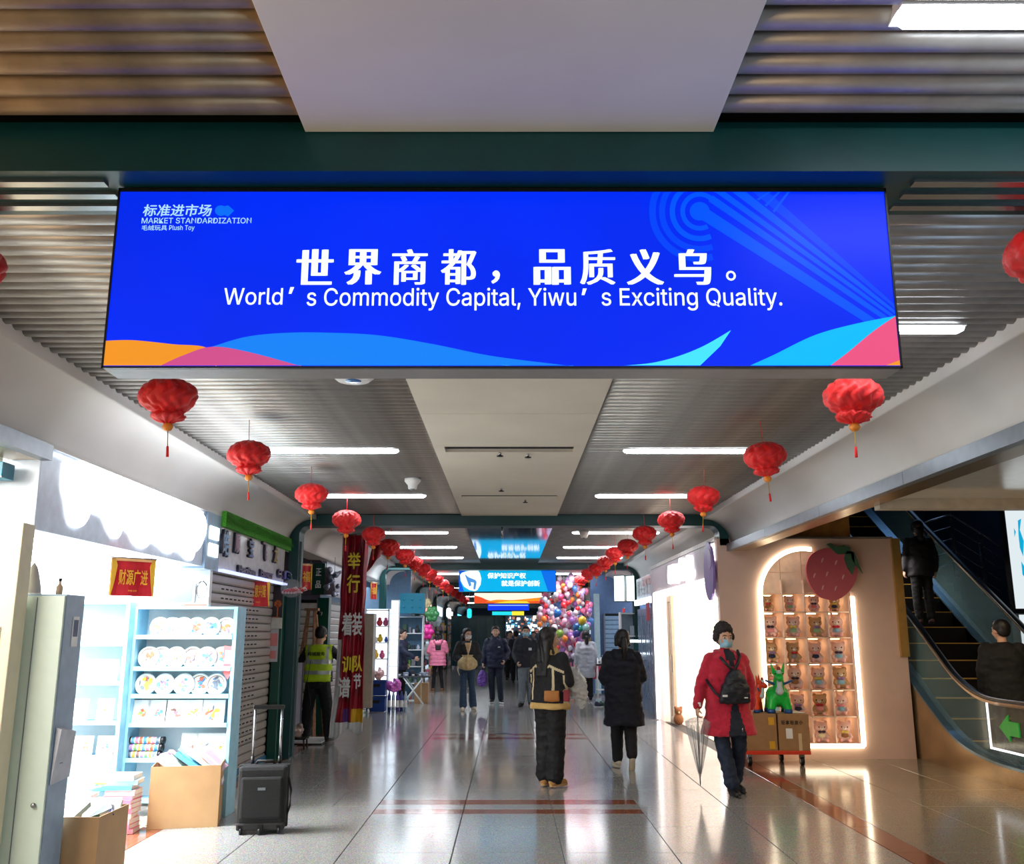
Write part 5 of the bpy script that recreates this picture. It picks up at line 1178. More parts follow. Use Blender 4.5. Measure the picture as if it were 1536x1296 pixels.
for k, (px, py, c, nm) in enumerate(((873, 931, (206, 170, 40), 'gold'), (865, 941, (30, 90, 150), 'navy blue'), (869, 944, (10, 130, 120), 'teal'), (878, 942, (140, 190, 190), 'pale teal'), (865, 950, (60, 60, 150), 'indigo'), (875, 952, (180, 130, 170), 'mauve'), (839, 951, (130, 170, 60), 'olive green'), (836, 920, (40, 110, 190), 'bright blue'))):
    p = W(px, py, Y=23.2); o = dup(bp); o.location = p; o.scale = (1.15,)*3
    for chd in o.children: share(chd, [mat('balx_%d' % k, c, .1, coat=.5)])
    o['label'] = nm.capitalize() + ' round balloon at the front right of the heap'; o['group'] = 'front balloons of the heap'
t = thing('balloon_stand', 'thin steel stand carrying the big balloon heap', 'stand', (1.45, 24.1, 0)); MB().cyl((0, 0, 0), (0, 0, 2.9), .02).build('pole', STEEL, t); MB().lathe([(.3, 0), (.3, .02), (.03, .05)], 16).build('base', STEEL, t)
for z in (1.2, 1.8, 2.4): MB().cyl((-.6, 0, z), (.6, 0, z), .01).build('arm', STEEL, t)
goods_shelf('low stall of small colourful toys under the balloon heap', (1.45, 24.3, 0), 1.2, 1.1, 3, 55, 0, mat('stall_dark', (120, 130, 150), .5))
# ================================================================ RED PAPER LANTERNS
LRED = mat('lantern_red', (250, 26, 28), .5, 0, .12, 14, sheen=.2); LGOLD = mat('lantern_gold', (246, 150, 50), .5); TCORD = mat('tassel_cord', (214, 176, 80), .6)
nt = LRED.node_tree; bs = nt.nodes['Principled BSDF']; bs.inputs['Transmission Weight'].default_value = .0
bs.inputs['Subsurface Weight'].default_value = .25; bs.inputs['Subsurface Radius'].default_value = (.05, .01, .01)
lp = thing('paper_lantern', 'x', 'lantern', (0, 0, 0), 0, 'red honeycomb lanterns along the corridor')
n, m = 72, 26; prof = []
for j in range(m+1):
    q = j/m
    if q < .7: a = pi*.06 + (pi*.80)*(q/.7); prof.append((sin(a)*.168, .025 + cos(a)*.105))
    else: u = (q-.7)/.3; prof.append((.075 + .035*sin(pi*min(1, u*1.15)) - .055*u*u, -.072 - .062*u))
b = MB(); vs = []
for j, (r, z) in enumerate(prof):
    for i in range(n):
        th = 2*pi*i/n
        w = abs(sin(6*th + (pi/2)*(sin(j*.62)) + .4*sin(th*2))); rr_ = r*(1 - .17*(1-w)**1.3) * (1 + .02*sin(th*3+j*.4))
        vs.append((rr_*cos(th), rr_*sin(th), z + .006*sin(th*9+j)))
b.add(vs, [(j*n+i, j*n+(i+1) % n, (j+1)*n+(i+1) % n, (j+1)*n+i) for j in range(m) for i in range(n)], 0, True)
b.build('paper_globe', LRED, lp)
MB().lathe([(.0, -.13), (.022, -.135), (.032, -.155), (.02, -.175), (0, -.18)], 12).build('gold_knot', LGOLD, lp)
MB().lathe([(0, .135), (.03, .132), (.035, .12), (.0, .115)], 12).build('top_cap', LRED, lp)
MB().cyl((0, 0, -.17), (0, 0, -.27), .003, n=5).build('tassel_cord', TCORD, lp)
MB().lathe([(0, -.265), (.007, -.27), (.009, -.33), (0, -.33)], 8).build('tassel', LRED, lp)
MB().cyl((0, 0, .12), (0, 0, .30), .0025, n=5).build('hanging_cord', LRED, lp)
ly = [3.08, 4.97, 6.70, 8.76, 10.65, 12.2, 14.0, 15.6, 17.2, 18.9, 20.6, 22.6, 24.8, 27, 29.2, 31.8, 34.6, 37.6]
ry = [2.98, 4.93, 6.72, 8.75, 10.6, 12.25, 13.9, 15.4, 17.0, 18.8, 20.7, 22.8, 25, 27.3, 29.6, 32.2, 35, 38]
used = False; rr = random.Random(4)
for side, ys_, sx in (('left', ly, -1), ('right', ry, 1)):
    for k, yv in enumerate(ys_):
        o = lp if not used else dup(lp); used = True
        x = {-1: (-1.97, -1.90, -1.93, -1.90, -1.89, -1.80, -1.82, -1.76), 1: (1.89, 1.90, 1.90, 1.86, 1.87, 1.80, 1.78, 1.76)}[sx][k] if k < 8 else sx*1.76
        o.location = (x, yv, 2.85 + rr.uniform(-.015, .015)); o.rotation_euler = (rr.uniform(-.06, .06), rr.uniform(-.06, .06), rr.uniform(0, 6.28)); o.scale = (rr.uniform(.94, 1.04),)*3
        o['label'] = 'Red honeycomb paper lantern, %s of the %s row' % (ORD[k] if k < 17 else 'farthest', side)
# ================================================================ ESCALATOR
es = thing('escalator', 'escalator with yellow-edged dark steps and glass sides rising beside the pink wall', 'escalator')
BLUEST = mat('blue_steel_deck', (120, 150, 170), .2, .8); GLASS = mat('balustrade_glass', (150, 190, 195), .08, 0, .02, alpha=.16); RUB = mat('handrail_rubber', (14, 16, 20), .3)
STEPM = mat('step_dark', (28, 26, 26), .4, .5); YEL = mat('step_yellow', (206, 160, 70), .5)
def cr(pts, n=6): return curve(pts, n)
clad = cr([(8.4, .18), (9.6, .18), (10.6, .2), (11.35, .33), (11.98, .64), (12.9, 1.2), (16, 3.12), (20.5, 5.9)])
hand = cr([(8.6, .86), (9.9, .86), (10.76, .88), (11.36, 1.06), (11.9, 1.40), (12.65, 1.90), (16, 4.0), (20.5, 6.8)])
def zat(line, y):
    for (a, za), (b_, zb) in zip(line, line[1:]):
        if a <= y <= b_: return za + (zb-za)*(y-a)/(b_-a)
    return line[-1][1]
for x0, x1, nm in ((5.27, 5.40, 'left'), (6.62, 6.75, 'right')):
    b = MB(); b.prism([(y, z) for y, z in clad] + [(20.5, 5.0)] + [(20.5, 4.6), (13.6, .0), (8.4, .0)], 'x', x0, x0+.04 if nm == 'left' else x1); b.build('side_cladding', BRASS, es)
    b = MB(); b.loft([[(x0-.01, y, z), (x1+.03, y, z), (x1+.03, y, z+.03), (x0-.01, y, z+.03)] for y, z in clad], 0, False); b.build('deck', BLUEST, es)
    xc = (x0+x1)/2+.02
    ysg = [8.6+.35*k for k in range(35)]
    b = MB(); b.loft([[(xc-.005, y, zat(clad, y)+.03), (xc+.005, y, zat(clad, y)+.03), (xc+.005, y, zat(hand, y)-.02), (xc-.005, y, zat(hand, y)-.02)] for y in ysg], 0, False); b.build('glass_side', GLASS, es)
    b = MB(); b.loft([[(xc-.04, y, z-.012), (xc+.04, y, z-.012), (xc+.045, y, z+.01), (xc+.025, y, z+.03), (xc-.025, y, z+.03), (xc-.045, y, z+.01)] for y, z in hand], 0, True); b.build('handrail', RUB, es)
    b = MB(); b.loft([[(xc-.03, y, z-.05), (xc+.03, y, z-.05), (xc+.03, y, z-.012), (xc-.03, y, z-.012)] for y, z in hand], 0, False); b.build('rail_trim', mat('tan_trim', (190, 160, 130), .3, .6), es)
    b = MB(); b.loft([[(x1-.02 if nm == 'left' else x0-.0, y, z-.35), (x1+.01 if nm == 'left' else x0+.02, y, z-.35), (x1+.01 if nm == 'left' else x0+.02, y, z+.02), (x1-.02 if nm == 'left' else x0, y, z+.02)] for y, z in clad], 0, False); b.build('skirt', RUB, es)
src = None
for k in range(24):                                    # steps, one by one
    y = 10.75 + .36*k; z = max(.0, .62*(y-10.95)); 
    b = None
    if src is None:
        b = MB().box(5.43, 6.61, 0, .38, -.26, -.012); src = o = b.build('step', STEPM, es); MB().box(5.43, 6.61, -.006, .035, -.014, .0).build('yellow_edge', YEL, o)
        for q in range(14): pass
    else: o = dup(src)
    o.parent = es; o.location = (0, y, z+.012)
part(MB().box(5.43, 6.61, 8.4, 10.75, -.01, .004).build('comb_plate', STEEL, es), 'ribbed steel floor plate before the first step')
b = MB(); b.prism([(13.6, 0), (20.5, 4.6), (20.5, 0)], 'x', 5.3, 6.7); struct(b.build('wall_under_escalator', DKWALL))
# arrow on the glass; neon reflection around it put in as glowing bars
t = thing('arrow_sign', 'green left-pointing arrow on the escalator glass, framed by a neon reflection built as glow', 'sign')
P = [W(x, y, X=5.27) for x, y in ((1479, 1051), (1486, 1120), (1545, 1120))]
fz0, fz1, fy0, fy1 = P[1].z, P[0].z-.02, 8.95, P[0].y
NF = emit('reflection_glow', (235, 240, 245), 2.5)
MB().box(5.262, 5.278, fy1-.02, fy1, fz0, fz1).build('reflection_side', NF, t); MB().box(5.262, 5.278, fy0, fy1, fz0-.02, fz0).build('glow_base', NF, t); MB().box(5.262, 5.278, fy0, fy0+.02, fz0, fz1).build('reflection_side', NF, t)
c = W(1514, 1093, X=5.25); s_ = .16
b = MB(); b.prism([(c.y+s_*1.25, c.z), (c.y-.0, c.z+s_*.85), (c.y, c.z+s_*.45), (c.y-s_*1.2, c.z+s_*.45), (c.y-s_*1.2, c.z-s_*.45), (c.y, c.z-s_*.45), (c.y, c.z-s_*.85)], 'x', 5.245, 5.26)
b.build('arrow', mat('arrow_green', (40, 190, 70), .4), t)
b = MB().box(5.262, 5.268, fy0, fy1, fz0, fz1); b.build('glass', mat('frame_glass', (120, 110, 90), .1, alpha=.25), t)
# backlit poster and box below it
t = thing('backlit_poster', 'tall backlit white poster with a cyan splash at the right edge', 'sign', (0, 13.5, 0))
P = [W(1505, 757, Y=13.5), W(1560, 757, Y=13.5), W(1522, 915, Y=13.5)]
MB().box(P[2].x, 8.9, .0, .12, P[2].z, P[0].z).build('housing', BLACKM, t); MB().box(P[2].x+.02, 8.88, -.01, 0, P[2].z+.02, P[0].z-.02).build('light_panel', emit('poster_white', (225, 236, 240), 1.0), t)
for pts in ([(1526, 781), (1531, 778), (1529, 795), (1535, 812), (1534, 835), (1529, 822), (1527, 803)], [(1520, 792), (1523, 798), (1521, 806)], [(1531, 842), (1536, 850), (1540, 870), (1533, 862)]):
    b = MB(); b.add([(W(x, y, Y=13.5).x, -.014, W(x, y, Y=13.5).z) for x, y in pts], [tuple(range(len(pts)))]); b.build('printed_splash', em('splash_cyan', (20, 170, 215)), t, fix=False)
t = thing('ticket_box', 'small white lit box standing below the backlit poster', 'sign', (0, 13.5, 0))
P = W(1527, 920, Y=13.5); MB().box(P.x, 8.6, 0, .2, 1.2, P.z).build('housing', GREYM, t); MB().box(P.x+.01, 8.6, -.01, 0, 1.25, P.z-.02).build('light_panel', emit('poster_white', (225, 236, 240), 1.0), t); MB().box(P.x+.2, 8.4, .02, .18, 0, 1.2).build('post', BLACKM, t)
# stair railing in the dark behind
t = thing('stair_railing', 'dim steel stair railing with posts in the dark well behind the escalator', 'railing')
RW = [W(1383, 785, Y=17), W(1425, 772, Y=17), W(1480, 806, Y=17), W(1545, 850, Y=17)]
for k in range(5): MB().tube([p - Vector((0, 0, .22*k)) for p in RW], .022 if k == 0 else .01).build('rail', STEEL, t)
for px, py in ((1426, 776), (1470, 802), (1520, 835)):
    p = W(px, py, Y=17); MB().box(p.x-.03, p.x+.03, 16.97, 17.03, p.z-1.1, p.z).build('post', STEEL, t)
t = thing('dark_stair', 'dim flight of stairs in the well beyond the escalator', 'stairs', (7.2, 17.2, 0))
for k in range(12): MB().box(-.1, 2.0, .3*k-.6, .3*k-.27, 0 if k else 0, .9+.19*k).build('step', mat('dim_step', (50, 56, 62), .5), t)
# ================================================================ PEOPLE
SKIN = mat('skin', (214, 168, 142), .55, 0, .04, 20); HAIRB = mat('black_hair', (20, 16, 18), .5, 0, .2, 90); EYEW = mat('eye_white', (232, 230, 226), .3); EYED = mat('iris_dark', (24, 16, 14), .2)
LIPS = mat('lips', (176, 96, 90), .5); MASKB = mat('mask_blue', (150, 200, 222), .7); MASKW = mat('mask_white', (228, 226, 224), .7)
def V3(*a): return Vector(a)
def hand_prims(b, wr, d, nrm, sgn, curl, fr=.0088):
    d = d.normalized(); s = d.cross(nrm).normalized()*sgn; nrm = nrm.normalized()
    R = Matrix((s, d, nrm)).transposed()
    b.ball(wr + d*.045, (.037, .052, .017), 12, 8, 0, R); b.cap(wr - d*.02, .026, wr + d*.02, .024)
    for k, (o, L) in enumerate(((-.029, .056), (-.010, .068), (.010, .073), (.029, .066))):
        p = wr + d*.082 + s*o; a = 0; pr = p - d*.03
        b.cap(pr, fr*1.1, p, fr*1.05, 8)
        for q, f in enumerate((.45, .32, .23)):
            a += curl*(.7, 1, .8)[q]; dd = (d*cos(a) + nrm*sin(a) + s*o*1.2).normalized(); p2 = p + dd*L*f; b.cap(p, fr*(1-.06*q), p2, fr*(.95-.06*q), 8); p = p2
    p = wr + d*.025 + s*.03; dd = (d*.75 + s*.75 + nrm*.35).normalized(); p2 = p + dd*.035; b.cap(p - s*.012, fr*1.35, p2, fr*1.15, 8); dd = (d*1.0 + s*.25 + nrm*(.4+curl*.6)).normalized(); b.cap(p2, fr*1.1, p2+dd*.028, fr*.95, 8)
def ring(z, rx, ry, cx=0, cy=0, n=28, e=2.3):
    return [(cx + rx*math.copysign(abs(cos(a))**(2/e), cos(a)), cy + ry*math.copysign(abs(sin(a))**(2/e), sin(a)), z) for a in [2*pi*k/n for k in range(n)]]
def person(label, loc, rz, H, arms, legs, top, pants, shoes, hair='short', yaw=0, pitch=0, vox=.008, lean=0, mask=None, face=True, glasses=False, hz=None, coat_vox=.014, skin=SKIN, cat='person', group=None):
    t = thing('person', label, cat, loc, rz, group); s = H/1.7; t.scale = (s, s, s)
    Hm = Matrix.Translation((0, -lean*.55, 1.5)) @ Euler((pitch, 0, yaw)).to_matrix().to_4x4() @ Matrix.Scale(1.1, 4) @ Matrix.Translation((0, 0, -1.5)); R3 = Hm.to_3x3()
    def h(*p): return Hm @ Vector(p)
    def ly(z): return -lean*max(0, (z-.95))/.55*.55
    B = MB(); fr = max(.0088, vox*1.15)
    # head, neck, torso
    B.ball(h(0, .008, 1.605), (.076, .092, .092), 20, 14, 0, R3).ball(h(0, -.022, 1.55), (.058, .066, .066), 16, 12, 0, R3).ball(h(0, -.06, 1.505), (.026, .024, .02), 10, 8, 0, R3)
    B.cap(h(0, -.082, 1.595), .011, h(0, -.106, 1.56), .015, 8).ball(h(0, -.083, 1.527), (.026, .014, .012), 10, 6, 0, R3)
    for q in (-1, 1): B.ball(h(q*.078, .008, 1.58), (.011, .02, .03), 10, 8, 0, R3).ball(h(q*.033, -.078, 1.613), (.026, .012, .008), 8, 6, 0, R3).ball(h(q*.04, -.06, 1.557), (.024, .022, .024), 8, 6, 0, R3)
    B.cap(V3(0, .012+ly(1.42), 1.42), .056, h(0, .01, 1.52), .05, 14)
    B.loft([ring(.84, .15, .10), ring(.95, .155, .105, 0, ly(.95)), ring(1.08, .13, .09, 0, ly(1.08)), ring(1.25, .155, .105, 0, ly(1.25)), ring(1.38, .165, .09, 0, ly(1.38)), ring(1.44, .08, .06, 0, ly(1.44))])
    A = {}
    for sd, q in (('a', -1), ('b', 1)):
        el, wr = Vector(arms[sd][0]), Vector(arms[sd][1]); sh = V3(q*.172, ly(1.38), 1.385)
        B.ball(sh, .055, 12, 8).cap(sh, .048, el, .038).cap(el, .038, wr, .025)
        opt = arms[sd][2] if len(arms[sd]) > 2 else {}
        d = Vector(opt.get('d', wr-el)).normalized(); nm = Vector(opt.get('n', (-q, 0, 0))); nm = (nm - d*nm.dot(d)); nm = nm if nm.length > .1 else V3(0, -1, 0)
        hand_prims(B, wr, d, nm.normalized(), 1 if d.cross(nm).y < 0 else -1, opt.get('curl', .45), fr)
        A[sd] = (sh, el, wr)
    Lg = {}
    for sd, q in (('a', -1), ('b', 1)):
        kn, an = Vector(legs[sd][0]), Vector(legs[sd][1]); hp = V3(q*.085, 0, .88)
        B.cap(hp, .082, kn, .052).cap(kn, .052, an, .036)
        fd = Vector(legs[sd][2]) if len(legs[sd]) > 2 else V3(q*.2, -1, 0); fd.normalize(); B.cap(an + V3(0, 0, -.03) - fd*.02, .032, an + fd*.12 + V3(0, 0, -.055), .02)
        Lg[sd] = (hp, kn, an, fd)
    fuse('body', B, skin, vox, t, 1)
    # face
    if face:
        for q in (-1, 1):
            MB().ball(h(q*.032, -.077, 1.59), (.0145, .008, .0075), 10, 8, 0, R3).build('eye', EYEW, t); MB().ball(h(q*.032, -.083, 1.59), (.007, .0045, .007), 8, 6, 0, R3).build('iris', EYED, t)
            MB().tube([h(q*.014, -.092, 1.611), h(q*.034, -.092, 1.616), h(q*.052, -.08, 1.61)], .0036, 6).build('eyebrow', HAIRB, t)
        if not mask: MB().tube([h(-.022, -.09, 1.528), h(-.008, -.099, 1.530), h(.008, -.099, 1.530), h(.022, -.09, 1.528)], .005, 6).build('mouth', LIPS, t)
    if mask:
        m = MB(); vs = []; nu, nv = 10, 8
        for j in range(nv+1):
            for i in range(nu+1):
                u, v = i/nu*2-1, j/nv; z = 1.498 + .078*v; a = u*1.15; r = .083 + .02*math.exp(-((v-.6)/.35)**2)*math.exp(-(u/.5)**2) + .003*sin(v*22)
                vs.append(h(sin(a)*r*.84, -cos(a)*(r+.018) + .006 + .02*(1-v)*0 + (.012 if v < .15 else 0), z))
        m.add(vs, [(j*(nu+1)+i, j*(nu+1)+i+1, (j+1)*(nu+1)+i+1, (j+1)*(nu+1)+i) for j in range(nv) for i in range(nu)], 0, True)
        o = m.build('face_mask', mask, t, fix=False); o.modifiers.new('s', 'SOLIDIFY').thickness = .004
        for q in (-1, 1): MB().tube([h(q*.075, -.04, 1.565), h(q*.082, 0, 1.585), h(q*.076, .01, 1.56), h(q*.075, -.035, 1.51)], .002, 5).build('ear_loop', mask, o)
    if glasses:
        g = MB()
        for q in (-1, 1): g.tube([h(q*.034+.022*cos(a), -.101, 1.588+.017*sin(a)) for a in [k*pi/6 for k in range(13)]], .002, 5)
        g.tube([h(-.012, -.103, 1.592), h(.012, -.103, 1.592)], .002, 5)
        for q in (-1, 1): g.tube([h(q*.055, -.1, 1.592), h(q*.08, 0, 1.592)], .002, 5)
        g.build('glasses', BLACKM, t)
    # hair
    Hh = MB(); Hh.ball(h(0, .022, 1.628), (.086, .096, .088), 20, 14, 0, R3)
    if hair in ('short', 'curly'):
        Hh.ball(h(0, .05, 1.585), (.078, .06, .07), 14, 10, 0, R3).ball(h(0, -.045, 1.672), (.062, .045, .026), 12, 8, 0, R3)
        for q in (-1, 1): Hh.ball(h(q*.072, .01, 1.61), (.016, .035, .035), 8, 6, 0, R3)
        if hair == 'curly':
            Hh.ball(h(0, .01, 1.665), (.092, .088, .06), 16, 10, 0, R3)
            for q in (-1, 1): Hh.ball(h(q*.08, .02, 1.6), (.026, .055, .05), 10, 8, 0, R3)
            r2 = random.Random(3)
            for k in range(60):
                a, e_ = r2.uniform(0, 6.28), r2.uniform(.0, 1.4)
                if sin(a) < -.1 and e_ < .62: continue
                Hh.ball(h(.083*cos(a)*cos(e_), .02+.09*sin(a)*cos(e_)+(.015 if sin(a) < 0 else 0), 1.63+.105*sin(e_)), .026, 8, 6)
    else:
        Hh.ball(h(0, -.035, 1.678), (.06, .05, .03), 12, 8, 0, R3).ball(h(0, .05, 1.575), (.082, .062, .085), 14, 10, 0, R3)
        for q in (-1, 1): Hh.cap(h(q*.072, -.005, 1.63), .024, h(q*.076, .02, 1.53), .024)
        if hair == 'long':
            for x in (-.07, -.035, 0, .035, .07): Hh.cap(h(x, .06, 1.56), .042, V3(x*.8, .145+ly(1.3), 1.2), .022)
            for x in (-.05, 0, .05): Hh.cap(h(x, .075, 1.56), .04, V3(x*1.1, .115+ly(1.3), 1.36), .036)
            for q in (-1, 1): Hh.cap(h(q*.08, .035, 1.56), .026, V3(q*.11, .02+ly(1.3), 1.30), .018)
        elif hair == 'ponytail':
            Hh.ball(h(0, .115, 1.60), (.03, .03, .03), 8, 6); Hh.cap(h(0, .12, 1.59), .034, h(0, .15, 1.50), .042).cap(h(0, .15, 1.50), .042, h(0, .135, 1.38), .02)
        elif hair == 'lowtail': Hh.cap(h(0, .1, 1.55), .045, V3(0, .11, 1.42), .05)
    fuse('hair', Hh, mat('frizzy_hair', (44, 36, 38), .75, 0, .5, 60, .6) if hair == 'curly' else HAIRB, .009, t, 0 if hair == 'curly' else 1, .009 if hair == 'curly' else .003, 45)
    if hair == 'ponytail': MB().lathe([(.03, -.008), (.036, 0), (.03, .008)], 14, tuple(h(0, .118, 1.588))).build('hair_tie', BLACKM, t)
    # clothes
    C = MB(); C.loft([ring(z, rx, ry, 0, cy + ly(z)) for z, rx, ry, cy in top['rings']])
    r0, r1, r2_ = top['sleeve']; cut = top.get('cut', .93)
    for sd in ('a', 'b'):
        sh, el, wr = A[sd]; wr2 = el + (wr-el)*cut; sh2 = sh + V3(0, 0, -.01)
        C.ball(sh2, r0, 12, 8).cap(sh2, r0, el, r1).cap(el, r1, wr2, r2_)
    for p in top.get('extra', ()): C.cap(Vector(p[0]) + V3(0, ly(1.42), 0), p[1], Vector(p[2]) + V3(0, ly(1.42), 0), p[3])
    fuse(top.get('name', 'coat'), C, top['mats'], coat_vox, t, top.get('it', 3), top.get('wr', .012), top.get('wsc', 9), top.get('paint'))
    P = MB(); P.loft([ring(1.0, .15, .11, 0, ly(1.0)), ring(.9, .168, .125), ring(.8, .165, .12)])
    p0, p1, p2 = pants['r']
    for sd in ('a', 'b'):
        hp, kn, an, fd = Lg[sd]; P.cap(hp + V3(0, 0, -.02), p0, kn, p1, 14).cap(kn, p1, an + V3(0, 0, .03) + (kn-an).normalized()*pants.get('up', 0), p2, 14)
    fuse(pants.get('name', 'trousers'), P, pants['m'], .011, t, 2, pants.get('wr', .008), 12)
    for sd in ('a', 'b'):
        hp, kn, an, fd = Lg[sd]; S = MB(); z0 = an.z-.075; tz = legs[sd][3] if len(legs[sd]) > 3 else 0
        k_ = shoes.get('k', 1); f2 = (fd + V3(0, 0, tz)).normalized()
        S.cap(an + V3(0, 0, -.03) - fd*.03, .042*k_, an + f2*.13 + V3(0, 0, -.045*1), .034*k_).cap(an + V3(0, 0, .0), .042*k_, an + V3(0, 0, -.03), .044*k_)
        o = fuse('shoe', S, shoes['m'], .009, t, 1)
        q = Vector((0, 1, 0)).rotation_difference(f2).to_matrix().to_4x4()
        b = MB(); b.prism([(.042*k_*cos(a)*(1 if sin(a) > 0 else .9), .05 + .128*sin(a)) for a in [2*pi*k/18 for k in range(18)]], 'z', -.012, .014)
        b.v = [tuple(Matrix.Translation(an + V3(0, 0, -.066)) @ q @ Vector(v)) for v in b.v]; b.build('sole', shoes.get('sole', BLACKM), o)
    return t
def fl(px, py): return W(px, py, Z=0)
# usual clothes shapes
def coat(hem, rx=.2, ry=.135, flare=.0, sh=.19):
    r = [(1.465, .075, .07, .0), (1.43, .13, .09, 0), (1.39, sh, .11, 0), (1.28, rx, ry, 0), (1.1, rx*.97, ry*.97, 0), (.95, rx+flare*.3, ry+flare*.3, 0)]
    z = .85
    while z > hem + .05: r.append((z, rx+flare*(.95-z)/(.95-hem), ry+flare*(.95-z)/(.95-hem), 0)); z -= .12
    r.append((hem, rx+flare, ry+flare, 0)); return r
ST = {'a': (V3(-.095, -.01, .49), V3(-.1, .01, .09)), 'b': (V3(.095, -.01, .49), V3(.1, .01, .09))}
HANG = {'a': (V3(-.235, .03, 1.13), V3(-.25, -.04, .90)), 'b': (V3(.235, .03, 1.13), V3(.25, -.04, .90))}

# A. woman in the red coat, umbrella and chest-worn backpack
REDC = mat('red_wool_coat', (196, 24, 56), .85, 0, .1, 30, .1, sheen=.3); NAVY = mat('dark_navy_knit', (24, 32, 48), .8); NAVT = mat('navy_trousers', (28, 42, 66), .75, 0, .2, 24)
loc = fl(1098, 1191)
def pr(c): return 1 if (c.y < -.05 and abs(c.x-.02) < (.025 + .075*max(0, (.95-c.z)/.35) + (.03 if c.z > 1.36 else 0)) and (c.z < .96 or c.z > 1.3)) else 0
A_ = person('Woman in a red coat and blue mask, walking with a backpack on her chest', loc, radians(6), 1.63,
    {'a': (V3(-.27, .05, 1.12), V3(-.345, -.03, .885), {'d': (-.05, -.1, -1), 'n': (1, 0, 0), 'curl': .9}), 'b': (V3(.27, .04, 1.12), V3(.265, .04, .87), {'curl': .5})},
    {'a': (V3(-.10, -.07, .5), V3(-.035, -.12, .09), V3(.1, -1, 0), -.12), 'b': (V3(.10, -.02, .5), V3(.085, .12, .1), V3(.25, -1, 0), -.1)},
    dict(rings=coat(.60, .215, .15, .085, .2), sleeve=(.075, .066, .056), mats=[REDC, NAVY], paint=pr, wr=.014, extra=[((-.1, .0, 1.44), .035, (-.03, -.09, 1.38), .025), ((.1, 0, 1.44), .035, (.05, -.09, 1.38), .025), ((-.09, .06, 1.45), .035, (.09, .06, 1.45), .035), ((0, -.02, 1.4), .06, (0, 0, 1.5), .055)]),
    dict(r=(.1, .082, .075), m=NAVT, wr=.012), dict(m=mat('black_shoe', (20, 20, 22), .4), sole=mat('dark_sole', (50, 46, 44), .6)), 'curly', yaw=radians(4), vox=.007, mask=MASKB)
for z in (.78,): MB().ball((.07, -.225, .665), (.008, .008, .02), 8, 6).build('zip_pull', STEEL, A_)
bpk = thing('backpack', 'dark triangular backpack worn on the chest of the red coat', 'bag', (loc.x, loc.y, 0), radians(6)); bpk.scale = (1.63/1.7,)*3
BK = mat('dark_nylon', (28, 32, 42), .5, 0, .2, 40, .1)
b = MB(); b.loft([ring(.93, .16, .055, .01, -.2, 24, 3), ring(1.0, .165, .07, .01, -.21, 24, 3), ring(1.1, .14, .075, .02, -.21, 24, 3), ring(1.2, .1, .06, .03, -.2, 24, 3), ring(1.27, .05, .04, .035, -.18, 24, 3)]); fuse('bag_body', b, BK, .01, bpk, 2, .012, 14)
MB().tube([(.03, -.17, 1.25), (.08, -.15, 1.33), (.125, -.10, 1.41), (.14, .0, 1.465)], .016, 8).build('strap', BK, bpk)
MB().tube([(.03, -.17, 1.25), (-.04, -.17, 1.32), (-.10, -.12, 1.4)], .016, 8).build('strap', BK, bpk)
MB().tube([(-.12, -.22, .97), (-.19, -.17, 1.04), (-.225, -.08, 1.12), (-.23, .0, 1.18)], .014, 8).build('strap', BK, bpk)
MB().tube([(-.09, -.275, 1.12), (.0, -.29, 1.15), (.1, -.275, 1.1)], .005, 6).build('zip', mat('zip_dark', (12, 12, 14), .4), bpk)
MB().box(-.14, -.09, -.275, -.262, 1.0, 1.02).build('tag', PAPER, bpk); MB().box(.09, .13, -.275, -.262, .985, .995).build('logo_bar', PAPER, bpk)
# umbrella
hp_ = Vector((loc.x, loc.y, 0)) + Matrix.Rotation(radians(6), 3, 'Z') @ (V3(-.35, -.045, .80)*(1.63/1.7))
t = thing('umbrella', 'clear plastic folded umbrella hanging from the hand of the woman in red', 'umbrella', hp_)
CL = mat('umbrella_plastic', (225, 228, 232), .1, 0, .02, alpha=.3)
b = MB(); n = 24; R = []
for z, r in ((-.60, .006), (-.5, .03), (-.3, .07), (-.12, .105), (-.06, .11), (-.03, .06), (-.02, .015)): R.append([(cos(2*pi*k/n)*r*(1+.28*sin(8*2*pi*k/n)), sin(2*pi*k/n)*r*(1+.28*sin(8*2*pi*k/n)), z) for k in range(n)])
b.loft(R); b.build('canopy', CL, t)
for k in range(8): a = 2*pi*k/8; MB().tube([(cos(a)*.075, sin(a)*.075, -.1), (cos(a)*.045, sin(a)*.045, -.3), (cos(a)*.012, sin(a)*.012, -.56)], .003, 5).build('rib', BLACKM, t)
MB().cyl((0, 0, .03), (0, 0, -.66), .006).build('shaft', BLACKM, t); MB().tube([(0, 0, .03), (0, 0, .09), (.01, -.02, .12), (.02, -.05, .12), (.02, -.06, .09)], .011, 8).build('handle', PAPER, t); MB().cyl((0, 0, -.6), (0, 0, -.68), .007, .003).build('ferrule', BLACKM, t)

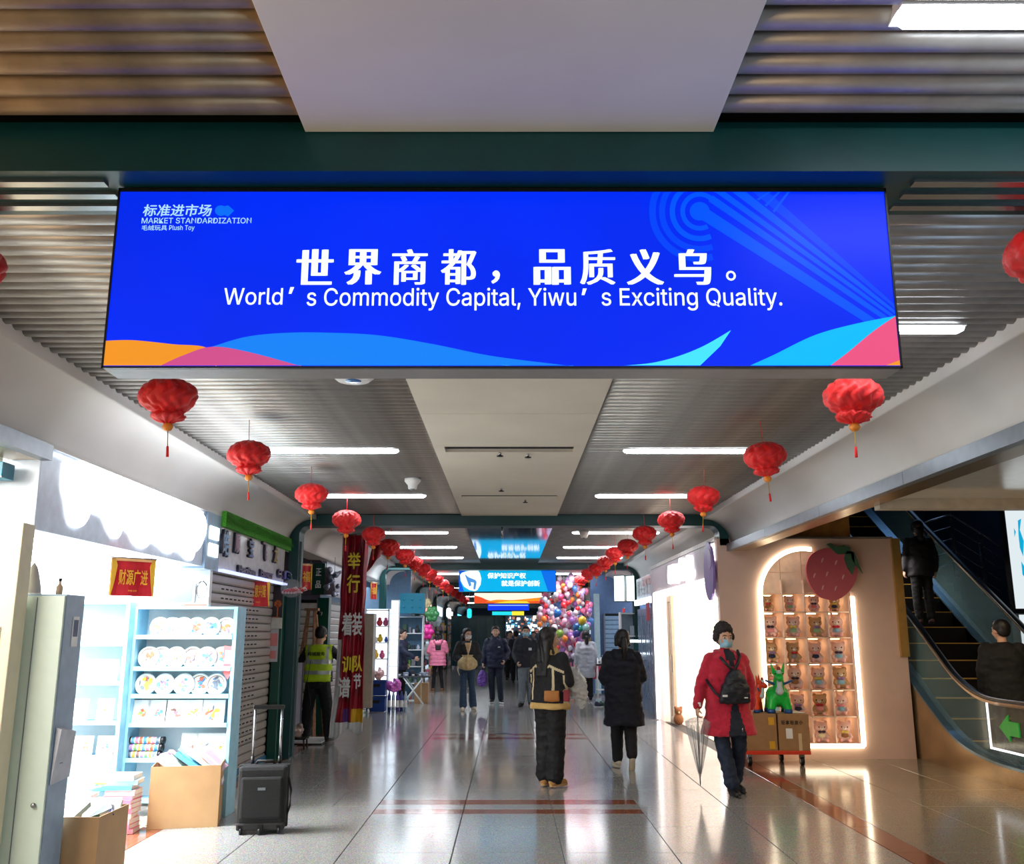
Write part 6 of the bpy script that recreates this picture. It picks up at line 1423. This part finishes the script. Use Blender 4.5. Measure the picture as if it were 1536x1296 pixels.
# B. woman in the long dark coat, back view
DNAVY = mat('midnight_coat', (14, 18, 34), .8, 0, .2, 20); BLKT = mat('black_trousers', (14, 14, 18), .8)
person('Woman in a long dark coat with a ponytail, walking away', fl(938, 1153), radians(183), 1.60,
    {'a': (V3(-.25, -.03, 1.13), V3(-.17, -.2, 1.02), {'curl': .8}), 'b': (V3(.25, -.03, 1.13), V3(.17, -.2, 1.02), {'curl': .8})},
    {'a': (V3(-.07, .03, .49), V3(-.06, .17, .16), V3(0, -.5, -.8), 0), 'b': (V3(.085, -.06, .49), V3(.08, -.1, .09))},
    dict(rings=coat(.53, .235, .165, .03, .2), sleeve=(.088, .078, .062), mats=[DNAVY], wr=.016, extra=[((-.11, .07, 1.44), .05, (.11, .07, 1.44), .05), ((-.09, .12, 1.38), .045, (.09, .12, 1.38), .045)]),
    dict(r=(.1, .085, .07), m=BLKT), dict(m=mat('cream_sneaker', (206, 196, 176), .6), sole=mat('cream_sole', (196, 182, 156), .6)), 'ponytail', vox=.008, face=False)

# C. woman in black and tan jacket, seen from behind at the side
JB = mat('black_jacket', (22, 22, 28), .8, 0, .2, 20); JT = mat('tan_trim_fleece', (206, 170, 104), .9); JC = mat('cream_piping', (214, 198, 160), .8); JO = mat('ochre_pocket', (170, 110, 50), .8)
def pj(c):
    if c.z < .90: return 1
    if c.z > 1.42 and abs(c.x) < .12: return 1
    if .92 < c.z < 1.04 and c.x > -.16 and c.x < .04 and c.y < -.06: return 3
    if .92 < c.z < 1.04 and c.x > .16 and c.y < .02: return 3
    if abs(c.z - (1.30 - abs(abs(c.x)-.1)*.5)) < .014 and abs(c.x) < .24: return 2
    if abs(abs(c.x) - .14) < .013 and .93 < c.z < 1.29: return 2
    if abs(abs(c.x)-.235) < .01 and c.z < 1.2: return 2
    return 0
locC = fl(826, 1180)
person('Woman in a black jacket with cream piping and tan hem, holding a clear bag', locC, radians(140), 1.62,
    {'a': (V3(-.23, -.03, 1.14), V3(-.12, -.24, 1.10), {'curl': 1.0}), 'b': (V3(.23, -.03, 1.14), V3(.08, -.25, 1.08), {'curl': 1.0})},
    {'a': (V3(-.075, -.01, .49), V3(-.07, .01, .09)), 'b': (V3(.075, -.01, .49), V3(.07, .01, .09))},
    dict(rings=[(1.465, .08, .075, .0), (1.43, .13, .09, 0), (1.39, .195, .115, 0), (1.28, .215, .145, 0), (1.1, .225, .15, 0), (.95, .235, .16, 0), (.90, .235, .16, 0), (.86, .25, .175, 0), (.83, .24, .165, 0)], sleeve=(.082, .078, .06), mats=[JB, JT, JC, JO], paint=pj, wr=.01, extra=[((-.07, -.02, 1.47), .035, (.07, -.02, 1.47), .035), ((-.06, .05, 1.47), .04, (.06, .05, 1.47), .04)]),
    dict(r=(.115, .105, .10), m=BLKT, wr=.012), dict(m=mat('tan_clog', (178, 128, 72), .7), sole=mat('tan_sole', (196, 156, 104), .7), k=1.25), 'long', yaw=radians(-25), vox=.008, coat_vox=.0095)
t = thing('plastic_bag', 'clear plastic bag of pale goods held by the woman in the black jacket', 'bag', (locC.x+.235, locC.y+.03, .86))
b = MB(); b.loft([ring(.36, .05, .05), ring(.30, .11, .09, .0), ring(.18, .13, .1, .04), ring(.08, .10, .08, .08), ring(-.02, .05, .04, .1), ring(-.08, .015, .015, .11)]); fuse('bag', b, mat('bag_film', (226, 230, 228), .2, 0, .08, 16, .3, alpha=.6), .01, t, 1, .02, 16)
for k in range(5): MB().ball((-.02+.03*k, -.01+.02*(k % 2), .2-.03*k), (.04, .04, .05), 10, 8).build('goods', mat('bag_goods_%d' % (k % 2), ((226, 206, 186), (190, 200, 200))[k % 2], .6), t)
t = thing('handbag', 'small ochre and red shoulder bag at the hip of the black-jacket woman', 'bag', (locC.x+.03, locC.y-.22, .88), radians(-10))
fuse('bag_body', MB().box(-.1, .06, -.02, .02, 0, .11).ball((-.02, 0, .03), (.09, .03, .04)), mat('ochre_leather', (176, 112, 50), .6), .012, t, 3); fuse('red_pouch', MB().box(.1, .17, -.0, .04, .0, .12), mat('wine_pouch', (130, 20, 40), .5), .012, t, 3)

# D. woman in black with beige drawstring bag
BT = mat('black_top', (14, 14, 18), .75, 0, .2, 20); JEAN = mat('blue_jeans', (40, 66, 92), .8, 0, .2, 30); NECK = mat('beige_shirt', (196, 160, 120), .8)
locD = fl(700, 1066)
person('Woman in black with white mask, glasses and jeans, carrying a beige drawstring bag', locD, radians(8), 1.66,
    {'a': (V3(-.25, -.02, 1.13), V3(-.10, -.2, 1.02), {'curl': .9}), 'b': (V3(.25, -.02, 1.13), V3(.12, -.2, .98), {'curl': .9})},
    {'a': (V3(-.09, -.05, .49), V3(-.085, -.07, .09)), 'b': (V3(.10, -.01, .49), V3(.14, .06, .09), V3(.3, -1, 0))},
    dict(rings=[(1.46, .08, .07, 0), (1.42, .14, .09, 0), (1.38, .195, .115, 0), (1.25, .22, .14, 0), (1.1, .215, .14, 0), (.98, .2, .135, 0), (.92, .19, .13, 0)], sleeve=(.085, .085, .062), mats=[BT, NECK], paint=lambda c: 1 if c.y < -.05 and abs(c.x-.01) < (c.z-1.14)*.27 and c.z < 1.42 else 0, extra=[((-.06, .06, 1.46), .04, (.06, .06, 1.46), .04)]),
    dict(r=(.092, .068, .085), m=JEAN), dict(m=mat('white_sneaker', (226, 216, 200), .6), sole=mat('cream_sole', (196, 182, 156), .6)), 'long', yaw=radians(28), mask=MASKW, glasses=True)
t = thing('drawstring_bag', 'large gathered beige drawstring bag held in front of the woman in black', 'bag', (locD.x+.02, locD.y-.30, .83))
b = MB(); R = []
for z, r in ((0, .06), (.03, .15), (.1, .2), (.18, .19), (.25, .13), (.28, .09), (.31, .12)): R.append([(cos(a)*r*(1+.07*sin(11*a))*1.0, sin(a)*r*.55*(1+.07*sin(11*a)), z) for a in [2*pi*k/44 for k in range(44)]])
b.loft(R); b.build('bag_body', mat('beige_canvas', (196, 174, 128), .75, 0, .15, 14, .2), t)
MB().tube([(.0, -.06, .28), (.05, -.0, .45), (.07, .1, .6)], .009).build('strap', JC, t); MB().tube([(-.09, -.03, .28), (-.17, -.03, .16), (-.2, -.02, .0), (-.16, -.02, -.1)], .008).build('cord', JC, t)

# E. man in navy jacket
NJ = mat('navy_jacket', (18, 26, 58), .6, 0, .15, 20); DJ = mat('dark_jeans', (26, 34, 52), .8)
locE = fl(743, 1055)
person('Man in a navy zipped jacket and dark trousers, walking towards the camera', locE, radians(-4), 1.72,
    {'a': (V3(-.26, .03, 1.13), V3(-.28, -.06, .90), {'curl': .9}), 'b': (V3(.28, .05, 1.14), V3(.22, -.08, .96), {'curl': .8})},
    {'a': (V3(-.09, -.02, .49), V3(-.07, .02, .09)), 'b': (V3(.10, -.05, .49), V3(.13, -.06, .09), V3(.4, -1, 0))},
    dict(rings=coat(.80, .215, .145, .0, .21), sleeve=(.085, .075, .058), mats=[NJ, mat('badge_white', (220, 220, 225), .6)], paint=lambda c: 1 if c.y < -.1 and .07 < c.x < .12 and 1.235 < c.z < 1.265 else 0, extra=[((-.07, .0, 1.47), .045, (.07, .0, 1.47), .045)]),
    dict(r=(.098, .075, .065), m=DJ), dict(m=mat('black_shoe', (20, 20, 22), .4), sole=PAPER), 'short', yaw=radians(6))
t = thing('plastic_bag', 'small purple plastic bag hanging from the hand of the man in navy', 'bag', (locE.x-.30, locE.y-.07, .38))
b = MB(); b.loft([ring(.36, .03, .03), ring(.28, .1, .06), ring(.14, .12, .08), ring(.03, .1, .07), ring(0, .06, .05)]); fuse('bag', b, mat('purple_film', (110, 70, 170), .3, 0, .3, 20, .3), .012, t, 1, .02, 18); MB().tube([(-.04, 0, .34), (-.02, 0, .44), (.02, 0, .44), (.04, 0, .34)], .006).build('handle', mat('purple_film', (110, 70, 170), .3), t)

# F. masked man half hidden
person('Man in a dark jacket with blue mask and grey trousers beside the navy man', fl(789, 1060), radians(4), 1.72,
    {'a': (V3(-.25, -.0, 1.13), V3(-.2, -.16, .95), {'curl': .9}), 'b': HANG['b']},
    {'a': (V3(-.09, -.04, .49), V3(-.1, -.06, .09), V3(-.5, -1, 0)), 'b': ST['b']},
    dict(rings=coat(.83, .22, .15, .0, .21), sleeve=(.085, .075, .06), mats=[mat('charcoal_jacket', (20, 24, 36), .7), mat('badge_white', (220, 220, 225), .6)], paint=lambda c: 1 if c.y < -.1 and .05 < c.x < .12 and 1.2 < c.z < 1.25 else 0),
    dict(r=(.1, .08, .07), m=mat('grey_trousers', (110, 120, 128), .8)), dict(m=mat('black_shoe', (20, 20, 22), .4)), 'short', mask=MASKB)

# G. pink puffer
PKJ = mat('pink_puffer', (250, 140, 172), .45, 0, .06, 10)
def puff(r): return [(z, a*(1-.045*(1-abs(sin((z-.7)*pi/.105)))), b_*(1-.045*(1-abs(sin((z-.7)*pi/.105)))), c) for z, a, b_, c in r]
pr_ = []
z = 1.46
while z > .72:
    q = min(1, (1.46-z)/.12); w = (.08+.135*q) + .04*max(0, (1.2-z)/.5); pr_.append((z, w, w*.68+.0, 0)); z -= .02
person('Young woman in a short pink puffer coat and black leggings, seen from behind', fl(656, 1038), radians(185), 1.62,
    {'a': (V3(-.24, -.03, 1.15), V3(-.1, -.2, 1.2), {'curl': .8}), 'b': (V3(.26, -.0, 1.14), V3(.17, -.2, 1.12), {'curl': .8})},
    {'a': (V3(-.1, -.0, .49), V3(-.14, .0, .09)), 'b': (V3(.1, -.0, .49), V3(.13, .02, .09))},
    dict(rings=puff(pr_), sleeve=(.095, .085, .065), mats=[PKJ], wr=.006, it=1, extra=[((-.08, .08, 1.44), .06, (.08, .08, 1.44), .06), ((-.05, .13, 1.38), .05, (.05, .13, 1.38), .05)]),
    dict(r=(.085, .058, .045), m=BLKT, up=.0), dict(m=mat('brown_boot', (120, 80, 58), .8), sole=mat('tan_sole', (196, 156, 104), .7), k=1.15), 'long', face=False)

# H. worker in hi-vis vest
VY = mat('hi_vis_yellow', (190, 225, 20), .6); VS = mat('reflective_band', (176, 184, 180), .3, .3); SLV = mat('dark_sleeve', (18, 20, 34), .7)
def pv(c):
    if abs(c.x) > .21 or c.z > 1.45: return 2
    if abs(c.z-1.19) < .03 or abs(c.z-1.03) < .027: return 1
    if 1.2 < c.z < 1.42 and abs(abs(c.x)-.15) < .022: return 1
    return 0
locH = fl(473, 1113)
Hs = person('Worker in a yellow reflective vest working at the ladder with his back turned', locH, radians(176), 1.66,
    {'a': (V3(-.33, -.12, 1.22), V3(-.45, -.24, 1.05), {'curl': .9}), 'b': (V3(.31, -.12, 1.21), V3(.42, -.3, 1.1), {'curl': .9})},
    {'a': (V3(-.16, -.02, .49), V3(-.2, .02, .09), V3(-.3, -1, 0)), 'b': (V3(.14, .0, .49), V3(.17, -.06, .09), V3(.3, -1, 0))},
    dict(name='vest', rings=[(1.45, .1, .08, 0), (1.42, .16, .10, 0), (1.38, .2, .125, 0), (1.25, .21, .15, 0), (1.08, .21, .15, 0), (.95, .225, .16, 0), (.89, .23, .165, 0)], sleeve=(.075, .062, .05), mats=[VY, VS, SLV], paint=pv, wr=.01),
    dict(r=(.11, .09, .072), m=BLKT), dict(m=mat('black_shoe', (20, 20, 22), .4)), 'short', pitch=radians(22), face=False, lean=.05)
text('商城服务', .1, mat('vest_print', (30, 50, 30), .6), Hs, (0, .168, 1.31), (pi/2, 0, pi), 'vest_lettering', width=.27, height=.06, bold=.03)

# I. dark figure reaching over the table, J. grey puffer, K and L on the escalator
person('Person in a dark coat reaching over the folding table', V3(-2.56, 22.35, 0), radians(70), 1.66,
    {'a': (V3(-.2, -.2, 1.18), V3(-.14, -.42, 1.05), {'curl': .7}), 'b': HANG['b']}, ST, dict(rings=coat(.75, .2, .14, .0), sleeve=(.08, .07, .055), mats=[NJ]), dict(r=(.095, .08, .07), m=BLKT), dict(m=mat('black_shoe', (20, 20, 22), .4)), 'short', vox=.011, lean=.06, coat_vox=.018)
GP = mat('grey_puffer', (176, 180, 190), .5)
person('Person in a long pale grey puffer coat standing at the balloon heap', V3(1.86, 23.0, 0), radians(190), 1.62, HANG, ST,
    dict(rings=puff([(z_, a, b_, c) for z_, a, b_, c in [(1.46-.02*k, min(.235, .08+.02*k), min(.165, .06+.014*k), 0) for k in range(46)]]), sleeve=(.09, .08, .065), mats=[GP], it=1), dict(r=(.095, .08, .07), m=BLKT), dict(m=mat('black_shoe', (20, 20, 22), .4)), 'lowtail', vox=.011, face=False, coat_vox=.018)
person('Man in a black jacket riding at the foot of the escalator', V3(5.74, 11.0, .055), radians(155), 1.66,
    {'a': (V3(-.27, -.03, 1.14), V3(-.22, -.22, 1.0), {'curl': .8}), 'b': HANG['b']}, ST, dict(rings=coat(.78, .235, .16, .02, .215), sleeve=(.09, .08, .062), mats=[mat('black_padded', (8, 8, 11), .8)]), dict(r=(.1, .08, .07), m=BLKT), dict(m=mat('black_shoe', (20, 20, 22), .4)), 'short', yaw=radians(35), vox=.009)
person('Person in dark clothes high up on the escalator', V3(6.1, 13.76, 1.71), radians(178), 1.5, HANG, ST, dict(rings=coat(.78, .22, .15, .0), sleeve=(.08, .07, .06), mats=[mat('dim_purple_coat', (24, 18, 26), .7)]), dict(r=(.095, .08, .07), m=BLKT), dict(m=mat('pink_shoe', (90, 60, 66), .6)), 'lowtail', vox=.012, face=False, coat_vox=.018)
# distant walkers
for k, (x, y, rz, c, lab, hr) in enumerate(((.03, 33, 0, (120, 110, 120), 'Distant walker in a grey-mauve coat between the two facing men', 'short'), (.22, 31, 180, (30, 34, 50), 'Distant walker in dark blue just right of the navy man', 'short'), (.62, 36, 0, (34, 30, 40), 'Distant walker in black farther down the corridor', 'lowtail'), (-.05, 38.5, 180, (60, 66, 80), 'Distant walker in slate grey behind the mauve-coated walker', 'short'), (.95, 37, 0, (40, 40, 56), 'Distant walker in dark clothes at the edge of the balloon heap', 'short'))):
    person(lab, V3(x, y, 0), radians(rz), 1.64, HANG, ST, dict(rings=coat(.8, .2, .14, .0), sleeve=(.08, .07, .06), mats=[mat('walker_%d' % k, c, .7)]), dict(r=(.095, .08, .07), m=BLKT), dict(m=mat('black_shoe', (20, 20, 22), .4)), hr, vox=.013, coat_vox=.022)

# ================================================================ TROLLEY WITH CARTONS AND TOYS BY THE PINK WALL
OR = mat('orange_red_deck', (224, 62, 34), .45)
c0 = W(1160, 1133, Y=11.6); TX0, TX1, TY = 2.82, 3.74, 12.05
t = thing('flat_trolley', 'orange-red flat trolley on black casters in front of the pink wall', 'trolley', (3.28, TY, 0))
MB().box(-.42, .40, -.26, .26, .135, .18).build('deck', OR, t, bevel=.006)
for x, yv in ((-.34, -.2), (.30, -.2), (-.34, .2), (.16, .2)):
    w_ = MB().cyl((x-.018, yv, .055), (x+.018, yv, .055), .055, n=18).build('caster_wheel', BLACKM, t); MB().cyl((x-.02, yv, .055), (x+.02, yv, .055), .022, n=12).build('hub', PAPER, w_); MB().box(x-.028, x+.028, yv-.025, yv+.025, .09, .136).build('fork', STEEL, w_)
CT = mat('tan_carton', (164, 124, 84), .75)
for k, (x0, x1, lab) in enumerate(((-.37, .0, 'left brown carton with yellow stickers on the orange trolley'), (.02, .40, 'right brown carton with printed characters on the orange trolley'))):
    t = thing('cardboard_box', lab, 'box', (3.28, TY, .181)); MB().box(x0, x1, -.25, .2, 0, .43).build('carton', CT, t, bevel=.005); MB().box(x0, x1, -.03, .0, .43, .432).build('tape', mat('tape', (214, 190, 150), .4), t)
    if k:
        for q, ch in enumerate('轻拿轻放小'): text(ch, .1, mat('ink_black', (30, 26, 24), .6), t, (x0+.06+.055*q, -.253, .33), width=.045, height=.05, bold=.03)
        MB().box(x0+.09, x0+.17, -.253, -.25, .14, .26).build('paper_label', PAPER, t); MB().box(x0+.24, x0+.28, -.252, -.25, 0, .2).build('tape', mat('tape', (214, 190, 150), .4), t)
    else:
        for z in (.06, .34): MB().box(x0+.27, x0+.34, -.253, -.25, z-.04, z+.05).build('yellow_sticker', mat('sticker_yellow', (226, 170, 40), .5), t)
# hopping toys: an inflatable green horse, an orange one behind it
def hopper(label, loc, rz, body, acc, sc=1):
    t = thing('inflatable_horse', label, 'toy', loc, rz); t.scale = (sc,)*3; b = MB()
    b.ball((0, 0, .19), (.14, .17, .13), 16, 12)
    for x, y in ((-.085, -.1), (.085, -.1), (-.085, .1), (.085, .1)): b.cap((x*.8, y*.9, .15), .065, (x*1.15, y*1.1, .045), .045)
    b.cap((0, -.1, .24), .075, (0, -.15, .42), .055).cap((0, -.15, .44), .058, (0, -.235, .40), .042)
    for x in (-.05, .05): b.cap((x, -.13, .46), .026, (x*1.5, -.12, .57), .009)
    b.cap((0, .15, .22), .03, (0, .23, .18), .018)
    fuse('toy_body', b, body, .011, t, 2)
    for x, y in ((-.098, -.11), (.098, -.11), (-.098, .11), (.098, .11)): MB().lathe([(0, 0), (.046, .0), (.05, .02), (.044, .045), (0, .05)], 14, (x, y, 0)).build('hoof', acc, t)
    for s in (-1, 1): MB().cap((s*.05, -.15, .33), .016, (s*.15, -.16, .37), .012).build('grip_handle', acc, t); MB().ball((s*.045, -.2, .45), .009, 8, 6).build('eye', mat('eye_black', (10, 10, 12), .2), t)
    b = MB()
    for k in range(6): b.ball((0, -.195+.012*k, .505-.045*k), (.026, .024, .03), 10, 8)
    fuse('face_blaze', MB().cap((0, -.2, .47), .03, (0, -.19, .30), .032).cap((0, -.19, .30), .034, (0, -.17, .25), .05), mat('pale_grey_blaze', (206, 222, 226), .4), .01, t, 1)
    fuse('mane', b, mat('mane_red', (150, 50, 40), .5), .01, t, 1)
    return t
hopper('green inflatable horse toy with pale muzzle on the cartons of the trolley', (3.37, TY-.04, .613), radians(-6), mat('toy_green', (20, 200, 70), .25), mat('toy_blue', (20, 80, 150), .3), 1.06)
hopper('orange inflatable horse toy beside the green one, partly behind the red coat', (3.05, TY+.02, .613), radians(60), mat('toy_orange', (240, 70, 30), .25), mat('toy_blue', (20, 80, 150), .3), .8)
t = thing('paper_sheet', 'white paper sheet on the right carton beside the green toy', 'paper', (3.60, TY, .613)); MB().box(-.1, .07, -.15, .1, 0, .004).build('sheet', PAPER, t); MB().box(-.1, .07, -.02, .0, .004, .006).build('fold', GREYM, t)

bpy.data.scenes.remove(TMP)
